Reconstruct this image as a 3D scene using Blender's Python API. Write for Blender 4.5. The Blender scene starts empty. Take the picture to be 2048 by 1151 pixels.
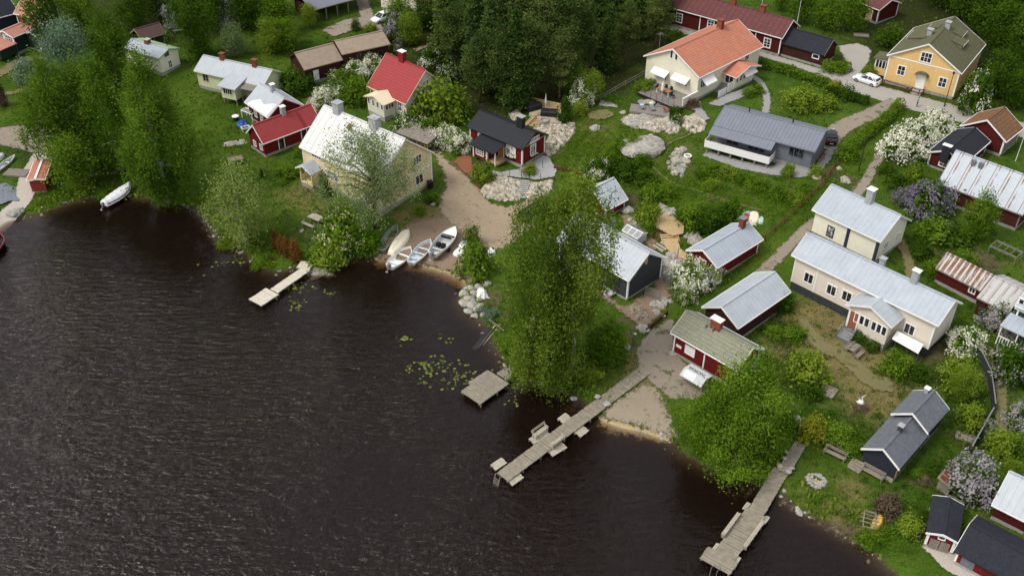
import bpy, bmesh, math, random
import numpy as np
from mathutils import Vector, Matrix, Euler, noise as mnoise
random.seed(7); RNG = np.random.default_rng(11)
SC = bpy.context.scene; COL = SC.collection
PI = math.pi
# ------------------------------------------------------------------ camera
F_, CX, CY = 2000.0, 1024.0, 575.5            # focal length and centre, in pixels of a 2048 wide picture
TH, RO, CH = math.radians(37.0), math.radians(0.3), 71.0   # pitch below horizon, roll, height over the lake
_U0 = np.array([0, math.sin(TH), math.cos(TH)]); FW = np.array([0, math.cos(TH), -math.sin(TH)]); _R0 = np.array([1., 0, 0])
RT = math.cos(RO)*_R0 + math.sin(RO)*_U0; UP = -math.sin(RO)*_R0 + math.cos(RO)*_U0
C0 = np.array([0, 0, CH])
cd = bpy.data.cameras.new('camera'); cam = bpy.data.objects.new('camera', cd); COL.objects.link(cam)
cd.sensor_width = 36.0; cd.lens = 36.0*F_/2048.0; cd.clip_start = 0.5; cd.clip_end = 3000
cam.matrix_world = Matrix(((RT[0], UP[0], -FW[0], 0), (RT[1], UP[1], -FW[1], 0), (RT[2], UP[2], -FW[2], CH), (0, 0, 0, 1)))
SC.camera = cam
# ------------------------------------------------------------------ sky, sun, exposure (bright overcast)
SUN_EL, SUN_AZ = math.radians(54), math.radians(-112)     # azimuth from +y, clockwise: the veiled sun stands to the left, a little behind
w = bpy.data.worlds.new('World'); SC.world = w; w.use_nodes = True
nt = w.node_tree; nt.nodes.clear()
sky = nt.nodes.new('ShaderNodeTexSky'); sky.sky_type = 'NISHITA'; sky.sun_disc = False
sky.sun_elevation = SUN_EL; sky.sun_rotation = SUN_AZ; sky.dust_density = 4.0; sky.air_density = 1.0; sky.ozone_density = 0.6
hs = nt.nodes.new('ShaderNodeHueSaturation'); hs.inputs['Saturation'].default_value = 0.30
bg = nt.nodes.new('ShaderNodeBackground'); bg.inputs['Strength'].default_value = 0.13
wo = nt.nodes.new('ShaderNodeOutputWorld')
mw = nt.nodes.new('ShaderNodeMixRGB'); mw.inputs[0].default_value = 0.35; mw.inputs[2].default_value = (7.0, 7.2, 7.8, 1)   # even cloud cover over the clear sky
nt.links.new(sky.outputs[0], hs.inputs['Color']); nt.links.new(hs.outputs[0], mw.inputs[1]); nt.links.new(mw.outputs[0], bg.inputs[0]); nt.links.new(bg.outputs[0], wo.inputs[0])
sl = bpy.data.lights.new('sun', 'SUN'); sl.energy = 1.4; sl.angle = math.radians(18); sl.color = (1.0, 0.95, 0.86)
so = bpy.data.objects.new('sun', sl); COL.objects.link(so); so.location = (-60, 60, 120)
sd = Vector((math.sin(SUN_AZ)*math.cos(SUN_EL), math.cos(SUN_AZ)*math.cos(SUN_EL), math.sin(SUN_EL)))
so.rotation_euler = sd.to_track_quat('Z', 'Y').to_euler()
SC.view_settings.view_transform = 'Standard'; SC.view_settings.look = 'None'
SC.view_settings.exposure = 0.42; SC.view_settings.gamma = 1.0
SC.cycles.max_bounces = 6; SC.cycles.transparent_max_bounces = 12; SC.cycles.transmission_bounces = 4
# ------------------------------------------------------------------ the lie of the land
def ray(px, py): return FW + RT*(px-CX)/F_ - UP*(py-CY)/F_
def proj(P):
    v = np.asarray(P, float)-C0; z = v@FW
    return CX+F_*(v@RT)/z, CY-F_*(v@UP)/z
def atz(px, py, z=0.0):
    d = ray(px, py); return C0 + d*((z-CH)/d[2])
SHORE = [(-260,640),(-100,540),(-30,470),(10,440),(40,434),(75,430),(110,418),(140,406),(180,398),(225,392),(262,393),(300,399),(340,410),(385,414),(405,425),(420,440),(430,468),(450,485),(480,500),(505,520),(530,541),(560,545),(590,537),(625,532),(655,540),(690,521),(730,516),(770,517),(805,520),(850,531),(900,545),(930,562),(934,576),(920,586),(917,602),(930,622),(950,637),(972,655),(985,690),(1000,712),(1025,742),(1060,765),(1100,776),(1140,790),(1170,806),(1195,835),(1240,852),(1290,862),(1340,880),(1360,905),(1400,928),(1450,952),(1510,968),(1540,985),(1565,992),(1600,1022),(1640,1042),(1690,1067),(1720,1088),(1750,1112),(1780,1142),(1820,1180),(1900,1260),(2100,1500)]
SH = np.array([atz(*p)[:2] for p in SHORE])
POLY = np.vstack([SH, [[400, SH[-1, 1]-20], [400, 700], [-500, 700], [-500, SH[0, 1]]]])
def pdist(X, Y, P, closed):
    d = np.full(X.shape, 1e9); n = len(P)
    for i in range(n if closed else n-1):
        a, b = P[i], P[(i+1) % n]; e = b-a; q = e@e
        if q < 1e-9: continue
        t = np.clip(((X-a[0])*e[0]+(Y-a[1])*e[1])/q, 0, 1)
        d = np.minimum(d, np.hypot(X-a[0]-t*e[0], Y-a[1]-t*e[1]))
    return d
def inside(X, Y, P):
    ins = np.zeros(X.shape, bool)
    for i in range(len(P)):
        a, b = P[i], P[(i+1) % len(P)]
        if abs(b[1]-a[1]) < 1e-12: continue
        xi = (b[0]-a[0])*(Y-a[1])/(b[1]-a[1])+a[0]
        ins ^= ((a[1] > Y) != (b[1] > Y)) & (X < xi)
    return ins
def ss(a, b, x):
    t = np.clip((x-a)/(b-a), 0, 1); return t*t*(3-2*t)
def Hd(d): return np.where(d < 0, np.maximum(-2.5, d*0.36), 0.45*ss(-.2, 2.2, d)+0.75*ss(2, 14, d)+2.4*ss(12, 60, d)+1.5*ss(60, 140, d))
GX0, GX1, GY0, GY1, GS = -170.0, 170.0, 20.0, 360.0, 0.8
gx = np.arange(GX0, GX1+GS/2, GS); gy = np.arange(GY0, GY1+GS/2, GS)
GXX, GYY = np.meshgrid(gx, gy)
SDG = pdist(GXX, GYY, SH, False); SDG = np.where(inside(GXX, GYY, POLY), SDG, -SDG)
HG = Hd(SDG)
def bil(G, x, y):
    u = np.clip((np.asarray(x, float)-GX0)/GS, 0, len(gx)-1.001); v = np.clip((np.asarray(y, float)-GY0)/GS, 0, len(gy)-1.001)
    i = u.astype(int); j = v.astype(int); a = u-i; b = v-j
    return G[j, i]*(1-a)*(1-b)+G[j, i+1]*a*(1-b)+G[j+1, i]*(1-a)*b+G[j+1, i+1]*a*b
def H(x, y): return bil(HG, x, y)
def at(px, py, dz=0.0):
    z = 1.0
    for i in range(12):
        p = atz(px, py, z+dz); z = float(H(p[0], p[1]))
    return np.array([p[0], p[1], z])
# ------------------------------------------------------------------ object helpers
def tag(o, label=None, cat=None, group=None, kind=None):
    if label: o['label'] = label
    if cat: o['category'] = cat
    if group: o['group'] = group
    if kind: o['kind'] = kind
    return o
def thing(name, label, cat, loc=(0, 0, 0), rz=0.0, group=None):
    o = bpy.data.objects.new(name, None); COL.objects.link(o); o.empty_display_size = 0.2
    o.location = loc; o.rotation_euler = (0, 0, rz)
    return tag(o, label, cat, group)
def link(name, me, mat=None, parent=None):
    o = bpy.data.objects.new(name, me); COL.objects.link(o)
    if mat and not me.materials: me.materials.append(mat)
    if parent: o.parent = parent
    return o
class MB:
    """collects shapes and links them as ONE mesh object"""
    def __init__(s): s.v = []; s.f = []
    def add(s, vs, fs):
        n = len(s.v); s.v += [tuple(map(float, q)) for q in vs]; s.f += [tuple(i+n for i in f) for f in fs]; return s
    def box(s, c, size, rz=0.0, rx=0.0, ry=0.0):
        hx, hy, hz = size[0]/2, size[1]/2, size[2]/2
        m = Matrix.Translation(c) @ Euler((rx, ry, rz)).to_matrix().to_4x4()
        vs = [m @ Vector((a*hx, b*hy, d*hz)) for a in (-1, 1) for b in (-1, 1) for d in (-1, 1)]
        return s.add(vs, [(0, 1, 3, 2), (4, 6, 7, 5), (0, 4, 5, 1), (2, 3, 7, 6), (0, 2, 6, 4), (1, 5, 7, 3)])
    def bar(s, a, b, w, h=None, up=(0, 0, 1)):
        a = Vector(a); b = Vector(b); h = h or w; d = (b-a)
        if d.length < 1e-6: return s
        d.normalize(); u = Vector(up)
        if abs(d.dot(u)) > .98: u = Vector((1, 0, 0))
        r = d.cross(u).normalized(); u = r.cross(d)
        vs = [p + r*i*w/2 + u*j*h/2 for p in (a, b) for i in (-1, 1) for j in (-1, 1)]
        return s.add(vs, [(0, 1, 3, 2), (4, 6, 7, 5), (0, 4, 5, 1), (2, 3, 7, 6), (0, 2, 6, 4), (1, 5, 7, 3)])
    def tube(s, pts, rad, n=7, cap=True):
        pts = [Vector(p) for p in pts]; rad = rad if hasattr(rad, '__len__') else [rad]*len(pts)
        rings = []
        for i, p in enumerate(pts):
            d = (pts[min(i+1, len(pts)-1)]-pts[max(i-1, 0)]).normalized()
            u = Vector((0, 0, 1)) if abs(d.z) < .9 else Vector((1, 0, 0))
            a = d.cross(u).normalized(); b = d.cross(a)
            rings.append([p+(a*math.cos(2*PI*k/n)+b*math.sin(2*PI*k/n))*rad[i] for k in range(n)])
        vs = [q for r in rings for q in r]; fs = []
        for i in range(len(pts)-1):
            for k in range(n): fs.append((i*n+k, i*n+(k+1) % n, (i+1)*n+(k+1) % n, (i+1)*n+k))
        if cap: fs += [tuple(range(n))[::-1], tuple(range((len(pts)-1)*n, len(pts)*n))]
        return s.add(vs, fs)
    def prism(s, poly, x0, x1):
        """poly of (y,z) swept along x"""
        n = len(poly); vs = [(x0, y, z) for y, z in poly]+[(x1, y, z) for y, z in poly]
        return s.add(vs, [tuple(range(n)), tuple(range(2*n-1, n-1, -1))]+[(i, n+i, n+(i+1) % n, (i+1) % n) for i in range(n)])
    def slab(s, poly, z0, z1):
        n = len(poly); vs = [(p[0], p[1], z0) for p in poly]+[(p[0], p[1], z1) for p in poly]
        return s.add(vs, [tuple(range(n))[::-1], tuple(range(n, 2*n))]+[(i, (i+1) % n, n+(i+1) % n, n+i) for i in range(n)])
    def rock(s, c, r, seed=0, flat=.7):
        rr = random.Random(seed); t = (1+5**.5)/2
        V = [(-1, t, 0), (1, t, 0), (-1, -t, 0), (1, -t, 0), (0, -1, t), (0, 1, t), (0, -1, -t), (0, 1, -t), (t, 0, -1), (t, 0, 1), (-t, 0, -1), (-t, 0, 1)]
        Fc = [(0, 11, 5), (0, 5, 1), (0, 1, 7), (0, 7, 10), (0, 10, 11), (1, 5, 9), (5, 11, 4), (11, 10, 2), (10, 7, 6), (7, 1, 8), (3, 9, 4), (3, 4, 2), (3, 2, 6), (3, 6, 8), (3, 8, 9), (4, 9, 5), (2, 4, 11), (6, 2, 10), (8, 6, 7), (9, 8, 1)]
        sx, sy, sz = rr.uniform(.7, 1.25), rr.uniform(.7, 1.2), flat*rr.uniform(.8, 1.2); a = rr.uniform(0, 6.3)
        vs = []
        for x, y, z in V:
            k = r/1.9*rr.uniform(.75, 1.2); x, y, z = x*k*sx, y*k*sy, z*k*sz
            vs.append((c[0]+x*math.cos(a)-y*math.sin(a), c[1]+x*math.sin(a)+y*math.cos(a), c[2]+z))
        return s.add(vs, Fc)
    def mesh(s, name, smooth=False):
        me = bpy.data.meshes.new(name); me.from_pydata(s.v, [], s.f); me.validate(); me.update()
        b = bmesh.new(); b.from_mesh(me); bmesh.ops.recalc_face_normals(b, faces=b.faces); b.to_mesh(me); b.free()
        if smooth: me.polygons.foreach_set('use_smooth', [True]*len(me.polygons))
        return me
    def build(s, name, mat, parent=None, smooth=False): return link(name, s.mesh(name, smooth), mat, parent)
def npmesh(name, V, Fq, attrs=None):
    """fast mesh from numpy arrays; Fq is (n,3) or (n,4)"""
    me = bpy.data.meshes.new(name); k = Fq.shape[1]
    me.vertices.add(len(V)); me.vertices.foreach_set('co', np.asarray(V, np.float32).ravel())
    me.loops.add(Fq.size); me.loops.foreach_set('vertex_index', Fq.astype(np.int32).ravel())
    me.polygons.add(len(Fq)); me.polygons.foreach_set('loop_start', np.arange(0, Fq.size, k, dtype=np.int32))
    for n, a in (attrs or {}).items():
        at_ = me.attributes.new(n, 'FLOAT', 'POINT'); at_.data.foreach_set('value', np.asarray(a, np.float32).ravel())
    me.update(calc_edges=True); return me
def dup(o, loc=None, rz=None, label=None, group=None, scale=None):
    """a copy of a thing with copies of its parts and sub-parts"""
    r = o.copy(); COL.objects.link(r)
    if loc is not None: r.location = loc
    if rz is not None: r.rotation_euler = (0, 0, rz)
    if scale is not None: r.scale = scale
    if label: r['label'] = label
    if group: r['group'] = group
    for ch in o.children:
        c = ch.copy(); COL.objects.link(c); c.parent = r
        for g in ch.children:
            d = g.copy(); COL.objects.link(d); d.parent = c
    return r
# ------------------------------------------------------------------ materials
def newmat(name):
    m = bpy.data.materials.new(name); m.use_nodes = True; t = m.node_tree; t.nodes.clear()
    o = t.nodes.new('ShaderNodeOutputMaterial'); return m, t, o
class N:
    """tiny node-graph helper"""
    def __init__(s, t): s.t = t
    def n(s, ty, **kw):
        x = s.t.nodes.new('ShaderNode'+ty)
        for k, v in kw.items(): setattr(x, k, v)
        return x
    def set(s, sock, v):
        if isinstance(v, bpy.types.NodeSocket): s.t.links.new(v, sock)
        elif isinstance(v, (tuple, list)) and len(v) == 3 and sock.type == 'RGBA': sock.default_value = (*v, 1)
        else: sock.default_value = v
    def math(s, op, a, b=0.0, c=0.0, clamp=False):
        x = s.n('Math', operation=op); x.use_clamp = clamp
        for i, q in enumerate((a, b, c)): s.set(x.inputs[i], q)
        return x.outputs[0]
    def mix(s, f, a, b, blend='MIX'):
        x = s.n('MixRGB', blend_type=blend); s.set(x.inputs[0], f); s.set(x.inputs[1], a); s.set(x.inputs[2], b); return x.outputs[0]
    def noise(s, vec, scale, detail=3.0, rough=.55, dist=0.0):
        x = s.n('TexNoise'); s.set(x.inputs['Vector'], vec); x.inputs['Scale'].default_value = scale; x.inputs['Detail'].default_value = detail
        x.inputs['Roughness'].default_value = rough; x.inputs['Distortion'].default_value = dist; return x.outputs['Fac']
    def obj(s): return s.n('TexCoord').outputs['Object']
    def pos(s): return s.n('NewGeometry').outputs['Position']
    def sep(s, v):
        x = s.n('SeparateXYZ'); s.set(x.inputs[0], v); return x.outputs
    def scale(s, v, sc, rot=(0, 0, 0)):
        x = s.n('Mapping'); s.set(x.inputs[0], v); x.inputs['Scale'].default_value = sc; x.inputs['Rotation'].default_value = rot; return x.outputs[0]
    def step(s, x, a, b):
        r = s.n('MapRange'); r.interpolation_type = 'SMOOTHSTEP'; s.set(r.inputs['Value'], x); r.inputs['From Min'].default_value = a; r.inputs['From Max'].default_value = b; return r.outputs[0]
    def attr(s, name): return s.n('Attribute', attribute_name=name).outputs['Fac']
    def bump(s, h, strength, dist=.05):
        b = s.n('Bump'); b.inputs['Strength'].default_value = strength; b.inputs['Distance'].default_value = dist; s.set(b.inputs['Height'], h); return b.outputs[0]
    def pbsdf(s, col, rough=.7, spec=.3, metal=0.0, normal=None):
        p = s.n('BsdfPrincipled'); s.set(p.inputs['Base Color'], col); s.set(p.inputs['Roughness'], rough); p.inputs['Specular IOR Level'].default_value = spec; p.inputs['Metallic'].default_value = metal
        if normal is not None: s.set(p.inputs['Normal'], normal)
        return p.outputs[0]
    def line(s, x, period, width):
        """1 on thin lines at every multiple of period"""
        f = s.math('FRACT', s.math('DIVIDE', x, period)); return s.math('LESS_THAN', f, width/period)
def hexc(c, k): return tuple(max(0, q*k) for q in c)
def M(name, col, rough=.75, spec=.25, var=.22, ns=2.5, boards=None, seam=None, tile=None, dirt=None, dirt_amt=.35, rust=None, metal=0.0, bump=.25, streak=0.0):
    """painted / roofed / timber surface: boards=('v'|'h', width), seam=(width,) along the slope, tile=(w,h), rust=('stripe'|'panel', period)"""
    m, t, o = newmat(name); g = N(t); ob = g.obj(); X, Y, Z = g.sep(ob)
    nz = g.noise(ob, ns, 4, .6); n2 = g.noise(ob, ns*9, 2, .6)
    k = g.math('ADD', g.math('MULTIPLY', nz, .7), g.math('MULTIPLY', n2, .3))
    c = g.mix(g.step(k, .3, .7), hexc(col, 1-var), hexc(col, 1+var*.6))
    if dirt is not None:
        c = g.mix(g.math('MULTIPLY', g.step(g.noise(g.scale(ob, (1, 1, .35)), ns*.9, 5, .7), .48, .75), dirt_amt), c, dirt)
    h = n2
    if streak:
        c = g.mix(g.math('MULTIPLY', g.step(g.noise(g.scale(ob, (6, .5, .5)), 1.0, 4, .7), .5, .72), streak), c, hexc(col, .55))
    if boards:
        ax, wd = boards; u = g.math('ADD', X, Y) if ax == 'v' else Z
        ln = g.line(u, wd, wd*.12)
        tone = g.n('TexWhiteNoise', noise_dimensions='1D'); g.set(tone.inputs['W'], g.math('FLOOR', g.math('DIVIDE', u, wd)))
        c = g.mix(g.math('MULTIPLY', tone.outputs['Value'], .28), c, hexc(col, .72)); c = g.mix(g.math('MULTIPLY', ln, .6), c, hexc(col, .35)); h = g.math('SUBTRACT', g.math('MULTIPLY', n2, .3), ln)
    if seam:
        ln = g.line(X, seam[0], .07); c = g.mix(g.math('MULTIPLY', ln, .3), c, hexc(col, .5)); h = g.math('ADD', g.math('MULTIPLY', n2, .1), ln)
    if tile:
        lx = g.line(X, tile[0], tile[0]*.16); ly = g.line(Y, tile[1], tile[1]*.2); l2 = g.math('MAXIMUM', lx, ly)
        wn = g.n('TexWhiteNoise', noise_dimensions='2D'); cb = g.n('CombineXYZ'); g.set(cb.inputs[0], g.math('FLOOR', g.math('DIVIDE', X, tile[0]))); g.set(cb.inputs[1], g.math('FLOOR', g.math('DIVIDE', Y, tile[1]))); g.set(wn.inputs['Vector'], cb.outputs[0])
        c = g.mix(g.math('MULTIPLY', wn.outputs['Value'], .3), c, hexc(col, .62)); c = g.mix(g.math('MULTIPLY', l2, .55), c, hexc(col, .4)); h = g.math('SUBTRACT', g.math('MULTIPLY', n2, .2), l2)
    if rust:
        kind, per = rust; rc = g.mix(g.noise(ob, 3, 4, .7), (.10, .035, .015), (.26, .11, .05))
        f = g.math('FRACT', g.math('DIVIDE', X, per)); sn = g.noise(g.scale(ob, (2.2, .45, .6)), 1.3, 5, .75)
        if kind == 'stripe': band = g.math('MAXIMUM', g.math('LESS_THAN', f, .05), g.math('MULTIPLY', g.math('MULTIPLY', g.math('GREATER_THAN', f, .2), g.math('LESS_THAN', f, .31)), g.step(sn, .4, .56)))
        else: band = g.math('MULTIPLY', g.math('GREATER_THAN', f, .36), g.step(sn, .3, .55))
        c = g.mix(band, c, rc)
    g.set(o.inputs[0], g.pbsdf(c, rough, spec, metal, g.bump(h, bump, .03))); return m
RED = (.150, .014, .014)
m_red = M('falun_red_board', RED, .85, .1, boards=('v', .16), var=.2); m_red2 = M('dark_red_board', (.085, .014, .012), .85, .1, boards=('v', .18))
m_redlog = M('red_log', (.082, .022, .017), .9, .1, boards=('h', .2), dirt=(.09, .06, .05))
m_brown = M('weathered_brown_board', (.052, .019, .014), .9, .1, boards=('v', .18), dirt=(.10, .07, .05))
m_greyw = M('weathered_grey_board', (.24, .21, .18), .9, .1, boards=('v', .15), dirt=(.12, .10, .08))
m_cream = M('cream_board', (.75, .665, .555), .7, .2, boards=('h', .16), var=.05); m_pale = M('pale_render', (.80, .765, .62), .8, .15, var=.06, dirt=(.6, .56, .44), dirt_amt=.25)
m_yel = M('yellow_board', (.78, .63, .37), .75, .15, boards=('h', .2), var=.06, dirt=(.6, .5, .3), dirt_amt=.2); m_ochre = M('ochre_board', (.77, .515, .215), .75, .15, boards=('v', .16), var=.1)
m_green = M('dark_green_board', (.018, .045, .030), .8, .15, boards=('v', .16)); m_palegreen = M('pale_green_board', (.63, .66, .44), .8, .15, boards=('v', .2), var=.06)
m_off = M('offwhite_board', (.70, .68, .56), .75, .15, boards=('v', .18), var=.06); m_butter = M('butter_board', (.80, .76, .60), .75, .15, boards=('h', .18), var=.05)
m_greyboard = M('grey_board', (.16, .175, .20), .8, .15, boards=('v', .14)); m_dkgrey = M('charcoal_board', (.047, .052, .058), .85, .15, boards=('v', .2)); m_navy = M('blueblack_board', (.028, .030, .042), .85, .15, boards=('v', .14))
m_white = M('white_paint', (.80, .79, .76), .6, .25, var=.05, bump=.05); m_black = M('black_paint', (.018, .018, .02), .6, .3); m_bluetrim = M('blue_grey_trim', (.035, .04, .065), .7, .2)
m_tin = M('galvanised_sheet', (.365, .405, .45), .5, .35, var=.1, ns=.7, seam=(.6,), dirt=(.25, .26, .265), dirt_amt=.45, streak=.15); m_tinw = M('pale_sheet', (.41, .445, .475), .5, .35, var=.09, ns=.7, seam=(.6,), dirt=(.30, .305, .30), dirt_amt=.4, streak=.12)
m_whiteroof = M('white_sheet', (.62, .62, .595), .55, .3, var=.06, ns=1., seam=(1.1,), dirt=(.55, .54, .5), dirt_amt=.3, streak=.1); m_redtin = M('red_sheet', (.30, .040, .040), .55, .3, var=.12, ns=1.2, seam=(.5,), dirt=(.28, .06, .055))
m_redtile = M('red_tile', (.33, .034, .036), .6, .3, var=.12, tile=(.28, .33)); m_orange = M('orange_tile', (.54, .205, .125), .75, .2, var=.14, ns=1., tile=(.3, .36), dirt=(.42, .30, .24), dirt_amt=.5, streak=.3)
m_maroon = M('maroon_felt', (.150, .058, .056), .85, .15, var=.2, tile=(.9, .35)); m_blackfelt = M('black_felt', (.026, .028, .036), .9, .15, var=.25, ns=3); m_blacktile = M('black_ribbed_sheet', (.020, .022, .027), .6, .25, var=.15, tile=(.22, .42), bump=.5)
m_greyroof = M('grey_blue_sheet', (.175, .19, .225), .5, .35, var=.1, seam=(.5,), ns=1.2); m_dkfelt = M('slate_felt', (.125, .135, .15), .8, .2, var=.2, ns=2.5, dirt=(.22, .23, .24)); m_moss = M('mossy_tile', (.27, .27, .195), .8, .2, var=.16, tile=(.3, .34), dirt=(.18, .19, .09))
m_mosstile2 = M('lichen_tile', (.125, .128, .07), .85, .15, var=.25, tile=(.28, .34), dirt=(.24, .15, .10), dirt_amt=.5); m_brownroof = M('faded_brown_felt', (.31, .245, .185), .9, .1, var=.16, ns=1.6, dirt=(.2, .16, .12), streak=.15); m_dkbrownroof = M('dark_brown_felt', (.095, .06, .052), .9, .1, var=.2)
m_rustbrown = M('brown_shingle', (.215, .115, .062), .9, .1, var=.3, tile=(.5, .45), dirt=(.13, .12, .08)); m_greenroof = M('green_sheet', (.33, .46, .27), .6, .3, var=.12, seam=(.6,))
m_ruststripe = M('rust_streaked_sheet', (.41, .45, .49), .5, .3, var=.08, ns=1.2, rust=('stripe', 1.55)); m_rustpanel = M('rusty_panel_sheet', (.46, .46, .45), .6, .25, var=.1, rust=('panel', .62)); m_ruststripe2 = M('rust_lined_sheet', (.44, .44, .43), .6, .25, var=.1, rust=('stripe', .8))
m_salmon = M('salmon_tile', (.50, .235, .17), .75, .2, var=.1, tile=(.3, .36)); m_ivory = M('ivory_roof_sheet', (.70, .60, .42), .7, .2, var=.08, seam=(.45,))
m_brick = M('brick', (.27, .085, .05), .9, .1, var=.3, tile=(.26, .16)); m_redbrick = M('red_painted_brick', (.23, .018, .022), .8, .15); m_plaster = M('grey_plaster', (.36, .37, .37), .9, .1, var=.2, dirt=(.2, .19, .18)); m_rustplaster = M('rusty_sheet_casing', (.40, .40, .40), .7, .2, dirt=(.22, .11, .06), dirt_amt=.7)
m_stone = M('granite', (.36, .335, .30), .9, .15, var=.35, ns=3.5, dirt=(.22, .20, .16)); m_stonew = M('pale_cobble', (.46, .41, .33), .9, .15, var=.6, ns=1.6, dirt=(.16, .12, .08), dirt_amt=.7); m_rockgrey = M('lichen_bedrock', (.36, .34, .30), .95, .1, var=.4, ns=1.6, dirt=(.13, .14, .08), dirt_amt=.85); m_concrete = M('concrete', (.33, .32, .30), .9, .15, var=.15)
m_dock = M('grey_deck_plank', (.275, .24, .185), .85, .15, var=.25, ns=1.8, dirt=(.22, .21, .15), dirt_amt=.5); m_docky = M('pale_deck_plank', (.44, .395, .31), .8, .15, var=.2, ns=1.8, dirt=(.26, .24, .18)); m_dockw = M('whitish_deck_plank', (.58, .53, .43), .8, .15, var=.12, ns=1.8); m_deckgrey = M('terrace_plank', (.25, .225, .205), .85, .15, boards=('v', .14), var=.15); m_newwood = M('new_timber', (.52, .37, .20), .8, .15, var=.18, ns=2.5, boards=('v', .15), dirt=(.36, .24, .12)); m_oldwood = M('old_timber', (.26, .22, .17), .9, .1, var=.3)
m_teak = M('teak', (.40, .19, .09), .6, .25, var=.15, boards=('v', .12)); m_orangewood = M('orange_door_wood', (.62, .29, .035), .6, .25, var=.1, boards=('v', .14)); m_brownDoor = M('brown_door_wood', (.28, .10, .05), .6, .25, var=.12)
m_bark = M('grey_bark', (.15, .125, .10), .95, .05, var=.4, ns=4); m_pinebark = M('pine_bark', (.17, .10, .065), .95, .05, var=.35, ns=3); m_birchbark = M('birch_bark', (.62, .60, .55), .85, .1, var=.25, ns=3, dirt=(.08, .07, .06), dirt_amt=.8)
m_metal = M('grey_metal', (.30, .31, .32), .4, .5, var=.1, metal=.6); m_fabricw = M('white_canvas', (.82, .81, .78), .9, .1, var=.05); m_tarp = M('black_cover', (.017, .017, .02), .55, .3); m_hullw = M('white_gelcoat', (.80, .80, .78), .35, .4, var=.06, dirt=(.6, .58, .5), dirt_amt=.2); m_hullcream = M('cream_gelcoat', (.76, .70, .53), .45, .35, var=.06); m_hullgrey = M('weathered_green_hull', (.22, .25, .215), .8, .2, var=.2, dirt=(.14, .14, .10)); m_hullin = M('grey_boat_floor', (.52, .53, .53), .7, .2, var=.1); m_hullblue = M('pale_blue_hull', (.34, .55, .60), .5, .35); m_mint = M('mint_hull', (.46, .68, .58), .5, .35); m_redpl = M('red_plastic', (.55, .05, .03), .5, .4); m_blue = M('blue_plastic', (.02, .09, .42), .5, .4); m_yelpl = M('yellow_plastic', (.75, .47, .09), .4, .4, var=.06); m_rubber = M('rubber', (.015, .015, .016), .8, .2); m_kayakwhite = M('covered_boat_canvas', (.74, .76, .77), .85, .15, var=.06)
m_carw = M('white_car_paint', (.76, .77, .80), .25, .5, var=.02, bump=0); m_carb = M('black_car_paint', (.012, .012, .015), .2, .5, var=.05, bump=0)
def glass(name, col, rough=.06):
    m, t, o = newmat(name); g = N(t); ob = g.obj()
    c = g.mix(g.step(g.noise(ob, 2.2, 3), .45, .62), col, hexc(col, 4.5)); g.set(o.inputs[0], g.pbsdf(c, rough, .5)); return m
m_glass = glass('window_glass', (.012, .012, .014)); m_curtain = glass('curtained_glass', (.16, .155, .14), .1); m_light = M('lamp_glass', (.7, .7, .66), .2, .5); m_taillight = M('tail_light', (.45, .01, .01), .2, .5)
def leafmat(name, dark, light, trans=.28):
    m, t, o = newmat(name); g = N(t); oi = g.n('ObjectInfo')
    f = g.math('ADD', g.attr('tint'), g.math('MULTIPLY', g.math('SUBTRACT', oi.outputs['Random'], .5), .5), clamp=True)
    c = g.mix(f, dark, light)
    d = g.n('BsdfDiffuse'); g.set(d.inputs[0], c); d.inputs['Roughness'].default_value = .4
    tr = g.n('BsdfTranslucent'); g.set(tr.inputs[0], g.mix(.5, c, hexc(light, 1.2)))
    x = g.n('MixShader'); x.inputs[0].default_value = trans; t.links.new(d.outputs[0], x.inputs[1]); t.links.new(tr.outputs[0], x.inputs[2]); t.links.new(x.outputs[0], o.inputs[0]); return m
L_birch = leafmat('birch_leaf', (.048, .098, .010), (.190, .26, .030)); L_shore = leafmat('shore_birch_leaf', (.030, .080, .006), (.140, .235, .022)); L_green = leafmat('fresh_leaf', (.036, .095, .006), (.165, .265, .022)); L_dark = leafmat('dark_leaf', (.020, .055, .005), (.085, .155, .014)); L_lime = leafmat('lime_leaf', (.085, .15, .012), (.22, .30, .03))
L_willow = leafmat('willow_leaf', (.125, .18, .06), (.31, .385, .165)); L_silver = leafmat('silver_leaf', (.10, .17, .10), (.24, .32, .21)); L_spruce = leafmat('spruce_needle', (.020, .050, .010), (.100, .142, .030), .08); L_pine = leafmat('pine_needle', (.024, .052, .011), (.11, .142, .036), .08)
L_lilac = leafmat('lilac_bloom', (.15, .125, .18), (.35, .31, .38)); L_lilacw = leafmat('pale_lilac_bloom', (.25, .23, .25), (.49, .455, .45)); L_white = leafmat('white_bloom', (.66, .66, .50), (.88, .87, .73)); L_cream = leafmat('cream_bloom', (.50, .52, .26), (.80, .78, .46)); L_rust = leafmat('browned_thuja', (.10, .05, .012), (.22, .11, .03)); L_grass = leafmat('grass_blade', (.045, .085, .008), (.15, .19, .03)); L_dry = leafmat('dry_twig', (.12, .09, .055), (.30, .24, .15)); L_pinkish = leafmat('copper_leaf', (.07, .05, .035), (.17, .12, .08)); L_yellow = leafmat('yellow_leaf', (.16, .18, .012), (.36, .36, .035)); L_lily = leafmat('lily_pad_leaf', (.06, .10, .02), (.22, .24, .06), .05)
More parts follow.
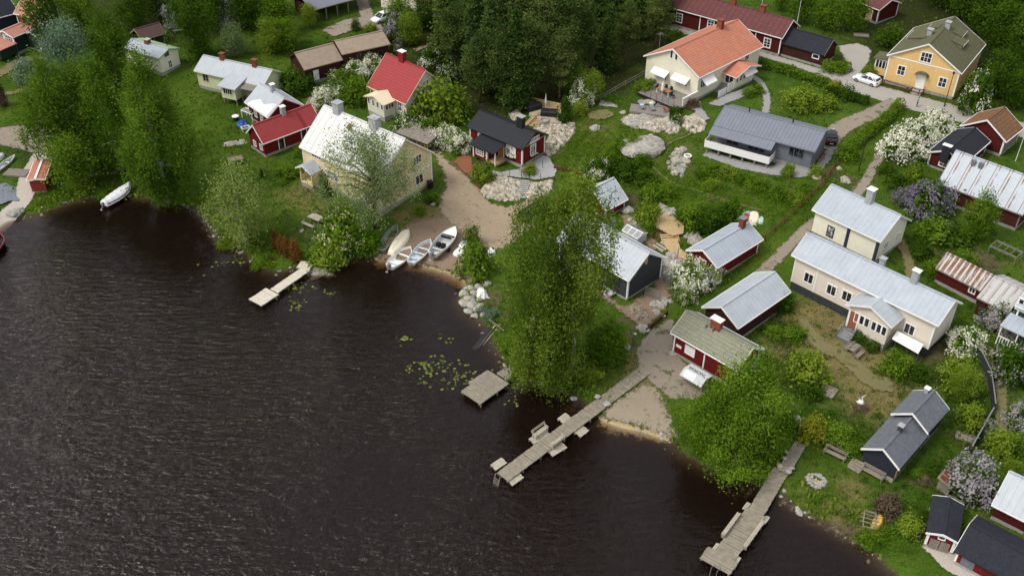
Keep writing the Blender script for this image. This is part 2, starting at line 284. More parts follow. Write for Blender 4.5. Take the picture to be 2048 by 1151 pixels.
# ------------------------------------------------------------------ ground, water, paths (the setting)
def blob(px, py, r, k=1.0, ry=None):
    p = at(px, py); return np.exp(-(((GXX-p[0])/r)**2+((GYY-p[1])/(ry or r))**2))*k
dry = np.zeros_like(GXX); soil = np.zeros_like(GXX); dark = np.zeros_like(GXX)
for q in [(1640,650,5),(1700,720,6,1.0),(1580,700,4,.8),(1740,800,5,.8),(1760,770,6,.9),(1690,670,4,.7),(1600,690,3,.5),(1560,720,4,.5),(1760,820,5,.4),(620,410,5,.55),(600,470,4,.4),(650,380,4,.4),(870,440,4,.9),(830,430,4,.7),(1700,980,2.5,.7),(1620,985,2,.5),(1680,1040,3,.8),(1280,740,5,.8),(1220,770,3,.4),(600,390,5,.6),(1620,720,6,.7),(1190,255,4,.6),(1240,290,4,.5),(1110,300,4,.5),(1010,585,3,.5),(1345,260,4,.4),(1370,300,3,.5),(320,330,4,.6),(420,200,4,.35),(60,190,6,.4),(1430,360,4,.4),(560,250,5,.3),(1330,330,5,.35),(1150,330,4,.4),(1500,390,6,.3)]:
    dry = np.maximum(dry, blob(*q))
for q in [(1300,470,4,.7),(1260,400,4,.8),(1440,400,4,.55),(1500,370,4,.5),(1540,340,4,.6),(1360,330,4,.55),(1330,290,4,.4),(1210,330,4,.5),(1580,380,4,.5),(1620,420,4,.4),(1700,370,4,.6),(1660,350,4,.6),(1880,520,5,.7),(1960,520,4,.7),(1860,700,4,.8),(1870,960,5,.5),(1700,1060,3,.8),(1990,760,5,.6),(200,345,6,.6),(150,330,5,.6),(980,600,3,.7),(1010,630,2.5,.6),(1280,640,4,.6),(930,340,4,.9),(1090,205,4,.5),(1750,560,3,.4),(480,330,3,.4),(1930,880,4,.5)]:
    soil = np.maximum(soil, blob(*q))
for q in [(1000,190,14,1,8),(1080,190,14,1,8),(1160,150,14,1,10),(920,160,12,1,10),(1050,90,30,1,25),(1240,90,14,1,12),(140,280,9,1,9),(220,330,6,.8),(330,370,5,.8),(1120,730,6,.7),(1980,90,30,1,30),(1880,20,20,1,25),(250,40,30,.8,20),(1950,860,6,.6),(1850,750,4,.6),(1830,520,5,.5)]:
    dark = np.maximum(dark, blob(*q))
m_ground, t_, o_ = newmat('meadow_ground'); g = N(t_); ps = g.pos(); Zz = g.sep(ps)[2]
n1 = g.noise(ps, .16, 5, .6); n2 = g.noise(ps, .8, 4, .65); n3 = g.noise(ps, 4.5, 3, .7); n4 = g.noise(ps, 16, 2, .7)
gr = g.mix(g.step(n1, .35, .65), (.040, .098, .006), (.085, .155, .013)); gr = g.mix(g.math('MULTIPLY', g.step(n2, .42, .7), .7), gr, (.10, .135, .020)); gr = g.mix(g.math('MULTIPLY', g.step(n3, .5, .75), .75), gr, (.022, .055, .005)); gr = g.mix(g.math('MULTIPLY', g.step(n4, .5, .8), .5), gr, (.135, .15, .03))
dryc = g.mix(n3, (.21, .155, .066), (.31, .235, .11)); dm = g.step(g.math('ADD', g.attr('dry'), g.math('MULTIPLY', g.math('SUBTRACT', g.mix(.5, n2, n3), .5), 1.7)), .25, .8); gr = g.mix(g.math('MULTIPLY', dm, .82), gr, dryc)
soc = g.mix(n3, (.085, .055, .032), (.21, .155, .105)); sm = g.step(g.math('ADD', g.attr('soil'), g.math('MULTIPLY', g.math('SUBTRACT', n2, .5), 1.5)), .4, .7); gr = g.mix(g.math('MULTIPLY', sm, .9), gr, soc)
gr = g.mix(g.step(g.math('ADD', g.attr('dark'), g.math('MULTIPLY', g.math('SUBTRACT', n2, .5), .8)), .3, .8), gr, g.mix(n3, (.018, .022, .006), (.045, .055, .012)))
mud = g.mix(g.step(n2, .4, .7), (.022, .015, .008), (.065, .046, .022)); gr = g.mix(g.step(g.math('ADD', Zz, g.math('MULTIPLY', g.math('SUBTRACT', n2, .5), .25)), .14, .0), gr, g.mix(g.step(g.math('MULTIPLY', Zz, -1.), .15, .7), g.mix(n3, (.045, .040, .016), (.12, .095, .05)), mud))
g.set(o_.inputs[0], g.pbsdf(gr, .95, .1, 0, g.bump(g.math('ADD', n3, g.math('MULTIPLY', n4, .6)), .9, .25)))
ny, nx = GXX.shape; idx = np.arange(nx*ny).reshape(ny, nx)
Fq = np.stack([idx[:-1, :-1], idx[:-1, 1:], idx[1:, 1:], idx[1:, :-1]], -1).reshape(-1, 4)
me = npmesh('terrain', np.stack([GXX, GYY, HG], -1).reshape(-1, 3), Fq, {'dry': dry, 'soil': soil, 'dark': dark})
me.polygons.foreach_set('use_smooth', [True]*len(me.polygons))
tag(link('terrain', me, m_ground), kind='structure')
far = MB()
for a, b, c, d in ((-2500, 2500, 359, 2500), (-2500, -169, -600, 359), (169, 2500, -600, 359), (-169, 169, -600, 21)):
    z = 5.0 if c > 300 else (-2.6 if d < 30 or a < -300 and b < 0 else -2.6)
    far.add([(a, c, z), (b, c, z), (b, d, z), (a, d, z)], [(0, 1, 2, 3)])
tag(far.build('outer_ground', m_ground), kind='structure')
# water: a closed body of dark peaty water whose surface carries the wind ripples
m_water, t_, o_ = newmat('lake_water'); g = N(t_); ps = g.pos(); X, Y, Z = g.sep(ps)
wv = g.scale(ps, (.55, 1.9, 1), (0, 0, math.radians(-14)))
r1 = g.noise(wv, .92, 3, .5, .4); r2 = g.noise(g.scale(ps, (1.0, 2.2, 1), (0, 0, math.radians(-24))), 2.2, 2, .5, .2); r0 = g.noise(g.scale(ps, (.5, 1.3, 1), (0, 0, math.radians(-10))), .5, 2, .5)
calm = g.step(g.noise(ps, .035, 2, .5), .25, .62); lee = g.attr('lee')
amp = g.math('MULTIPLY', g.math('ADD', .35, g.math('MULTIPLY', calm, .75)), lee)
hh = g.math('MULTIPLY', g.math('ADD', g.math('ADD', r1, g.math('MULTIPLY', r2, .35)), g.math('MULTIPLY', r0, .25)), amp)
bn = g.bump(hh, 1.0, .46)
fr = g.n('Fresnel'); fr.inputs[0].default_value = 1.33; g.set(fr.inputs[1], bn)
gl = g.n('BsdfGlossy'); gl.inputs['Roughness'].default_value = .12; gl.inputs[0].default_value = (1, .92, .90, 1); g.set(gl.inputs['Normal'], bn)
tp = g.n('BsdfTransparent'); df = g.n('BsdfDiffuse'); df.inputs[0].default_value = (.105, .056, .042, 1); bd = g.n('MixShader'); bd.inputs[0].default_value = .07; t_.links.new(tp.outputs[0], bd.inputs[1]); t_.links.new(df.outputs[0], bd.inputs[2])   # peat-stained body of the water
mx = g.n('MixShader'); g.set(mx.inputs[0], fr.outputs[0]); t_.links.new(bd.outputs[0], mx.inputs[1]); t_.links.new(gl.outputs[0], mx.inputs[2]); t_.links.new(mx.outputs[0], o_.inputs[0])
va = g.n('VolumeAbsorption'); va.inputs[0].default_value = (.50, .38, .22, 1); va.inputs[1].default_value = 3.4; t_.links.new(va.outputs[0], o_.inputs['Volume'])
WX0, WX1, WY0, WY1 = -400., 160., -300., 150.
wx = np.concatenate([[WX0, -200, -120], np.arange(-100, 80, 2.), [100, WX1]]); wy = np.concatenate([[WY0, -100, 0, 30], np.arange(40, 125, 2.), [135, WY1]])
WXX, WYY = np.meshgrid(wx, wy); nx, ny = len(wx), len(wy); idx = np.arange(nx*ny).reshape(ny, nx)
dsh = pdist(WXX, WYY, SH, False); lee = .10+.90*ss(1.0, 14, dsh)
# water sheltered from the wind under the big trees and inside the bay stays smooth
for (px, py, r) in ((280,455,9),(380,470,7),(720,570,6),(640,560,3),(1070,820,5),(1430,985,6),(960,690,3),(1130,850,4),(860,580,4)):
    p = atz(px, py); lee *= 1-.92*np.exp(-(((WXX-p[0])/r)**2+((WYY-p[1])/r)**2))
V = np.stack([WXX, WYY, np.zeros_like(WXX)], -1).reshape(-1, 3); Fq = np.stack([idx[:-1, :-1], idx[:-1, 1:], idx[1:, 1:], idx[1:, :-1]], -1).reshape(-1, 4)
n0 = len(V); Vb = V.copy(); Vb[:, 2] = -6.0; Fb = Fq[:, ::-1]+n0
rim = [idx[0, :], idx[:, -1], idx[-1, ::-1], idx[::-1, 0]]; sd_ = [(a, a+n0, b+n0, b) for r in rim for a, b in zip(r[:-1], r[1:])]
me = npmesh('lake', np.vstack([V, Vb]), np.vstack([Fq, Fb, np.array(sd_)]), {'lee': np.concatenate([lee.ravel(), lee.ravel()])})
tag(link('lake', me, m_water), kind='structure')
# patches and ribbons laid on the ground, their outlines frayed by the material
def groundmat(name, c1, c2, ns=3., edge=1.0, bump=.6, spots=None, rough=.95):
    m, t, o = newmat(name); g = N(t); ps = g.pos(); a = g.noise(ps, ns, 4, .7); b = g.noise(ps, ns*6, 2, .7); c = g.noise(ps, .5, 3, .6)
    col = g.mix(g.math('ADD', g.math('MULTIPLY', a, .6), g.math('MULTIPLY', c, .4)), c1, c2); col = g.mix(g.math('MULTIPLY', g.step(b, .55, .8), .5), col, hexc(c2, 1.3))
    if spots: col = g.mix(g.math('MULTIPLY', g.step(g.noise(ps, 1.0, 4, .7), .54, .66), .75), col, spots)
    f = g.step(g.math('ADD', g.attr('edge'), g.math('MULTIPLY', g.math('SUBTRACT', g.noise(ps, 1.6, 4, .75), .55), 1.8*edge)), .05*edge, .4*edge)
    p = g.pbsdf(col, rough, .12, 0, g.bump(g.math('ADD', a, b), bump, .06)); tp = g.n('BsdfTransparent'); x = g.n('MixShader'); g.set(x.inputs[0], f); t.links.new(tp.outputs[0], x.inputs[1]); t.links.new(p, x.inputs[2]); t.links.new(x.outputs[0], o.inputs[0]); return m
GREEN = (.05, .075, .012)
g_yard = groundmat('yard_gravel', (.205, .155, .10), (.41, .325, .23), 2.5, 1.2, spots=(.20, .16, .095)); g_road = groundmat('road_gravel', (.27, .25, .22), (.42, .395, .35), 3, .8); g_track = groundmat('track_gravel', (.20, .165, .125), (.33, .28, .225), 3, .7, spots=GREEN); g_sand = groundmat('beach_sand', (.20, .165, .115), (.37, .31, .235), 2.2, 1.6, spots=(.15, .14, .05))
g_dirt = groundmat('bare_earth', (.15, .105, .07), (.30, .225, .16), 3, 1.2, spots=(.10, .085, .03)); g_bark = groundmat('bark_mulch', (.155, .06, .028), (.30, .13, .065), 5, .8); g_grey = groundmat('grey_gravel', (.21, .205, .20), (.37, .36, .35), 4, .6); g_pave = groundmat('grey_paving', (.25, .245, .24), (.38, .375, .37), 2, .3); g_shal = groundmat('pale_lake_sand', (.32, .25, .13), (.48, .39, .22), 2, 1.6); g_dull = groundmat('dull_lake_sand', (.13, .105, .065), (.26, .215, .14), 1.6, 2.2, spots=(.06, .055, .025)); g_trod = groundmat('trodden_grass', (.12, .11, .045), (.22, .19, .09), 3, .8, spots=GREEN); g_concr = groundmat('worn_concrete', (.36, .32, .27), (.50, .45, .39), 1.5, .4)
LIFT = [0.05]
def conform(bm, P, name, mat, off):
    for _ in range(7):
        le = [e for e in bm.edges if e.calc_length() > 1.0]
        if not le: break
        bmesh.ops.subdivide_edges(bm, edges=le, cuts=1); bmesh.ops.triangulate(bm, faces=bm.faces[:])
    xs = np.array([v.co.x for v in bm.verts]); ys = np.array([v.co.y for v in bm.verts]); hz = H(xs, ys)+off
    for v, z in zip(bm.verts, hz): v.co.z = z
    ed = pdist(xs, ys, P, True); bmesh.ops.recalc_face_normals(bm, faces=bm.faces)
    me = bpy.data.meshes.new(name); bm.to_mesh(me); bm.free(); a = me.attributes.new('edge', 'FLOAT', 'POINT'); a.data.foreach_set('value', ed.astype(np.float32))
    return tag(link(name, me, mat), kind='structure')
def patch(name, pts, mat, under=False):
    LIFT[0] += .004; P = np.array([(atz(*p) if under else at(*p))[:2] for p in pts])
    bm = bmesh.new(); vs = [bm.verts.new((x, y, 0)) for x, y in P]; bm.faces.new(vs); bmesh.ops.triangulate(bm, faces=bm.faces[:])
    return conform(bm, P, name, mat, LIFT[0])
def smooth(P, k=6):
    P = np.asarray(P, float); out = []
    for i in range(len(P)-1):
        p0, p1, p2, p3 = P[max(i-1, 0)], P[i], P[i+1], P[min(i+2, len(P)-1)]
        for t in np.linspace(0, 1, k, endpoint=False): out.append(.5*((2*p1)+(-p0+p2)*t+(2*p0-5*p1+4*p2-p3)*t*t+(-p0+3*p1-3*p2+p3)*t**3))
    return np.array(out+[P[-1]])
def ribbon(name, pts, width, mat):
    LIFT[0] += .004; C = smooth([at(*p)[:2] for p in pts]); wd = width if hasattr(width, '__len__') else [width, width]
    T = np.gradient(C, axis=0); T /= np.linalg.norm(T, axis=1)[:, None]; Nn = np.stack([-T[:, 1], T[:, 0]], 1); w_ = np.interp(np.linspace(0, 1, len(C)), np.linspace(0, 1, len(wd)), wd)[:, None]/2
    A, B = C+Nn*w_, C-Nn*w_; P = np.vstack([A, B[::-1]]); bm = bmesh.new(); cols = [[bm.verts.new((*p, 0)) for p in A*(1-t)+B*t] for t in (0, .25, .5, .75, 1)]
    for va, vb in zip(cols[:-1], cols[1:]):
        for i in range(len(C)-1): bm.faces.new((va[i], va[i+1], vb[i+1], vb[i]))
    bmesh.ops.triangulate(bm, faces=bm.faces[:]); return conform(bm, P, name, mat, LIFT[0])
patch('shallow_sand', [(735,512),(800,514),(845,524),(900,536),(938,558),(945,582),(925,585),(890,566),(850,548),(800,540),(745,534)], g_shal, True)
patch('shallow_sand', [(1190,826),(1250,838),(1330,862),(1360,888),(1330,892),(1270,876),(1215,866),(1190,850)], g_shal, True)
patch('shallow_sand', [(1110,795),(1150,800),(1165,822),(1140,838),(1105,825)], g_dull, True)
patch('shallow_sand', [(1560,985),(1620,1022),(1700,1062),(1780,1120),(1795,1148),(1745,1116),(1665,1072),(1590,1030),(1545,1000)], g_dull, True)
patch('shallow_sand', [(1440,968),(1500,962),(1530,985),(1500,1000),(1450,992)], g_dull, True)
patch('beach', [(742,522),(752,495),(790,462),(830,440),(900,428),(935,462),(985,500),(968,530),(945,572),(900,548),(850,534),(800,524)], g_dirt)
patch('yard', [(852,283),(872,290),(905,328),(938,352),(962,378),(985,405),(1015,412),(1065,395),(1090,420),(1075,455),(1040,480),(1010,500),(980,505),(940,480),(905,455),(878,432),(868,402),(888,378),(884,345),(866,315)], g_yard)
patch('beach', [(1190,838),(1205,815),(1245,785),(1290,760),(1318,768),(1335,800),(1350,838),(1362,888),(1325,878),(1285,862),(1238,852)], g_sand)
patch('yard', [(1268,700),(1290,668),(1330,640),(1352,632),(1350,700),(1385,740),(1420,770),(1400,800),(1340,800),(1300,768),(1275,735)], g_track)
ribbon('road', [(1270,42),(1340,56),(1450,88),(1545,116),(1625,140),(1690,164),(1770,190),(1850,212),(1930,232),(2080,270)], [2.4,2.2,2.2,2.4,4.6,5.4,5.4,5.0], g_road)
patch('drive', [(1672,92),(1715,86),(1745,98),(1740,125),(1722,150),(1700,165),(1680,158),(1692,130)], g_road)
ribbon('track', [(1800,205),(1745,228),(1690,252),(1655,282),(1650,300)], [3.6,3.2,3.4,4], g_track)
ribbon('footpath', [(1775,285),(1742,345),(1712,390),(1670,420),(1620,452),(1585,485),(1540,530),(1490,575),(1440,610)], [1.6,1.8,1.8,2.0], g_track)
ribbon('footpath', [(1498,150),(1520,165),(1533,195),(1531,228)], [1.5,1.4], g_grey)
patch('gravel_strip', [(1400,312),(1418,300),(1480,320),(1545,332),(1560,318),(1625,338),(1650,300),(1672,285),(1680,300),(1640,350),(1600,358),(1540,352),(1470,338)], g_grey)
patch('gravel_strip', [(1410,210),(1450,190),(1500,172),(1515,180),(1490,195),(1440,215)], g_grey)
patch('drive', [(-40,262),(30,252),(95,250),(115,275),(105,305),(80,318),(60,306),(0,292),(-40,285)], g_track)
ribbon('ramp', [(92,305),(80,325),(62,352),(52,385),(40,408),(8,440),(-20,462)], [3.5,3.2,3.0,2.6,2.8,3.2], g_concr)
ribbon('track', [(-30,165),(10,142),(35,124),(70,118),(95,122)], [2.6,2.2,2.0], g_trod)
ribbon('track', [(-10,190),(30,186),(60,175),(80,168),(95,160)], [1.6,1.8,1.4], g_trod)
patch('yard', [(640,62),(690,40),(735,33),(760,42),(770,62),(750,70),(722,58),(668,76)], g_track)
ribbon('track', [(738,45),(732,25),(725,5),(730,-25)], [2.8,2.6,2.6], g_track)
patch('footpath', [(606,216),(618,192),(648,168),(650,188),(636,215),(640,232),(618,226)], g_track)
ribbon('track', [(826,102),(850,95),(885,82)], [1.8,1.6], g_yard)
patch('mulch_bank', [(902,322),(930,306),(945,315),(952,340),(968,368),(962,388),(940,360),(918,340)], g_bark)
patch('terrace_paving', [(948,332),(1000,345),(1042,338),(1090,308),(1100,318),(1115,340),(1110,355),(1072,362),(1020,355),(965,352)], g_pave)
patch('stone_yard', [(1185,560),(1250,612),(1300,575),(1335,520),(1350,545),(1345,600),(1320,640),(1285,665),(1255,640),(1215,610),(1180,585)], g_dirt)
patch('bare_plot', [(1240,430),(1262,425),(1290,450),(1330,500),(1300,505),(1262,470),(1240,455)], g_dirt)
patch('mulch_bed', [(1285,455),(1325,462),(1332,480),(1300,478)], g_bark); patch('mulch_bed', [(1330,500),(1365,515),(1372,530),(1335,522)], g_bark)
ribbon('footpath', [(1790,475),(1808,500),(1818,530),(1822,560)], [1.8,1.6], g_trod)
ribbon('footpath', [(1965,690),(1995,740),(2002,800),(2000,870)], [1.6,1.6], g_trod)
ribbon('footpath', [(1600,635),(1640,690),(1690,715),(1745,765),(1790,770)], [1.6,2.4,2.4,2.8], g_trod)
ribbon('footpath', [(1308,312),(1345,285),(1380,270),(1415,240)], [.7,.7], g_trod); ribbon('footpath', [(1300,330),(1340,365),(1400,385),(1460,405),(1530,425)], [.6,.6], g_trod)
ribbon('footpath', [(215,352),(245,342),(285,332),(300,325)], [1.2,1.0], g_trod)
patch('crazy_paving', [(1838,1092),(1862,1083),(1912,1100),(1962,1148),(1945,1168),(1890,1145)], g_concr)
patch('slab_path', [(1385,220),(1400,212),(1412,226),(1422,240),(1404,248),(1392,236)], g_grey)
patch('bare_plot', [(1170,225),(1215,218),(1235,232),(1205,245),(1175,240)], g_trod)
# ------------------------------------------------------------------ houses
# x, y, yaw, roof length, roof width, eave height, ridge height, ground, overhang
HP = {
'CL':(39.42,87.63,-45.4,17.52,5.35,4.68,6.44,1.89,0.40),
'PH':(41.68,100.72,-47.4,9.29,6.76,3.56,5.73,2.75,0.35),
'SA':(21.40,79.97,-45.1,8.47,4.76,2.89,4.51,1.14,0.35),
'GB':(25.80,87.09,42.6,9.50,4.89,2.60,4.07,1.39,0.35),
'RS':(25.10,97.38,42.2,8.61,4.65,2.30,3.55,1.87,0.35),
'BH':(11.50,96.12,-46.1,11.30,6.55,3.16,5.47,1.25,0.30),
'SH':(11.54,109.79,42.9,4.09,5.24,1.54,3.58,1.48,0.30),
'GR':(35.42,122.26,-31.0,14.21,7.21,3.27,4.58,3.28,0.40),
'OR':(29.44,145.16,44.3,16.30,10.60,3.91,6.72,3.60,0.35),
'YH':(64.82,144.29,54.8,13.04,11.04,4.36,7.54,3.96,0.30),
'RR':(-15.79,137.22,-43.5,8.72,8.31,2.77,6.66,2.45,0.30),
'WR':(-19.36,116.43,-38.4,14.86,10.10,4.78,8.89,1.26,0.25),
'RL':(-32.51,127.09,42.9,9.61,4.43,2.29,4.33,1.31,0.25),
'WM':(-35.07,133.42,-48.2,6.60,6.00,2.60,4.70,1.52,0.30),
'PL':(-42.16,142.67,-24.1,12.89,5.40,2.91,4.41,1.95,0.30),
'BR1':(-31.10,147.04,35.5,6.73,5.80,2.60,4.36,2.49,0.30),
'BR2':(-24.61,151.16,29.8,8.33,5.74,3.00,4.20,2.93,0.30),
'GH':(-57.78,150.07,-29.1,8.07,4.45,2.95,3.69,2.41,0.25),
'BS':(-60.53,157.61,42.6,4.36,4.07,1.75,2.99,2.98,0.30),
'OL1':(-80.57,155.50,61.7,6.15,4.05,3.00,3.74,3.25,0.25),
'OL2':(-79.89,161.53,-24.1,4.80,5.37,3.50,5.47,3.48,0.25),
'RC':(-0.78,124.24,-39.9,10.19,5.63,2.98,4.52,1.78,0.35),
'TH':(36.47,160.59,-38.4,21.51,6.38,3.20,5.25,3.78,0.30),
'BK':(47.46,151.60,-39.1,7.61,5.28,2.21,3.96,3.78,0.30),
'TT':(62.18,168.20,-54.3,7.36,5.89,2.64,3.80,4.33,0.30),
'RB':(-63.49,116.48,100.6,5.34,2.27,1.96,2.16,0.68,0.20),
'DG1':(36.04,66.40,46.8,5.96,3.81,2.12,3.42,1.04,0.30),
'DG2':(39.33,69.79,46.0,4.48,3.76,2.60,3.91,1.23,0.30),
'BL':(41.81,53.95,-41.7,6.94,5.21,1.69,2.86,0.82,0.30),
'WG':(45.29,59.83,-40.3,3.39,5.11,1.80,3.95,1.21,0.25),
'BRN':(59.51,107.17,-43.9,10.71,6.21,2.50,5.89,3.56,0.30),
'RW':(65.90,123.39,45.0,5.53,6.45,2.47,4.56,3.71,0.30),
'DK':(59.84,118.58,47.0,8.73,4.91,2.14,3.32,3.62,0.30),
'RU':(51.26,91.30,-50.4,5.64,3.22,1.90,3.31,2.62,0.20),
'ST':(53.91,86.97,-47.2,3.58,6.14,2.60,3.94,2.52,0.20),
'GT':(-31.95,171.30,39.0,12.0,7.00,2.30,3.60,3.55,0.30),
}
class House:
    def __init__(s, key, name, label, cat='house', wall=None, roof=None, trim=None, found=None, fh=.35, P=None, open_=False, boards=True, group=None, frontboards=(), th=.13, fascia=True, gable=True):
        s.x, s.y, yaw, s.L, s.W, s.he, s.hr, s.z0, s.oh = P or HP[key]; s.a = math.radians(yaw); s.trim = trim or m_white; s.wallmat = wall
        if abs(s.z0) < 9: s.z0 = float(H(s.x, s.y))
        s.root = thing(name, label, cat, (s.x, s.y, s.z0), s.a, group); oh = s.oh; lx, wy = s.L/2-oh, s.W/2-oh; s.lx, s.wy = lx, wy
        sl = (s.hr-s.he)/(s.W/2); s.sl = sl; et = s.he+sl*oh-th*.9; pk = s.hr-th*1.0; s.et = et
        if not open_:
            w_ = MB(); w_.prism([(-wy, fh), (wy, fh), (wy, et), (0, pk), (-wy, et)], -lx, lx); s.wall = w_.build('wall', wall, s.root)
            f = MB(); f.box((0, 0, fh/2-.5), (2*lx-.06, 2*wy-.06, fh+1.0)); f.build('foundation', found or m_concrete, s.root)
        r = MB(); t = th*math.hypot(1, sl)
        r.prism([(-s.W/2, s.he), (0, s.hr), (s.W/2, s.he), (s.W/2, s.he-t), (0, s.hr-t), (-s.W/2, s.he-t)], -s.L/2, s.L/2)
        r.box((0, 0, s.hr+.01), (s.L-.02, .26, .07)); 
        if roof.name in ('white_sheet', 'grey_blue_sheet', 'rust_streaked_sheet'):   # standing seams
            per = {'white_sheet': 1.1, 'grey_blue_sheet': .5, 'rust_streaked_sheet': .775}.get(roof.name, .6)
            for q in np.arange(math.ceil((-s.L/2+.1)/per)*per, s.L/2-.1, per):
                for e in (-1, 1): r.bar((q+.03, e*.14, s.hr-.14*sl+.008), (q+.03, e*(s.W/2-.01), s.he+.01*sl+.008), .03, .03, (0, 0, 1))
        s.roof = r.build('roof', roof, s.root)
        tr = s.trim
        if gable:
            for e in (-1, 1):
                b = MB(); x0, x1 = sorted((e*(s.L/2+.003), e*(s.L/2+.045)))
                b.prism([(-s.W/2-.02, s.he-t-.06), (-s.W/2-.02, s.he+.02), (0, s.hr+.03), (s.W/2+.02, s.he+.02), (s.W/2+.02, s.he-t-.06), (0, s.hr-t-.06)], x0, x1); b.build('bargeboard', tr, s.root)
        if fascia:
            for e in (-1, 1):
                b = MB(); b.box((0, e*(s.W/2+.05), s.he-.09), (s.L, .09, .12)); b.build('gutter', tr, s.root)
        if boards and not open_:
            for ex in (-1, 1):
                for ey in (-1, 1):
                    b = MB(); b.box((ex*(lx-.06+.025), ey*(wy+.012), (fh+et)/2), (.17, .05, et-fh-.02)); b.box((ex*(lx+.012), ey*(wy-.10), (fh+et)/2), (.05, .16, et-fh-.02)); b.build('corner_board', tr, s.root)
        for px, py in frontboards:
            u, z = s.on('F', px, py); b = MB(); b.box((u, -wy-.012, (fh+et)/2), (.16, .05, et-fh-.02)); b.build('corner_board', tr, s.root)
    def loc(s, px, py, dz=0.0, z=None):
        p = atz(px, py, s.z0+dz); return s.tolocal(p)
    def tolocal(s, p):
        dx, dy = p[0]-s.x, p[1]-s.y; c, q = math.cos(s.a), math.sin(s.a); return np.array([dx*c+dy*q, -dx*q+dy*c, p[2]-s.z0])
    def world(s, l):
        c, q = math.cos(s.a), math.sin(s.a); return np.array([s.x+l[0]*c-l[1]*q, s.y+l[0]*q+l[1]*c, s.z0+l[2]])
    def on(s, side, px, py, off=0.0):
        """the point of a wall that the photograph shows at px,py, in the house's own metres"""
        o = s.tolocal(C0); d = s.tolocal(C0+ray(px, py))-o
        if side in 'FB': y = (-1 if side == 'F' else 1)*(s.wy+off); t = (y-o[1])/d[1]; p = o+d*t; return p[0], p[2]
        if side == 'R': t = -o[1]/d[1]; p = o+d*t; return p[0], p[2]
        x = (-1 if side == '0' else 1)*(s.lx+off); t = (x-o[0])/d[0]; p = o+d*t; return p[1], p[2]
    def frame(s, side, off=0.0):
        if side == 'F': return lambda u, n, z: (u, -s.wy-off-n, z)
        if side == 'B': return lambda u, n, z: (-u, s.wy+off+n, z)
        if side == '0': return lambda u, n, z: (-s.lx-off-n, u, z)
        return lambda u, n, z: (s.lx+off+n, u, z)
    def slabm(s, mb, fr, u0, u1, z0, z1, n0, n1):
        vs = [fr(u, n, z) for u in (u0, u1) for n in (n0, n1) for z in (z0, z1)]
        mb.add(vs, [(0, 1, 3, 2), (4, 6, 7, 5), (0, 4, 5, 1), (2, 3, 7, 6), (0, 2, 6, 4), (1, 5, 7, 3)])
    def win(s, side, px, py, w, h, cols=2, rows=2, fmat=None, gmat=None, fw=.11, uz=None, parent=None, off=0.0, name='window'):
        u, z = uz or s.on(side, px, py, off); fr = s.frame(side, off); z = max(z, h/2+.2); f = MB()
        u0, u1, z0, z1 = u-w/2, u+w/2, z-h/2, z+h/2
        s.slabm(f, fr, u0-fw, u0, z0-fw, z1+fw, -.02, .055); s.slabm(f, fr, u1, u1+fw, z0-fw, z1+fw, -.02, .055); s.slabm(f, fr, u0, u1, z0-fw, z0, -.02, .075); s.slabm(f, fr, u0, u1, z1, z1+fw, -.02, .055)
        for i in range(1, cols): q = u0+w*i/cols; s.slabm(f, fr, q-.035, q+.035, z0, z1, -.02, .045)
        for j in range(1, rows):
            q = z0+h*j/rows
            for i in range(cols): s.slabm(f, fr, u0+w*i/cols+(.036 if i else 0), u0+w*(i+1)/cols-(.036 if i < cols-1 else 0), q-.025, q+.025, -.02, .04)
        o = f.build(name, fmat or s.trim, parent or s.root); p = MB(); s.slabm(p, fr, u0, u1, z0, z1, -.03, .015); p.build('pane', gmat or m_glass, parent or o); return o
    def door(s, side, px, py, w=.95, h=2.0, mat=None, uz=None, base=None, frame=True):
        u, z = uz or s.on(side, px, py); b = z-h/2 if base is None else base; fr = s.frame(side); d = MB(); s.slabm(d, fr, u-w/2, u+w/2, b, b+h, -.02, .05); o = d.build('door', mat or m_white, s.root)
        f = MB()
        if frame: s.slabm(f, fr, u-w/2-.11, u-w/2, b, b+h+.11, -.02, .065); s.slabm(f, fr, u+w/2, u+w/2+.11, b, b+h+.11, -.02, .065); s.slabm(f, fr, u-w/2, u+w/2, b+h, b+h+.11, -.02, .065); f.build('door_frame', s.trim, s.root)
        k = MB(); s.slabm(k, fr, u+w*.36, u+w*.42, b+.95, b+1.08, .04, .1); k.build('handle', m_metal, o); return o
    def chimney(s, px, py, w=.7, d=.6, h=1.0, mat=None, cap=None, y=0.0, x=None):
        if x is None: x = s.on('R', px, py)[0]
        b = MB(); zt = s.hr-abs(y)*s.sl+h; b.box((x, y, (zt+s.he-.3)/2), (w, d, zt-s.he+.3)); o = b.build('chimney', mat or m_brick, s.roof)
        c = MB(); q = .07; c.box((x, y, zt+.16), (w+.2, d+.2, .07))
        for i in (-1, 1):
            for j in (-1, 1): c.box((x+i*(w/2-q), y+j*(d/2-q), zt+.06), (.08, .08, .125))
        c.build('chimney_cap', cap or m_white, s.roof); return o
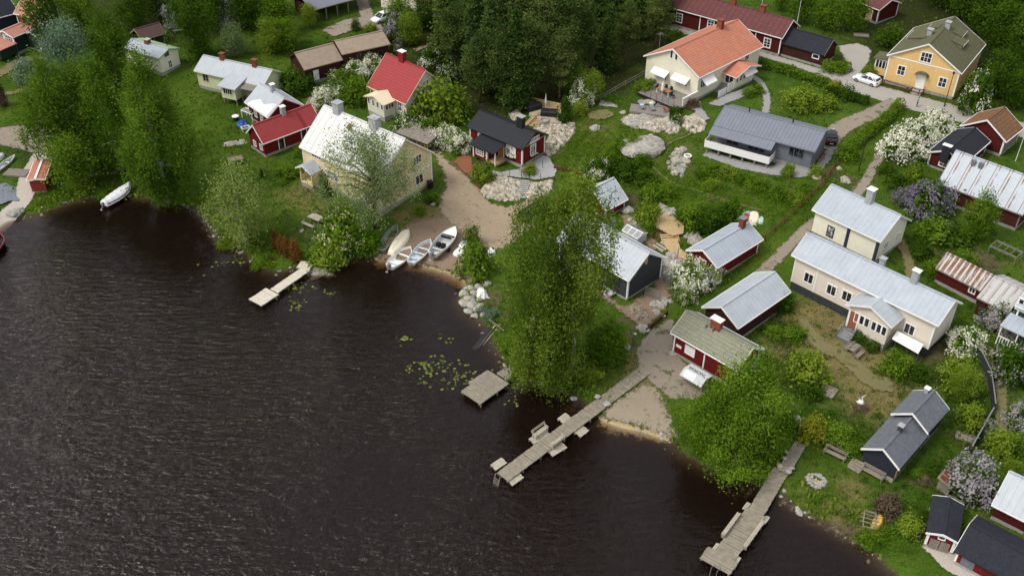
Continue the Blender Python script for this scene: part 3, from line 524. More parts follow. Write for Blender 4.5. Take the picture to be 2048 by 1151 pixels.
    def porch(s, x0, x1, depth, he, hr, wall, roof, fh=.3, oh=.3, back=.2, posts=False, trim=None, name='porch'):
        """gabled porch standing out from the front wall"""
        yw = -s.wy; yf = yw-depth; m = (x0+x1)/2; hw = (x1-x0)/2; sl = (hr-he)/(hw+oh); et = he+sl*oh-.12; w_ = MB()
        if not posts:
            n = [(x0, fh), (x1, fh), (x1, et), (m, hr-.12), (x0, et)]; vs = [(x, yf, z) for x, z in n]+[(x, yw+.05, z) for x, z in n]
            w_.add(vs, [tuple(range(5)), tuple(range(9, 4, -1))]+[(i, 5+i, 5+(i+1) % 5, (i+1) % 5) for i in range(5)])
        else:
            for x in (x0+.08, x1-.08): w_.box((x, yf+.1, (fh+et)/2), (.16, .16, et-fh))
            w_.box((m, (yf+yw)/2, fh-.06), (x1-x0, depth, .12)); w_.box((x0+.05, (yf+yw)/2, fh+.45), (.06, depth, .9)); w_.box((x1-.05, (yf+yw)/2, fh+.45), (.06, depth, .9))
        o = w_.build(name, wall, s.root); f = MB(); f.box((m, (yf+yw)/2+.02, fh/2-.56), (x1-x0-.08, depth-.06, fh+.9)); f.build('porch_base', m_concrete, o)
        r = MB(); t = .1*math.hypot(1, sl); n = [(x0-oh, he), (m, hr), (x1+oh, he), (x1+oh, he-t), (m, hr-t), (x0-oh, he-t)]; yb = yw+back
        vs = [(x, yf-oh, z) for x, z in n]+[(x, yb, z) for x, z in n]; r.add(vs, [tuple(range(6)), tuple(range(11, 5, -1))]+[(i, 6+i, 6+(i+1) % 6, (i+1) % 6) for i in range(6)]); r.build('porch_roof', roof, o)
        b = MB(); n2 = [(x0-oh-.02, he-t-.05), (x0-oh-.02, he+.02), (m, hr+.03), (x1+oh+.02, he+.02), (x1+oh+.02, he-t-.05), (m, hr-t-.05)]; vs = [(x, yf-oh-.045, z) for x, z in n2]+[(x, yf-oh-.003, z) for x, z in n2]
        b.add(vs, [tuple(range(6)), tuple(range(11, 5, -1))]+[(i, 6+i, 6+(i+1) % 6, (i+1) % 6) for i in range(6)])
        for x in (x0-oh, x1+oh): b.box((x, (yf-oh+yb)/2, he-.08), (.08, yb-yf+oh-.1, .1))
        b.build('porch_trim', trim or s.trim, o)
        return o
# cream long house with its porch
h = House('CL', 'cream_house', 'long cream boarded house with pale metal roof, gabled porch and brown front door', wall=m_cream, roof=m_tin, found=m_dkgrey, fh=1.0)
u0 = h.on('F', 1635, 545)[0]; b = MB(); b.box((u0, -h.wy-.012, (1+h.et)/2), (.18, .05, h.et-1.02)); b.build('corner_board', m_white, h.root)
for px, py in ((1617.5,555.8),(1662.8,579.8),(1693.6,592.4),(1819,658)): h.win('F', px, py, 1.0, 1.15, 2, 1, fw=.15)
xl, xr = h.on('F', 1693, 640, 2.3)[0], h.on('F', 1768, 690, 2.3)[0]; po = h.porch(xl, xr, 2.3, 3.55, 4.75, m_cream, m_tinw, fh=.7, oh=.4, back=.5)
xm = (xl+xr)/2+.25
for i, dx in enumerate((-1.55, -.95, -.35, .45, 1.05, 1.65)): h.win('F', 0, 0, .42, 1.05, 1, 1, fw=.09, uz=(xm+dx, 2.35), parent=po, off=2.3, name='porch_window')
fr = h.frame('F', 2.3); d = MB(); h.slabm(d, fr, xl+.25, xl+1.15, .75, 2.85, -.02, .05); d.build('door', m_brownDoor, h.root); d = MB(); h.slabm(d, fr, xl+.02, xl+.24, .72, 3.2, -.02, .06); h.slabm(d, fr, xl+1.16, xl+1.3, .72, 3.2, -.02, .06); d.build('door_frame', m_white, h.root)
st = MB(); yq = -h.wy-2.3
for i in range(4): st.box((xl+.7, yq-.45-.3*i, .62-.17*i-.5), (1.5, .3, 1.0))
for x in (xl-.05, xl+1.45):
    st.bar((x, yq-.3, 1.5), (x, yq-1.5, 1.0), .05); st.bar((x, yq-.3, 1.15), (x, yq-1.5, .65), .05)
    for yy, zz in ((-.3, 1.5), (-.9, 1.25), (-1.5, 1.0)): st.bar((x, yq+yy, .1), (x, yq+yy, zz), .05)
st.bar((xl-.05, yq-1.5, 1.0), (xl-1.4, yq-1.6, .95), .05); st.bar((xl-1.4, yq-1.6, .05), (xl-1.4, yq-1.6, .95), .05); st.build('steps', m_metal, h.root)
h.chimney(0, 0, .7, .55, 1.3, m_plaster, m_white, x=h.on('R', 1831, 553)[0]); h.chimney(0, 0, .55, .55, .9, m_plaster, m_plaster, y=.9, x=h.on('R', 1759, 522)[0])
# pale two storey house behind it
h = House('PH', 'pale_house', 'tall pale rendered house with grey metal roof and dark blue painted strips', wall=m_pale, roof=m_tin, found=m_stone, fh=.5, trim=m_white, boards=False)
h.win('F', 1661, 463, .75, 1.3, 2, 3, fmat=m_bluetrim, gmat=m_curtain)
for px, py in ((1695.4,470),(1752.5,500)): u, z = h.on('F', px, py); b = MB(); b.box((u, -h.wy-.012, (h.et+.5)/2), (.42, .05, h.et-.52)); b.build('painted_strip', m_bluetrim, h.root)
h.win('1', 1771, 493, .8, 1.3, 2, 3, gmat=m_curtain); h.win('1', 1796, 473, .6, .9, 2, 2, gmat=m_curtain)
h.chimney(1738, 405, .8, .8, 1.5, m_plaster, m_white)
for px in (1700, 1722): x = h.on('R', px, 395)[0]; b = MB(); b.tube([(x, .2, h.hr-.2), (x, .2, h.hr+.7)], .05); b.build('vent_pipe', m_metal, h.roof)
# red sauna at the jetty
h = House('SA', 'red_sauna', 'small red sauna with mossy grey-green tile roof and big brick chimney by the jetty', 'sauna', wall=m_red, roof=m_moss, found=m_stone, frontboards=((1408.5,717),))
h.win('F', 1380, 701, 1.15, 1.0, 4, 3, gmat=m_white, fw=.07); u, z = h.on('F', 1357.7, 692); b = MB(); h.slabm(b, h.frame('F'), u-.35, u+.35, z-.17, z+.17, .005, .04); b.build('sign_board', m_white, h.root)
h.chimney(1434, 644, 1.15, .65, .9, m_brick, m_white)
for px, py in ((1418,646),(1430,664)): x = h.on('R', px, py)[0]; b = MB(); b.tube([(x, -.5, h.hr-.35), (x, -.5, h.hr+.15)], .11); b.build('vent_pipe', m_metal, h.roof)
b = MB(); b.box((h.lx+.7, .3, 1.55), (1.5, 2.6, .08), 0, 0, .22); b.bar((h.lx+1.35, -.9, 0), (h.lx+1.35, -.9, 1.4), .1); b.bar((h.lx+1.35, 1.5, 0), (h.lx+1.35, 1.5, 1.4), .1); b.build('lean_to', m_greyroof, h.root)
# open grey roofed barn
h = House('GB', 'boat_barn', 'open sided dark timber barn with pale metal roof behind the red sauna', 'barn', wall=m_brown, roof=m_tinw, boards=False, trim=m_white)
for y in (-.9, .7): b = MB(); h.slabm(b, h.frame('0'), y-.55, y+.55, .4, 1.9, .0, .03); b.build('door', m_navy, h.root)  # dark slabs on the closed wall paint the shade of the open gable
# red cottage with brick chimney
h = House('RS', 'red_cottage', 'red cottage with grey metal roof and tall brick chimney, lilac bush at its gable', 'cottage', wall=m_red, roof=m_tin, found=m_stone)
h.win('0', 1404.7, 526.7, .8, 1.0, 2, 1, fw=.14); h.chimney(1483, 458, .65, .6, 1.1, m_brick, m_greyroof)
# charcoal boathouse under the birches
h = House('BH', 'boathouse', 'charcoal boathouse with pale metal roof and white corner post, half under the big birches', 'boathouse', wall=m_dkgrey, roof=m_tinw, found=m_concrete, th=.16)
u, z = h.on('F', 1230, 563); d = MB(); h.slabm(d, h.frame('F'), u-.95, u+.75, .35, 2.3, .005, .03); d.build('door', m_tarp, h.root); h.win('1', 1292.5, 522.5, .35, .6, 1, 1, gmat=m_newwood, fmat=m_newwood, fw=.05)  # black slab here paints the shade inside the open doorway, no door leaf
# red shed behind it
h = House('SH', 'red_shed', 'red shed with pale metal roof and white corner posts behind the birch crowns', 'shed', wall=m_red, roof=m_tinw)
# low grey house with long balcony
h = House('GR', 'grey_house', 'low grey house with blue-grey ribbed roof and long white balcony', wall=m_greyboard, roof=m_greyroof, trim=m_greyroof, found=m_concrete, fh=.5, boards=False)
h.win('F', 1592.8, 305, 1.9, 1.25, 3, 1, fmat=m_greyboard, fw=.07)
dx = h.on('F', 1546, 325)[0]; x0, x1 = -h.lx-.7, dx; D = 2.1; yw = -h.wy
r = MB(); z1 = h.he-.02; zz = h.he-D*h.sl*.75; r.add([(-h.L/2, -h.W/2+.1, z1), (x1, -h.W/2+.1, z1), (x1, -h.W/2-1.7, zz), (-h.L/2, -h.W/2-1.7, zz), (-h.L/2, -h.W/2+.1, z1-.1), (x1, -h.W/2+.1, z1-.1), (x1, -h.W/2-1.7, zz-.1), (-h.L/2, -h.W/2-1.7, zz-.1)], [(0, 1, 2, 3), (7, 6, 5, 4), (0, 4, 5, 1), (1, 5, 6, 2), (2, 6, 7, 3), (3, 7, 4, 0)]); r.build('balcony_roof', m_greyroof, h.root)
b = MB(); b.box(((x0+x1)/2, yw-D/2, .62), (x1-x0, D, .12))
for q in np.linspace(x0+.3, x1-.3, 6): b.box((q, yw-D+.3, .1), (.22, .22, 1.0))
bal = b.build('balcony', m_deckgrey, h.root); b = MB(); b.box(((x0+x1)/2, yw-D-.03, 1.15), (x1-x0, .05, 1.05)); b.box((x0-.03, yw-D/2, 1.15), (.05, D, 1.05)); b.box((x1+.03, yw-D/2+.0, 1.15), (.05, D, 1.05)); b.build('balcony_screen', m_white, bal)
b = MB(); b.box((x0+.0, h.wy*.3, 1.15), (.05, 3.2, 1.0)); b.box((x0+.5, h.wy*.3+1.6, 1.15), (1.0, .05, 1.0)); b.box((x0+.5, h.wy*.3-1.6, 1.15), (1.0, .05, 1.0)); b.box((x0+.5, h.wy*.3, .6), (1., 3.2, .1)); b.build('side_balcony', m_white, h.root)
h.win('F', 0, 0, 1.6, 1.5, 2, 1, uz=(x0+3.2, 1.7), fmat=m_greyboard, fw=.06); h.win('F', 0, 0, 2.2, 1.5, 3, 1, uz=(x0+6.6, 1.7), fmat=m_greyboard, fw=.06)
for px, py in ((1498.5,222),(1586,243)): x = h.on('R', px, py)[0]; b = MB(); b.tube([(x, .1, h.hr-.1), (x, .1, h.hr+.65)], .1); b.build('vent_pipe', m_tarp, h.roof)
# cream house with the orange roof
h = House('OR', 'orange_roofed_house', 'large cream house with orange tile roof and white window awnings', wall=m_butter, roof=m_orange, found=m_concrete, fh=.3, trim=m_white, boards=False)
def awning(s, side, u, z, w, out=.9, drop=.75, tilt=None):
    fr = s.frame(side); a = MB(); vs = [fr(u-w/2, .03, z), fr(u+w/2, .03, z), fr(u+w/2, out, z-drop), fr(u-w/2, out, z-drop)]; vs += [(x, y, q-.03) for x, y, q in vs]; vs += [fr(u+w/2, out, z-drop-.2), fr(u-w/2, out, z-drop-.2)]
    a.add(vs, [(0, 1, 2, 3), (7, 6, 5, 4), (0, 4, 5, 1), (1, 5, 6, 2), (3, 7, 4, 0), (3, 2, 8, 9)]); o = a.build('awning', m_fabricw, s.root); 
    for e in (-1, 1): p = MB(); p.bar(fr(u+e*w/2, .02, z-drop), fr(u+e*w/2, out, z-drop-.02), .03); p.build('awning_arm', m_metal, o)
for px, py in ((1324,150.5),(1364.7,163.5)):
    h.win('0', px, py, 1.75, 1.0, 3, 1); u, z = h.on('0', px, py); awning(h, '0', u+.1, z+1.0, 2.9, 1.05, .6)
h.win('0', 1343.5, 109, .38, 1.05, 1, 1); h.win('0', 1353, 113, .38, 1.05, 1, 1); h.win('F', 1409, 165, 1.9, 1.2, 4, 1); u, z = h.on('F', 1409, 165); awning(h, 'F', u+.3, z+1.05, 2.7, 1.15, .85); h.win('F', 1494, 113, .9, 1.0, 2, 1)
xa, xb = h.on('F', 1466, 180, 1.9)[0], h.on('F', 1503, 162, 1.9)[0]; po = h.porch(xa, xb, 2.0, 2.65, 3.55, m_butter, m_orange, fh=.3, oh=.75, back=1.8, name='sun_porch')
for i in range(5): h.win('F', 0, 0, .42, .95, 1, 1, uz=(xa+.55+i*(xb-xa-1.1)/4, 1.75), off=2.0, parent=po, name='porch_window', fw=.07)
u = MB(); fr = lambda u_, n, z: (xa-n, u_, z); h.slabm(u, fr, -h.wy-1.7, -h.wy-.35, 1.0, 2.2, -.02, .03); u.build('porch_pane', m_glass, po); u = MB()
for q in (-1.74, -1.02, -.3): h.slabm(u, fr, -h.wy+q-.04, -h.wy+q+.04, .95, 2.25, -.02, .06)
h.slabm(u, fr, -h.wy-1.7, -h.wy-.34, 2.2, 2.28, -.02, .05); u.build('porch_frame', m_white, po)
awning(h, 'F', (xa+xb)/2+.3, 2.75, 2.6, 2.9, .1) if False else None
b = MB(); y0 = -h.wy-2.05; vs = [((xa+xb)/2-.7, y0, 2.55), (xb-.1, y0, 2.55), (xb-.1, y0-.8, 1.95), ((xa+xb)/2-.7, y0-.8, 1.95)]; vs += [(x, y, z-.03) for x, y, z in vs]; b.add(vs, [(0, 1, 2, 3), (7, 6, 5, 4), (0, 4, 5, 1), (1, 5, 6, 2), (2, 6, 7, 3), (3, 7, 4, 0)]); b.build('awning', m_fabricw, po)
h.chimney(1440, 56, .7, .9, 1.1, m_redbrick if False else m_brick, m_brick); b = MB(); b.bar((-h.lx+.8, h.W*.32, h.hr-1.2), (-h.lx+.8, h.W*.32, h.hr+1.1), .05); 
for q in (-.35, 0, .3): b.bar((-h.lx+.8+q, h.W*.32-.4, h.hr+.95), (-h.lx+.8+q, h.W*.32+.4, h.hr+.95), .03)
b.bar((-h.lx+.3, h.W*.32, h.hr+.95), (-h.lx+1.3, h.W*.32, h.hr+.95), .03); b.build('antenna', m_metal, h.roof)
b = MB(); xs = h.on('F', 1440, 185, 1.6)[0]
for i in range(6): b.box((xa-.6-.32*i, -h.wy-.75, .95-.17*i-.5), (.34, 1.2, 1.0))
stair = b.build('steps', m_deckgrey, h.root); b = MB(); b.box((xa-.4, -h.wy-1.75, .75), (1.9, .06, 1.5)); b.box((xa-2.6, -h.wy-1.75, .5), (2.0, .06, 1.15)); b.box((xa-.1, -h.wy-.85, .6), (1.1, 1.7, .1)); b.build('stair_screen', m_white, h.root)
ORH = h
# yellow manor house by the road
h = House('YH', 'yellow_house', 'ochre yellow house with lichen grown tile roof and arched canopy over its white door', wall=m_ochre, roof=m_mosstile2, found=m_stone, fh=.4)
for px, py in ((1802.5,141),(1885,165)): h.win('0', px, py, 1.0, 1.35, 2, 2, fw=.15)
h.win('0', 1852.6, 115, 1.45, 1.35, 3, 2, fw=.15); h.door('0', 1841, 164, 1.05, 2.1, m_white); u, z = h.on('0', 1841, 164)
b = MB(); n = 8; A = [(math.cos(PI*i/n)*.95, math.sin(PI*i/n)*.55) for i in range(n+1)]; vs = [(-h.lx-e, u+p, z+1.05+q) for e in (.02, .8) for p, q in A]+[(-h.lx-e, u+p*1.06, z+1.11+q*1.1) for e in (.02, .8) for p, q in A]; m_ = n+1
b.add(vs, [(i, i+1, m_+i+1, m_+i) for i in range(n)]+[(2*m_+i, 3*m_+i, 3*m_+i+1, 2*m_+i+1) for i in range(n)]+[(m_+i, m_+i+1, 3*m_+i+1, 3*m_+i) for i in range(n)]); b.build('door_canopy', m_mosstile2, h.root)
b = MB(); zb = h.on('0', 1840, 120)[1]; h.slabm(b, h.frame('0'), -h.wy+.1, h.wy-.1, h.et-.25, h.et-.07, .002, .04); b.build('belt_board', m_white, h.root)
b = MB(); b.box((-h.lx-.6, u, .1), (1.2, 1.5, .35)); b.box((-h.lx-1.35, u, .0), (.3, 1.5, .2)); b.build('doorstep', m_stone, h.root)
for xq, e, w_, y0, y1, up_ in ((-.6, 1, 3.4, 1.7, 4.1, .75), (2.4, 1, 1.6, .9, 2.2, .45), (.6, -1, 2.6, 1.9, 3.5, .5), (3.0, -1, 2.4, 1.2, 2.6, .4)):   # low shed dormers on both roof slopes
    zr = lambda y: h.hr-y*h.sl; b = MB(); A_ = [(e*y0, zr(y0)+.02), (e*y1, zr(y1)+up_), (e*y1, zr(y1)-.05)]; b.prism(A_, xq-w_/2, xq+w_/2); dm = b.build('dormer', m_greyw, h.roof)
    b = MB(); b.prism([(e*(y0-.05), zr(y0)+.05), (e*(y1+.2), zr(y1)+up_-.01), (e*(y1+.2), zr(y1)+up_+.07), (e*(y0-.05), zr(y0)+.13)], xq-w_/2-.15, xq+w_/2+.15); b.build('dormer_roof', m_mosstile2, h.roof); b = MB(); b.box((xq, e*(y1+.215), zr(y1)+up_+.02), (w_+.34, .03, .16)); b.build('dormer_edge', m_white, h.roof)
for xx, yy in ((-1.2, 1.4), (1.6, -.3)): h.chimney(0, 0, .75, .7, .8, m_plaster, m_plaster, y=yy, x=xx)
b = MB(); xq = -h.lx+2.6; b.box((xq, h.wy+1.1, 1.5), (2.3, 2.2, 2.6)); vr = b.build('veranda', m_ochre, h.root); b = MB(); b.box((xq, h.wy+1.15, 2.95), (2.9, 2.8, .14), 0, -.12); b.build('veranda_roof', m_mosstile2, vr); b = MB()
b.box((xq-1.17, h.wy+1.1, 2.0), (.06, 2.1, 1.3)); b.box((xq, h.wy+2.22, 2.0), (2.2, .06, 1.3)); b.build('veranda_frame', m_white, vr); b = MB()
for q in (-.75, -.25, .25, .75): b.box((xq-1.2, h.wy+1.1+q, 2.0), (.05, .38, 1.15)); b.box((xq+q, h.wy+2.25, 2.0), (.38, .05, 1.15))
b.build('pane', m_glass, vr)
# cream house with the red tile roof
h = House('RR', 'red_roofed_house', 'off white house with bright red tile roof and red chimney', wall=m_off, roof=m_redtile, trim=m_ivory, found=m_concrete, fh=.4)
h.win('1', 851, 170, 1.0, 1.3, 3, 1, fmat=m_white, gmat=m_curtain); h.win('1', 862, 205, 1.0, 1.2, 2, 1, fmat=m_white); h.win('F', 748, 187, 1.3, .8, 2, 1, fmat=m_white); h.win('F', 800, 213, .7, 1.3, 2, 2, fmat=m_white)
xa = h.on('F', 740, 237, 2.)[0]; xb = h.on('F', 772, 243, 2.)[0]; po = h.porch(xa, xb, 2.2, 2.55, 3.3, m_off, m_ivory, fh=.3, oh=.35, back=.35)
for i in range(4): h.win('F', 0, 0, .36, .85, 1, 1, uz=(xa+.4+i*(xb-xa-.8)/3, 1.9), off=2.2, parent=po, name='porch_window', fw=.07, fmat=m_white)
fr = lambda u_, n, z: (xb+n, u_, z); u = MB(); h.slabm(u, fr, -h.wy-1.9, -h.wy-.4, 1.45, 2.3, -.02, .03); u.build('pane', m_glass, po); u = MB()
for q in (-1.94, -1.4, -.9, -.36): h.slabm(u, fr, -h.wy+q-.05, -h.wy+q+.05, 1.4, 2.35, -.02, .05)
u.build('porch_frame', m_white, po); h.chimney(805, 122, 1.0, .7, 1.25, m_redbrick, m_white)
# big pale yellow house with the white roof
h = House('WR', 'white_roofed_house', 'big pale yellow house with worn white metal roof and two grey chimneys, willow in front', wall=m_yel, roof=m_whiteroof, found=m_stone, fh=.4)
h.win('1', 834.3, 319.3, 1.5, 1.15, 3, 1); h.win('1', 838.5, 357.8, 1.3, 1.3, 2, 1); h.win('F', 633, 312, 1.7, .55, 4, 1); h.win('F', 665, 352, 2.1, 1.3, 3, 2, gmat=m_curtain); h.win('F', 738, 395, 1.6, 1.3, 3, 1); h.win('F', 745, 340, 1.4, 1.0, 2, 1)
h.chimney(677, 227, 1.1, 1.0, 1.1, m_plaster, m_plaster); h.chimney(750, 254, 1.25, 1.0, 1.1, m_rustplaster, m_plaster)
u = h.on('F', 670, 318)[0]; b = MB(); yq = -h.wy; b.prism([(yq-.04, 3.2), (yq-.04, h.he+.75), (yq+2.2, h.he+1.75), (yq+2.2, 3.2)], u-1.5, u+2.2); dm = b.build('dormer', m_yel, h.root); b = MB(); b.prism([(yq-.35, h.he+.72), (yq-.35, h.he+.82), (yq+2.6, h.he+2.2), (yq+2.6, h.he+2.1)], u-1.75, u+2.45); b.build('dormer_roof', m_whiteroof, dm)
h.win('F', 0, 0, 1.7, .8, 3, 1, uz=(u-.2, h.he+.05), off=.04, gmat=m_curtain, parent=dm, name='dormer_window')
b = MB(); h.slabm(b, h.frame('1'), -h.wy+.1, h.wy-.1, 3.02, 3.2, .002, .04); b.build('belt_board', m_white, h.root)
b = MB(); x_, z_ = h.on('R', 711, 243); b.box((x_, -1.1, h.hr-.82), (.7, .8, .12), 0, h.sl*.72); b.build('roof_hatch', m_brick, h.roof)
xa, xb = h.on('F', 605, 375, 1.6)[0], h.on('F', 627, 375, 1.6)[0]; h.porch(xa, xb, 1.7, 2.75, 3.5, m_yel, m_tin, fh=.7, oh=.35, back=.1, posts=True)
# low red outbuilding with red roof
h = House('RL', 'red_roofed_outbuilding', 'low red outbuilding with red metal roof and two white framed doors', 'outbuilding', wall=m_red, roof=m_redtin, boards=False)
h.door('F', 563.4, 289, .8, 1.75, m_glass, base=.35); h.door('F', 608, 267, .8, 1.75, m_glass, base=.35); h.win('0', 510, 286.6, .6, .7, 2, 2); h.win('0', 522.7, 294.2, .6, .7, 2, 2); h.chimney(566, 225, .6, .6, 1.0, m_plaster, m_white)
b = MB(); xq = h.on('R', 590, 218)[0]
for e in (-.18, .18): b.bar((xq+e, -.15, h.hr+.03), (xq+e, -h.W/2, h.he+.08), .05)
for i in range(9): t_ = i/8; b.bar((xq-.18, -.2-t_*(h.W/2-.3), h.hr-t_*(h.hr-h.he)*.95+.04), (xq+.18, -.2-t_*(h.W/2-.3), h.hr-t_*(h.hr-h.he)*.95+.04), .04)
b.build('roof_ladder', m_redtin, h.roof)
# red house with the patched silver roof
h = House('WM', 'silver_roofed_cottage', 'dark red cottage with silvery metal roof with a white patch, beside the red roofed outbuilding', 'cottage', wall=m_red2, roof=m_tinw)
h.chimney(545.5, 180, .55, .55, .9, m_plaster, m_white); b = MB(); y0, y1 = -h.W/2+.05, -h.W/2+1.4; zf = lambda y: h.hr+y*h.sl+.015
b.add([(-h.L*.38, y0, zf(y0)), (h.L*.42, y0, zf(y0)), (h.L*.45, y1+.5, zf(y1+.5)), (h.L*.3, y1+.2, zf(y1+.2)), (h.L*.1, y1-.4, zf(y1-.4)), (-h.L*.12, y1-.1, zf(y1-.1)), (-h.L*.3, y1-.7, zf(y1-.7))], [(0, 1, 2, 3, 4, 5, 6)]); b.build('white_patch', m_white, h.roof); h.win('F', 0, 0, .6, .9, 2, 2, uz=(.8, 1.5)); h.win('F', 0, 0, .6, .9, 2, 2, uz=(-.9, 1.5))
# long pale green house
h = House('PL', 'pale_green_house', 'long pale green house with silver metal roof, boxy wing and brick chimneys', wall=m_palegreen, roof=m_tinw, trim=m_palegreen, fh=.4)
h.win('F', 411.3, 155, .9, 1.1, 2, 1, fmat=m_newwood); h.chimney(444, 112, .7, .6, .8, m_brick, m_brick); h.chimney(509, 126, .7, .6, .9, m_brick, m_brick)
xa, xb = h.on('F', 445, 195, 2.4)[0], h.on('F', 473, 200, 2.4)[0]; b = MB(); b.prism([(-h.wy-2.4, .7), (-h.wy+.05, .7), (-h.wy+.05, 3.1), (-h.wy-2.4, 2.6)], xa, xb); wg = b.build('wing', m_palegreen, h.root); b = MB(); b.prism([(-h.wy-2.8, 2.58), (-h.wy-2.8, 2.7), (-h.wy+.9, 3.45), (-h.wy+.9, 3.33)], xa-.35, xb+.35); b.build('wing_roof', m_tinw, wg)
h.win('F', 0, 0, 1.5, .8, 4, 1, uz=((xa+xb)/2-.1, 1.9), off=2.4, parent=wg, name='wing_window'); b = MB()
for x in (xa+.15, xb-.15): b.box((x, -h.wy-2.2, .2), (.16, .16, 1.1))
b.build('wing_post', m_oldwood, wg); b = MB(); b.prism([(-h.wy-1.8, 2.5), (-h.wy-1.8, 2.56), (-h.wy, 2.86), (-h.wy, 2.8)], xb+.5, xb+3.0); b.bar((xb+2.8, -h.wy-1.7, 0), (xb+2.8, -h.wy-1.7, 2.5), .1); b.bar((xb+.7, -h.wy-1.7, 0), (xb+.7, -h.wy-1.7, 2.5), .1); b.build('porch_roof', m_greyw, h.root)
b = MB(); h.slabm(b, h.frame('F'), h.lx-1.0, h.lx-.3, .5, 2.3, .005, .05); b.build('door', m_newwood, h.root)
# brown barn of two joined lengths
h = House('BR2', 'brown_barn', 'upper length of the weathered brown barn, two white windows under a faded roof', 'barn', wall=m_brown, roof=m_brownroof, boards=False, trim=m_brown, fascia=False)
h.win('F', 718.5, 114, .95, 1.2, 2, 3, fw=.16); h.win('F', 762.3, 101.4, .95, 1.2, 2, 3, fw=.16)
h = House('BR1', 'brown_barn', 'lower length of the weathered brown barn with a white door and one window', 'barn', wall=m_brown, roof=m_brownroof, boards=False, trim=m_brown, fascia=False)
h.win('F', 667.7, 140, .9, .95, 2, 2, fw=.16); h.door('F', 633, 155, .95, 1.7, m_white, base=.3)
# green roofed pale house among the birches
h = House('GH', 'green_roofed_house', 'pale yellow house with a green and grey metal roof behind the birches', wall=m_pale, roof=m_tin, trim=m_greenroof, boards=False)
h.win('1', 332.8, 107.6, .75, .6, 2, 2, fmat=m_greyw); h.win('1', 340.3, 128, .6, 1.1, 2, 2, fmat=m_white); b = MB(); b.prism([(.05, h.hr+.025), (h.W/2+.05, h.he+.025), (h.W/2+.05, h.he+.015), (.05, h.hr+.01)], -h.L/2, h.L/2); b.build('green_slope', m_greenroof, h.roof); h.chimney(295, 84, .8, .7, .5, m_brick, m_greenroof)
# open shelter behind it
def shelter(key, name, label, roof, P=None, back=m_brown, posts=4, cat='shelter', trim=None):
    h = House(key, name, label, cat, roof=roof, open_=True, trim=trim or m_oldwood, P=P); w_ = MB(); w_.box((0, h.wy, h.et/2-.2), (2*h.lx, .1, h.et+.4)); w_.box((-h.lx, 0, h.et/2-.2), (.1, 2*h.wy, h.et+.4)); w_.build('wall', back, h.root)
    for q in np.linspace(-h.lx+.3, h.lx-.1, posts): b = MB(); b.box((q, -h.wy, h.et/2-.2), (.16, .16, h.et+.4)); b.build('post', m_greyw, h.root)
    return h
shelter('BS', 'brown_roofed_shelter', 'open shelter with dark brown roof behind the green roofed house', m_dkbrownroof, posts=3)
h = shelter('GT', 'grey_roofed_shelter', 'long open fronted shed with dark grey roof and posts at the gravel turning place', m_greyroof, posts=6)
# green houses with orange roofs, far left
h = House('OL1', 'green_house', 'dark green house with salmon tile roof and white gable windows at the left edge', wall=m_green, roof=m_salmon); h.chimney(48, 46, .7, .6, .7, m_brick, m_brick)
h.win('0', 17, 77, 1.9, .9, 4, 2); h.win('0', 5.5, 71, .7, .8, 2, 2)
b = MB(); b.prism([(-h.wy-.2, .3), (h.wy-.2, .3), (h.wy-.2, 1.9), (-h.wy-.2, 1.9)], -h.lx-3.2, -h.lx-.01); wg = b.build('wing', m_green, h.root); b = MB(); b.prism([(-h.wy-.6, 1.9), (h.wy+.2, 2.3), (h.wy+.2, 2.42), (-h.wy-.6, 2.02)], -h.lx-3.6, -h.lx+.0); b.build('wing_roof', m_salmon, wg)
h = House('OL2', 'green_house', 'taller dark green house with salmon roof and white eaves, behind the gabled one', wall=m_green, roof=m_salmon)
pp = at(58, 78, 2); House('', 'grey_roofed_annex', 'dark annex with blue-grey roof tucked against the green house', 'annex', wall=m_dkgrey, roof=m_dkfelt, P=(pp[0]+1.5, pp[1]+1.5, 61.7, 4.0, 3.4, 2.6, 3.3, pp[2], .2))
pp = at(-10, 45, 2); House('', 'black_house', 'black house with white bargeboards cut by the left corner of the view', wall=m_navy, roof=m_blackfelt, P=(pp[0]-2, pp[1]+2, 45, 8, 7, 2.8, 5.2, pp[2], .3))
# red cottage with the black roof on its stone terrace
h = House('RC', 'black_roofed_cottage', 'red cottage with black ribbed roof, white trim and an orange front door', 'cottage', wall=m_red, roof=m_blacktile, found=m_stone, trim=m_white, fascia=False)
for o in list(h.root.children):
    if o.name.startswith('bargeboard'): o.data.materials.clear(); o.data.materials.append(m_black)
h.win('F', 961.5, 273, .8, .8, 2, 2, gmat=m_curtain); h.win('F', 1021.6, 302, 1.5, 1.35, 2, 1, gmat=m_curtain, fw=.14); h.win('1', 1066, 298.8, .95, 1.35, 2, 1, gmat=m_curtain, fw=.14)
u, z = h.on('1', 1066.5, 277); b = MB(); fr = h.frame('1')
h.slabm(b, fr, u-1.0, u+1.0, z-.42, z-.30, .02, .3); h.slabm(b, fr, u-1.0, u+1.0, z+.25, z+.33, .2, .3)
for q in np.linspace(-.95, .95, 7): h.slabm(b, fr, u+q-.05, u+q+.05, z-.3, z+.25, .22, .28)
b.build('gable_balcony', m_white, h.root); b = MB(); h.slabm(b, fr, -h.wy+.1, h.wy-.1, z-.62, z-.48, .003, .05); b.build('belt_board', m_newwood, h.root)
h.chimney(1041.8, 243, 1.0, .7, 1.35, m_black, m_concrete)
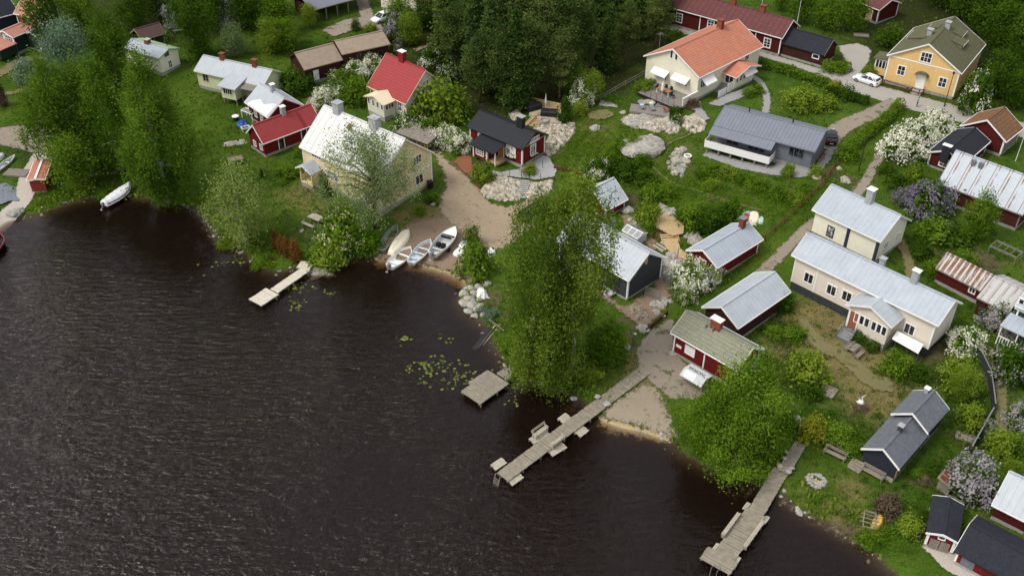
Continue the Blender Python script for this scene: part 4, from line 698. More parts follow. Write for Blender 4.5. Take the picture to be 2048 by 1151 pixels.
xa, xb = h.on('F', 948, 327, 2.2)[0], h.on('F', 975, 335, 2.2)[0]; xb = max(xb, xa+2.0); b = MB(); D = 2.3; yw = -h.wy; b.prism([(yw-D, .2), (yw+.03, .2), (yw+.03, 2.55), (yw-D, 2.1)], xa, xb); po = b.build('porch', m_red, h.root); b = MB(); b.prism([(yw-D-.4, 2.06), (yw-D-.4, 2.18), (yw+.3, 2.78), (yw+.3, 2.66)], xa-.4, xb+1.6); b.build('porch_roof', m_blacktile, po)
h.win('F', 0, 0, 1.25, .95, 4, 3, uz=((xa+xb)/2, 1.35), off=D, parent=po, name='porch_window'); b = MB()
for x in (xa+.06, xb-.06): b.box((x, yw-D-.02, 1.2), (.16, .06, 2.0))
b.box((xb+1.4, yw-D+.1, 1.1), (.14, .14, 2.1)); b.box((xb+.03, yw-D+.1, 1.2), (.06, .16, 2.0)); b.build('porch_post', m_white, po)
h.door('F', 0, 0, .85, 1.95, m_orangewood, uz=(xb+.65, 1.4), base=.35); b = MB(); b.box((xb+.8, yw-1.0, .18), (1.7, 1.9, .3)); b.build('doorstep', m_newwood, h.root)
for i, side in enumerate(('F', '1')):   # window boxes in bloom
    u, z = h.on('F', 1021.6, 302) if side == 'F' else h.on('1', 1066, 298.8); b = MB(); fr = h.frame(side); h.slabm(b, fr, u-.7, u+.7, z-1.0, z-.8, .1, .32); w_ = b.build('window_box', m_black, h.root)
    b = MB(); rr = random.Random(i)
    for _ in range(26): c = fr(u+rr.uniform(-.7, .7), .22+rr.uniform(-.14, .14), z-.74+rr.uniform(-.05, .14)); b.rock(c, .12, rr.random())
    b.build('flowers', L_white, w_)
RCH = h
h = House('TH', 'long_red_house', 'very long dark red house with maroon roof, white posts and brick chimneys', wall=m_red2, roof=m_maroon, found=m_stone, frontboards=((1399.6,47),(1444.5,55),(1512,67)))
for px, py in ((1358.6,36),(1421.5,50),(1534.4,86)): h.win('F', px, py, 1.0, 1.35, 2, 3, fw=.16)
for px, py in ((1409,3),(1467.6,5),(1526,18)): h.chimney(px, py, .8, .7, .9, m_brick, m_brick)
h = House('BK', 'black_roofed_annex', 'dark brown annex with black felt roof joined to the long red house', 'annex', wall=m_brown, roof=m_blackfelt, boards=False, trim=m_greyw, fascia=False); h.win('F', 1631.4, 113, .95, .55, 1, 1, fw=.13, fmat=m_white)
h = House('TT', 'red_shed', 'red shed with maroon roof and wooden door, cut by the top edge', 'shed', wall=m_red2, roof=m_maroon); h.door('F', 1738.7, 30, .95, 1.8, m_newwood, base=.2)
p = at(815, 27); h = House('', 'pale_villa', 'pale yellow villa with a glazed bay under dark red roofing at the top edge', 'villa', wall=m_butter, roof=m_maroon, P=(p[0]+1.5, p[1]+3.4, -22, 11, 8, 3.6, 6.2, p[2], .3), frontboards=((767,12),))
xa, xb = h.on('F', 830, 26, 1)[0], h.on('F', 868, 28, 1)[0]; b = MB(); b.slab([(xa, -h.wy), (xa+.6, -h.wy-1.5), (xb-.6, -h.wy-1.5), (xb, -h.wy)], .0, 3.1); by = b.build('bay', m_butter, h.root); b = MB(); b.slab([(xa-.3, -h.wy), (xa+.5, -h.wy-1.8), (xb-.5, -h.wy-1.8), (xb+.3, -h.wy)], 3.1, 3.3); b.build('bay_roof', m_maroon, by)
for q in (.2, .5, .8): h.win('F', 0, 0, .8, 1.5, 2, 3, uz=(xa+.6+q*(xb-xa-1.2), 2.1), off=1.5, parent=by, name='bay_window')
# little red boathouse with open door at the left shore
h = House('RB', 'boat_shed', 'tiny red boat shed with orange-red roof and a pale ridge board at the left shore', 'shed', wall=M('brick_red_board', (.25, .045, .030), .85, .1, boards=('v', .16)), roof=m_orange, boards=False, found=m_stone, fh=.1); b = MB(); b.box((0, 0, h.hr+.06), (h.L, .3, .05)); b.build('ridge_board', m_white, h.roof)
# two-level dark sauna, lower right
h = House('DG2', 'dark_cabin', 'taller half of the blue-black cabin with slate roof, behind the lower half', 'cabin', wall=m_navy, roof=m_dkfelt, boards=False, fascia=False)
h.chimney(0, 0, .35, .35, .45, m_plaster, m_white, x=h.L/2-.5, y=.5)
h = House('DG1', 'dark_cabin', 'lower half of the blue-black cabin with slate roof and white bargeboard facing the water', 'cabin', wall=m_navy, roof=m_dkfelt, boards=False, fascia=False); h.chimney(0, 0, .4, .4, .5, m_dkgrey, m_plaster, x=h.on('R', 1797, 868)[0]); DGH = h
b = MB(); h.slabm(b, h.frame('F'), -h.lx+.05, -h.lx+.3, .4, 1.8, .005, .05); b.build('door_post', m_newwood, h.root)
# lower right corner
q0, q1 = at(1850, 1095), at(1886, 1106); e = q1-q0; ya = math.atan2(e[1], e[0])+PI/2; Wd = np.hypot(e[0], e[1])+1.2; m_ = (q0+q1)/2+e*.14; Ld = 4.6
h = House('', 'red_boat_shed', 'small red shed with black felt roof and two grey doors above the crazy paving', 'shed', wall=m_red, roof=m_blackfelt, fascia=False, P=(m_[0]+math.cos(ya)*(Ld/2-.2), m_[1]+math.sin(ya)*(Ld/2-.2), math.degrees(ya), Ld, Wd, 1.95, 2.35, 1, .2))
for y in (-.42, .42): b = MB(); h.slabm(b, h.frame('0'), y-.38, y+.38, .15, 1.25, .01, .07); b.build('door', m_greyw, h.root)
h.win('0', 0, 0, .45, .3, 1, 1, uz=(0, 1.7), fw=.09)
h = House('BL', 'black_roofed_boathouse', 'red boathouse with broad black felt roof in the bottom right corner', 'boathouse', wall=m_red, roof=m_blackfelt, boards=True, fascia=False, frontboards=((1925,1123),(1942,1133)))
u, z = h.on('F', 1933, 1130); b = MB(); h.slabm(b, h.frame('F'), u-.55, u+.55, .35, 1.5, .005, .04); b.build('door', m_greyboard, h.root)
h = House('WG', 'red_outbuilding', 'dark red outbuilding with pale grey roof at the right edge above the black roof', 'outbuilding', wall=m_red2, roof=m_tinw, boards=False)
h = House('BRN', 'log_barn', 'dark log barn with silver roof streaked by rust and one white window', 'barn', wall=m_redlog, roof=m_ruststripe, trim=m_greyw); h.win('F', 1903.2, 397.5, .95, 1.25, 2, 3, fw=.2, fmat=m_white)
for px in (1953, 1969): x = h.on('R', px, 318)[0]; b = MB(); b.box((x, -.7, h.hr-.35), (.45, .45, .7)); b.build('roof_vent', m_metal, h.roof)
h = House('RW', 'shingled_barn', 'red barn with rusty brown shingle roof and worn white side boards', 'barn', wall=m_red2, roof=m_rustbrown, boards=True); b = MB(); h.slabm(b, h.frame('F'), -h.lx+.2, h.lx-.2, .36, h.et-.1, .004, .04); b.build('side_boarding', m_greyw, h.root)
h = House('DK', 'dark_roofed_cottage', 'red cottage with dark felt roof and white capped chimney, joined to the shingled barn', 'cottage', wall=m_red2, roof=m_blackfelt); h.win('0', 1887.4, 325.3, .95, .95, 2, 3, fw=.16); h.chimney(1901, 273, .5, 1.0, .8, m_navy, m_white)
h = House('RU', 'rusty_roofed_shed', 'dark red shed with striped rusty sheet roof and one small white window', 'shed', wall=m_red2, roof=m_rustpanel, boards=False, trim=m_greyw); h.win('F', 1944.6, 580, .6, .6, 2, 1, fw=.12, fmat=m_white)
h = House('ST', 'striped_roof_shed', 'dark shed with pale roof ruled by thin rust lines, beside the rusty roofed shed', 'shed', wall=m_brown, roof=m_ruststripe2, boards=False, trim=m_greyw)
p = at(2052, 700); h = House('', 'green_villa', 'green and white villa with grey porch roof and white railing at the right edge', 'villa', wall=m_green, roof=m_tin, P=(p[0]+3.2, p[1]+1.5, -46, 7.5, 6.5, 4.3, 6.2, p[2], .35)); h.win('F', 2046, 610, .9, 1.2, 2, 2, fw=.2); h.win('0', 0, 0, .9, 1.2, 2, 2, uz=(0, 3.2), fw=.2)
b = MB(); yw = -h.wy; b.prism([(yw-2.2, 2.35), (yw-2.2, 2.47), (yw, 3.0), (yw, 2.88)], -h.lx-.6, h.lx); pr = b.build('porch_roof', m_tin, h.root); b = MB()
for q in np.linspace(-h.lx-.4, h.lx-.2, 5): b = MB(); b.box((q, yw-2.05, 1.2), (.12, .12, 2.4)); b.build('porch_post', m_white, pr)
b = MB(); b.bar((-h.lx-.4, yw-2.05, 1.1), (h.lx-.2, yw-2.05, 1.1), .1)
for q in np.linspace(-h.lx-.4, h.lx-.2, 26): b.box((q, yw-2.05, .7), (.1, .04, .75))
b.build('railing', m_white, pr)
# leaning old woodshed behind the white roofed house
p, q = at(806, 280), at(870, 308); e = q-p; ya = math.atan2(e[1], e[0]); m_ = (p+q)/2; r = thing('woodshed', 'weathered open woodshed with sagging grey plank roof behind the white roofed house', 'woodshed', (m_[0], m_[1]+1.0, m_[2]), ya)
b = MB(); L2 = np.hypot(e[0], e[1])/2
b.add([(-L2, -1.6, 1.5), (L2, -1.6, 1.6), (L2, 1.4, 2.2), (-L2, 1.4, 2.1), (-L2, -1.6, 1.42), (L2, -1.6, 1.52), (L2, 1.4, 2.12), (-L2, 1.4, 2.02)], [(0, 1, 2, 3), (7, 6, 5, 4), (0, 4, 5, 1), (1, 5, 6, 2), (2, 6, 7, 3), (3, 7, 4, 0)]); b.build('roof', m_greyw, r)
b = MB(); b.box((0, 1.3, .9), (2*L2-.2, .1, 2.2)); b.build('wall', m_oldwood, r)
for x in np.linspace(-L2+.2, L2-.2, 4): b = MB(); b.box((x, -1.4, .7), (.12, .12, 1.6)); b.build('post', m_oldwood, r)
b = MB(); rr = random.Random(3)
for i in range(60): b.tube([(rr.uniform(-L2+.3, L2-.3), rr.uniform(-.9, .6), rr.uniform(.1, 1.0)), (rr.uniform(-L2+.3, L2-.3)*.0+b.v[-1][0] if False else rr.uniform(-L2+.3, L2-.3), rr.uniform(-.9, .6), rr.uniform(.1, 1.0))], .07, 5)
b.build('firewood', m_newwood, r)
# small garden shed with a rusty door and bean frame by the round lilac
p = at(1890, 975); r = thing('garden_shed', 'tiny shed with grey top and rusty double lid beside the round lilac', 'shed', tuple(p), math.radians(46)); b = MB(); b.box((0, 0, .6), (1.6, 1.1, 1.4)); b.build('wall', m_greyw, r); b = MB(); b.prism([(-.75, 1.2), (-.75, 1.27), (.7, 1.75), (.7, 1.68)], -1.1, 1.0); rf = b.build('roof', m_greyw, r)
for x in (-.62, .12): b = MB(); b.prism([(-.65, 1.26), (-.65, 1.29), (.55, 1.72), (.55, 1.69)], x-.28, x+.3); b.build('rusty_panel', M('rusty_sheet', (.18, .055, .03), .9, .1, var=.3), rf)
# ------------------------------------------------------------------ jetties and boats
def planks(a, b, w, pitch=.16, gap=.025, z=.55, th=.05, along=False, seed=0):
    """deck from a to b (centre line, metres), planks laid across (or along) it, each slightly out of line"""
    rr = random.Random(seed); a = np.array(a[:2]); b = np.array(b[:2]); d = b-a; L = np.hypot(*d); d = d/L; n = np.array([-d[1], d[0]]); ang = math.atan2(d[1], d[0]); m = MB(); zz = z if hasattr(z, '__len__') else (z, z)
    if not along:
        k = int(L/pitch)
        for i in range(k):
            c = a+d*(i+.5)*L/k; m.box((c[0]+n[0]*rr.uniform(-.03, .03), c[1]+n[1]*rr.uniform(-.03, .03), zz[0]+(zz[1]-zz[0])*(i+.5)/k+rr.uniform(-.008, .008)), (L/k-gap, w+rr.uniform(-.05, .05), th), ang)
    else:
        k = int(w/pitch)
        for i in range(k):
            c = (a+b)/2+n*((i+.5)*w/k-w/2)+d*rr.uniform(-.05, .05); m.box((c[0], c[1], zz[0]+rr.uniform(-.008, .008)), (L, w/k-gap, th), ang)
    return m
def deck(root, a, b, w, mat, z=.55, along=False, seed=0, name='deck', piles=True, pitch=.16):
    planks(a, b, w, z=z, along=along, seed=seed, pitch=pitch).build(name, mat, root); a = np.array(a[:2]); b = np.array(b[:2]); d = b-a; L = np.hypot(*d); d = d/L; n = np.array([-d[1], d[0]]); m = MB(); zz = z if hasattr(z, '__len__') else (z, z); z = min(zz)
    for e in (-1, 1): p = a+n*e*(w/2-.15); q = b+n*e*(w/2-.15); m.bar((*p, zz[0]-.12), (*q, zz[1]-.12), .1, .18)
    m.build('beam', m_oldwood, root)
    if piles:
        for t in np.arange(.3, L, 2.4):
            for e in (-1, 1): p = a+d*t+n*e*(w/2-.15); m = MB(); m.tube([(*p, -2.3), (*p, z-.05)], .09, 7); m.build('pile', m_oldwood, root)
def P2(*px, z=.55): return [atz(*p, z)[:2] for p in px]
def mid(p, q): return (np.array(p)+np.array(q))/2
# upper pale jetty
r = thing('jetty', 'pale whitish jetty with a square end platform in the bay', 'jetty')
c = P2((533,575),(557,589),(522,611.5),(498,598)); deck(r, mid(c[0], c[1]), mid(c[2], c[3]), np.hypot(*(c[0]-c[1])), m_dockw, seed=1, name='platform')
c = P2((600,533),(612,541),(567,576),(546,575)); deck(r, mid(*P2((607,534),(617,541))), mid(*P2((543,579),(553,585))), 1.25, m_dockw, seed=2, z=.56); a, b = P2((616,524),(606,538)); deck(r, a, b, 1.7, m_dockw, z=.62, seed=3, name='shore_ramp', piles=False)
# small grey raft jetty
r = thing('jetty', 'grey plank jetty with a crooked extra panel, beside the lily pads', 'jetty')
c = P2((922,781.5),(980,741.5),(1018.8,766.5),(958.5,809)); deck(r, mid(c[0], c[3]), mid(c[1], c[2]), np.hypot(*(c[0]-c[3])), m_dock, seed=4, name='platform'); a, b = mid(*P2((942,767),(950,775))), mid(*P2((978,742),(992,748))); deck(r, a, b, 1.5, m_dock, seed=5, z=.48, name='crooked_panel', piles=False); a, b = mid(*P2((995,745),(1010,759))), mid(*P2((1024,728),(1034,744))); deck(r, a, b, 1.5, m_dock, seed=6, z=.5)
# long jetty with two benches
r = thing('jetty', 'long grey jetty with two benches and low side platforms, running from the beach', 'jetty')
A, B, Cc, D = P2((1196,795),(1218,810),(1017,961),(993,945)); s0, s1 = mid(A, B), mid(Cc, D); wd = (np.hypot(*(A-B))+np.hypot(*(Cc-D)))/2; deck(r, s0, s1, wd, m_dock, seed=7, pitch=.17)
A2, B2 = at(1280.8, 732.5, .2), at(1301.5, 746.3, .2); zs = max(A2[2], B2[2])+.22; deck(r, mid(A2[:2], B2[:2]), s0, np.hypot(*(A2-B2)[:2]), m_dock, z=(zs, .57), seed=17, pitch=.17, name='shore_deck', piles=False); JA = math.atan2(*(s1-s0)[::-1]); dv = (s1-s0)/np.hypot(*(s1-s0)); nv = np.array([-dv[1], dv[0]])
for cs in (((1131,826),(1142,833),(1126,845),(1115,838)),((1165,851),(1179,860),(1161,874),(1149,864)),((1004,916),(1013,923),(991,938),(981,931)),((1036,944),(1048,953),(1025,970),(1013,960)),((1092,858),(1097,866),(1065,886),(1060,879)),((1127,883),(1131,895),(1106,913),(1094,900))):
    c = P2(*cs, z=.35); deck(r, mid(c[0], c[1]), mid(c[2], c[3]), max(.9, np.hypot(*(c[0]-c[1]))), m_docky, z=.35, seed=8, name='side_platform', along=True)
for px in ((1196,792),(1215,806)): p = atz(*px, .8); m = MB(); m.rock((p[0], p[1], .74), .42, px[0], .6); m.build('stone', m_stone, r)
m = MB(); p = np.array(atz(994, 957, .55)[:2])
for e in (-.3, .3): q = p+nv*e; m.bar((*(q-dv*.1), .9), (*(q+dv*.3), -.6), .06); m.bar((*(q-dv*.5), .6), (*(q-dv*.1), 1.0), .06)
for i in range(4): t = i/4; q = p+dv*(.35*t); m.bar((*(q+nv*.3), .5-.9*t), (*(q-nv*.3), .5-.9*t), .06)
m.build('ladder', m_greyw, r)
def bench(name, label, loc, rz, L=1.7, mat=None, back=True, sh=.45, group=None):
    r = thing(name, label, 'bench', loc, rz, group); mat = mat or m_docky
    m = MB()
    for y in (-.16, 0, .16): m.box((0, y, sh), (L, .13, .04))
    m.build('seat', mat, r)
    if back:
        m = MB()
        for z in (.25, .42): m.box((0, .27+z*.2, sh+z), (L, .03, .11), 0, -.2)
        m.build('backrest', mat, r)
    for e in (-1, 1):
        m = MB(); x = e*(L/2-.12); m.box((x, -.2, sh/2), (.07, .07, sh)); m.box((x, .22, sh/2+.2), (.07, .07, sh+.45)); m.box((x, 0, sh-.05), (.07, .45, .06)); m.box((x, -.02, sh+.22), (.07, .5, .05)); m.box((x, -.22, sh+.1), (.06, .06, .25)); m.build('leg', mat, r)
    return r
c = mid(*P2((1064,878),(1097,858), z=.4)); bench('jetty_bench', 'weathered bench on the left side of the long jetty, facing across it', (*c, .4), JA+PI, 1.9)
c = mid(*P2((1098,898),(1130,878), z=.4)); bench('jetty_bench', 'weathered bench on the right side of the long jetty, seen from its back', (*c, .4), JA, 1.9)
# right jetty with long side benches
r = thing('jetty', 'grey jetty with long built-in side benches at the lower right shore', 'jetty')
a, b = mid(*P2((1595,881),(1609,888), z=.9)), mid(*P2((1560,942),(1573,946), z=.8)); deck(r, a, b, 1.15, m_dock, z=.85, along=True, seed=9, name='shore_ramp', pitch=.19, piles=False)
a, b = mid(*P2((1553,931),(1573,946))), mid(*P2((1501,1015),(1524,1031))); deck(r, a, b, 1.45, m_dock, seed=10); a2, b2 = b, mid(*P2((1420,1100),(1475,1125))); deck(r, a2, b2, 1.9, m_dock, seed=11, name='outer_deck'); dv4 = (b2-a2)/np.hypot(*(b2-a2)); n4 = np.array([-dv4[1], dv4[0]])
c = P2((1405,1108),(1475,1128)); a, b = mid(c[0], c[1])-dv4*.6, mid(c[0], c[1])+dv4*1.0; deck(r, a, b, 2.9, m_dock, seed=12, z=.62, name='end_platform'); Lb = np.hypot(*(b2-a2))
for e in (-1, 1):
    for s_, w_, z_, nm in ((1.25, .36, .98, 'bench_seat'), (1.5, .1, 1.25, 'bench_back')):
        p, q = a2+dv4*(.9 if e > 0 else 1.4)+n4*e*s_*.85, a2+dv4*(Lb*.72)+n4*e*s_*.85; m = planks(p, q, w_, along=True, z=z_, pitch=.11, seed=int(13+e)); m.build(nm, m_docky, r)
    m = MB(); p, q = a2+dv4*(.9 if e > 0 else 1.4)+n4*e*1.05, a2+dv4*(Lb*.72)+n4*e*1.05
    for t in np.linspace(.03, .97, 6): c = p+(q-p)*t; m.box((*c, .75), (.1, .36, .45), math.atan2(dv4[1], dv4[0]))
    m.build('bench_support', m_oldwood, r)
for e, t in ((-1, -.2), (1, .2), (-1, Lb-.6), (1, Lb-.4)): c = a2+dv4*t+n4*e*1.05; planks(c-dv4*.5, c+dv4*.5, .4, along=True, z=.42, pitch=.12).build('side_step', m_docky, r)
m = MB(); p = mid(*P2((1418,1140),(1440,1150)))
for e in (-.28, .28): q = p+n4*e; m.tube([(*(q-dv4*.5), .6), (*(q-dv4*.4), 1.25), (*(q+dv4*.2), 1.25), (*(q+dv4*.5), -.8)], .03, 6)
m.build('ladder', m_metal, r)
for i, px in enumerate(((1560,930),(1583,935),(1578,941),(1570,915),(1572,902))): p = atz(*px, 1.0); m = MB(); m.rock((p[0], p[1], .98), .3, i, .5); m.build('stone', m_stone, r)
# half sunk slipway timbers by the rocks
r = thing('slipway', 'half sunken timber slipway below the rock bank', 'slipway'); a, b = P2((990,655),(956,690), z=.2)
m = MB(); m.bar((*a, .5), (*b, -.12), .16, .14); m.build('plank', m_docky, r); n_ = np.array([.45, .35]); m = MB(); m.bar((*(a-n_), .5), (*(b-n_), -.15), .5, .1); m.build('dark_plank', m_tarp, r); m = MB(); m.bar((*(a+n_*1.5), .45), (*(b+n_*1.2), -.2), .14, .12); m.build('plank', m_oldwood, r); p, q = P2((978,640),(1008,662), z=.7); m = MB(); m.bar((*p, .8), (*q, .8), .09); m.build('pole', m_greyw, r)
# ---- boats
def hull_mesh(L, Bm, Dp, transom=.55, open_=True, th=.05, seed=0, flat=.25):
    nS, nR = 15, 9; m = MB(); rows = []
    for i in range(nS):
        t = i/(nS-1); x = -L/2+L*t; hb = Bm/2*(transom+(1-transom)*math.sin(min(1, t/.45)*PI/2) if t < .45 else math.cos(((t-.45)/.55)**1.7*PI/2)**.85 if t < 1 else 0.0); hb = max(hb, .015)
        if t >= .45: hb = max(.015, Bm/2*math.cos(((t-.45)/.55)**1.8*PI/2))
        sheer = Dp*(1+.35*max(0, (t-.4)/.6)**2); keel = Dp*.55*max(0, (t-.75)/.25)**2.2; rows.append((x, hb, sheer, keel))
    def ring(x, hb, sh, ke, inset):
        out = []
        for k in range(nR):
            u = -1+2*k/(nR-1); a = abs(u); y = math.copysign(min(1, a/(.62))**.8*(hb*.82) if a < .62 else hb*(.82+.18*(a-.62)/.38), u); z = ke+(0.10*(a/.62)**1.5*sh*.6 if a < .62 else .06*sh+(sh-ke-.06*sh)*((a-.62)/.38)); y *= max(.02, (hb-inset)/hb) if hb > inset else .02; out.append((x, y, z if a > .99 else z+inset))
        return out
    O = [ring(*r, 0) for r in rows]; m.add([p for r in O for p in r], [(i*nR+k, i*nR+k+1, (i+1)*nR+k+1, (i+1)*nR+k) for i in range(nS-1) for k in range(nR-1)]+[tuple(range(nR))])
    inn = MB(); I = [ring(x, hb, sh-.02, ke, th) for x, hb, sh, ke in rows]; inn.add([p for r in I for p in r], [(i*nR+k, (i+1)*nR+k, (i+1)*nR+k+1, i*nR+k+1) for i in range(nS-1) for k in range(nR-1)]+[tuple(range(nR))[::-1]])
    rim = MB()
    for k in (0, nR-1): rim.tube([(r[k][0], r[k][1], r[k][2]) for r in O], .045, 5)
    rim.tube([O[0][0], O[0][-1]], .05, 5); return m, inn, rim, rows
def outboard(r, L, tilt=1):
    m = MB(); x = -L/2; m.box((x-.12, 0, .75), (.36, .3, .34), 0, 0, -.3); m.box((x-.05, 0, .5), (.16, .24, .3)); m.tube([(x-.2, 0, .6), (x-.55, 0, .12)], [.09, .06], 7); m.box((x-.6, 0, .08), (.3, .06, .22), 0, 0, -.6); m.build('outboard_motor', m_greyboard, r)
    m = MB(); m.bar((x-.68, -.14, .1), (x-.68, .14, .1), .05, .08); m.build('propeller', m_white, r)
def boat(name, label, bow, stern, Bm=1.45, Dp=.5, mat=None, inner=None, rimmat=None, upturned=False, motor=False, seats=2, z=None, roll=0.0, group=None, deckfront=False, pitch=0.0, L=None):
    a, b = (at(*bow), at(*stern)) if z is None else (atz(*bow, z), atz(*stern, z)); v = a-b; L = L or np.hypot(v[0], v[1]); c = (a+b)/2; g0 = max(0.0, float(H(c[0], c[1]))) if z is None else z
    r = thing(name, label, 'boat', (c[0], c[1], g0-.04), math.atan2(v[1], v[0]), group); m, inn, rim, rows = hull_mesh(L, Bm, Dp); r.rotation_euler = (roll, pitch, math.atan2(v[1], v[0]))
    if upturned:
        for q in (m, rim): q.v = [(x, -y, Dp*1.05-zz) for x, y, zz in q.v]
        m.build('hull', mat, r, True); k = MB(); k.bar((-L*.45, 0, Dp*1.05+.02), (L*.32, 0, Dp*1.05+.02), .06, .08); k.build('keel', mat, r); rim.build('gunwale', rimmat or mat, r); return r
    m.build('hull', mat, r, True); inn.build('inside', inner or mat, r, True); rim.build('gunwale', rimmat or mat, r)
    for s_ in np.linspace(-.28, .16, seats): i = int((s_+.5)*14); k = MB(); k.box((s_*L, 0, Dp*.68), (.26, rows[i][1]*1.75, .05)); k.build('thwart', inner or mat, r)
    if deckfront:
        k = MB(); pts = [(x, hb*.95, sh-.03) for x, hb, sh, ke in rows if x > L*.2]; n = len(pts); k.add(pts+[(x, -y, z_) for x, y, z_ in pts], [(i, i+1, n+i+1, n+i) for i in range(n-1)]); k.build('foredeck', mat, r)
    if motor: outboard(r, L)
    return r
G = 'boats drawn up on the shore'
boat('rowing_boat', 'old weathered green-grey rowing boat lying in the grass, leftmost of the beached boats', (794.5,455), (762,510), 1.5, .5, m_hullgrey, m_hullgrey, seats=1, group=G)
boat('rowing_boat', 'upturned cream hull beside the old green-grey boat', (818,459), (783,515), 1.75, .6, m_hullcream, upturned=True, group=G)
boat('motor_boat', 'open white motor boat with tilted outboard, stern in the water', (821.3,497), (781,549), 2.0, .6, m_hullw, m_hullw, rimmat=m_hullw, motor=True, seats=2, group=G)
boat('rowing_boat', 'slender white rowing boat with pale blue-grey floor, between the two motor boats', (861,485), (823,540), 1.75, .55, m_hullw, M('bluish_floor', (.55, .60, .66), .6, .2), group=G, deckfront=False, seats=3)
rb = boat('motor_boat', 'grey motor boat with windscreen on a trailer, rightmost of the beached boats', (911,467), (866,524), 2.05, .75, m_hullw, m_hullin, motor=True, group=G, seats=1, deckfront=True); rb.location.z += .35
k = MB(); k.prism([(-.7, .7), (.7, .7), (.7, 1.05), (-.7, 1.05)], .5, .54); k.build('windscreen', m_glass, rb); k = MB(); k.box((-.9, .3, .6), (.5, .5, .5)); k.box((-.9, -.35, .6), (.5, .5, .5)); k.build('seats', m_rubber, rb)
p = rb.location; r = thing('boat_trailer', 'galvanised boat trailer under the grey motor boat', 'trailer', (p.x, p.y, float(H(p.x, p.y))), rb.rotation_euler.z); k = MB()
for e in (-.45, .45): k.bar((-2.3, e, .32), (1.6, e, .32), .08); k.bar((1.6, e, .32), (3.6, 0, .32), .08)
k.bar((-.6, -.95, .3), (-.6, .95, .3), .08); k.build('frame', m_metal, r)
for e in (-1, 1): k = MB(); k.tube([(-.6, e*.88, .27), (-.6, e*1.06, .27)], .27, 14); k.build('wheel', m_rubber, r)
boat('dinghy', 'small white upturned dinghy, nearer of two behind the bushy shrub on the shore', (930,497), (910,513), 1.3, .5, m_hullw, upturned=True, group=G); boat('dinghy', 'white upturned dinghy farther up behind the bushy shrub on the shore', (945,483), (921,497), 1.3, .5, m_hullw, upturned=True, group=G); boat('dinghy', 'white dinghy peeping out right of the bushy shrub', (988,500), (975,512), 1.2, .5, m_hullw, upturned=True, group=G)
# covered white boat on its slip in the bay
a, b = atz(263, 377, .3), atz(210, 414, .1); v = a-b; L = np.hypot(v[0], v[1]); c = (a+b)/2; r = thing('covered_boat', 'motor boat under a wrinkled white tarpaulin, stern in the bay on its dark slip', 'boat', (c[0], c[1], .12), math.atan2(v[1], v[0])); r.rotation_euler = (0, -.05, math.atan2(v[1], v[0])); m, inn, rim, rows = hull_mesh(L, 2.0, .75); m.build('hull', M('maroon_hull', (.14, .02, .02), .4, .4), r, True)
k = MB(); nS = 22; nR = 11; vs = []; rr = random.Random(5)
for i in range(nS):
    t = i/(nS-1); x = -L/2-.05+(L+.1)*t; hb = max(.1, np.interp(x, [q[0] for q in rows], [q[1] for q in rows]))+.05; sh = np.interp(x, [q[0] for q in rows], [q[2] for q in rows]); wr = .05*math.sin(i*1.7)+rr.uniform(-.03, .03)
    for j in range(nR): u = -1+2*j/(nR-1); vs.append((x, hb*u*(1+.03*math.sin(i*2.1+j)), sh-.35*abs(u)**6+(.38+wr)*(1-u*u)*(1-.5*t)+rr.uniform(-.02, .02)))
k.add(vs, [(i*nR+j, i*nR+j+1, (i+1)*nR+j+1, (i+1)*nR+j) for i in range(nS-1) for j in range(nR-1)]+[tuple(range(nR)), tuple(range((nS-1)*nR, nS*nR))[::-1]]); k.build('tarpaulin', m_kayakwhite, r, True); outboard(r, L)
a, b = at(262, 380), at(288, 361); v = b-a; r = thing('boat_slip', 'dark timber slip under the bow of the tarpaulin covered boat', 'slip', (a[0], a[1], a[2]), math.atan2(v[1], v[0])); k = MB()
for e in (-.45, .45): k.bar((-.8, e, .25), (np.hypot(v[0], v[1]), e, .25), .16, .2)
for x in (0, .8, 1.6, 2.4): k.bar((x, -.6, .34), (x, .6, .34), .1, .08)
k.build('frame', m_tarp, r)
boat('canoe', 'white open canoe lying on the grass by the left edge', (31,315), (-14,352), 1.0, .4, m_hullw, m_hullin, seats=2); boat('covered_dinghy', 'grey covered dinghy at the left edge above the canoe', (9,309), (-14,322), 1.4, .5, m_hullin, upturned=True); boat('cabin_boat', 'dark boat with a red and white stripe cut by the left edge on the water', (4,478), (-22,520), 2.0, .7, m_tarp, m_tarp, rimmat=m_redpl, z=.05, seats=1)
boat('upturned_boat', 'pale blue upturned boat leaning behind the red cottage with the brick chimney', (1502,424), (1480,444), 1.3, .45, m_hullblue, upturned=True); boat('upturned_boat', 'cream upturned boat standing behind the red cottage with the brick chimney', (1509,424), (1506,450), 1.4, .5, m_hullcream, upturned=True); boat('toy_kayak', 'little mint green kayak in the grass behind the red cottage', (1523,434), (1521,448), .7, .3, m_mint, upturned=True); boat('sledge_hull', 'bright red hull between the pale blue and cream upturned boats', (1497,432), (1486,442), .9, .6, m_redpl, upturned=True)
boat('kayak', 'yellow upturned kayak by the timber frame on the lower right shore', (1763,1031), (1747,1057), .85, .45, m_yelpl, upturned=True)
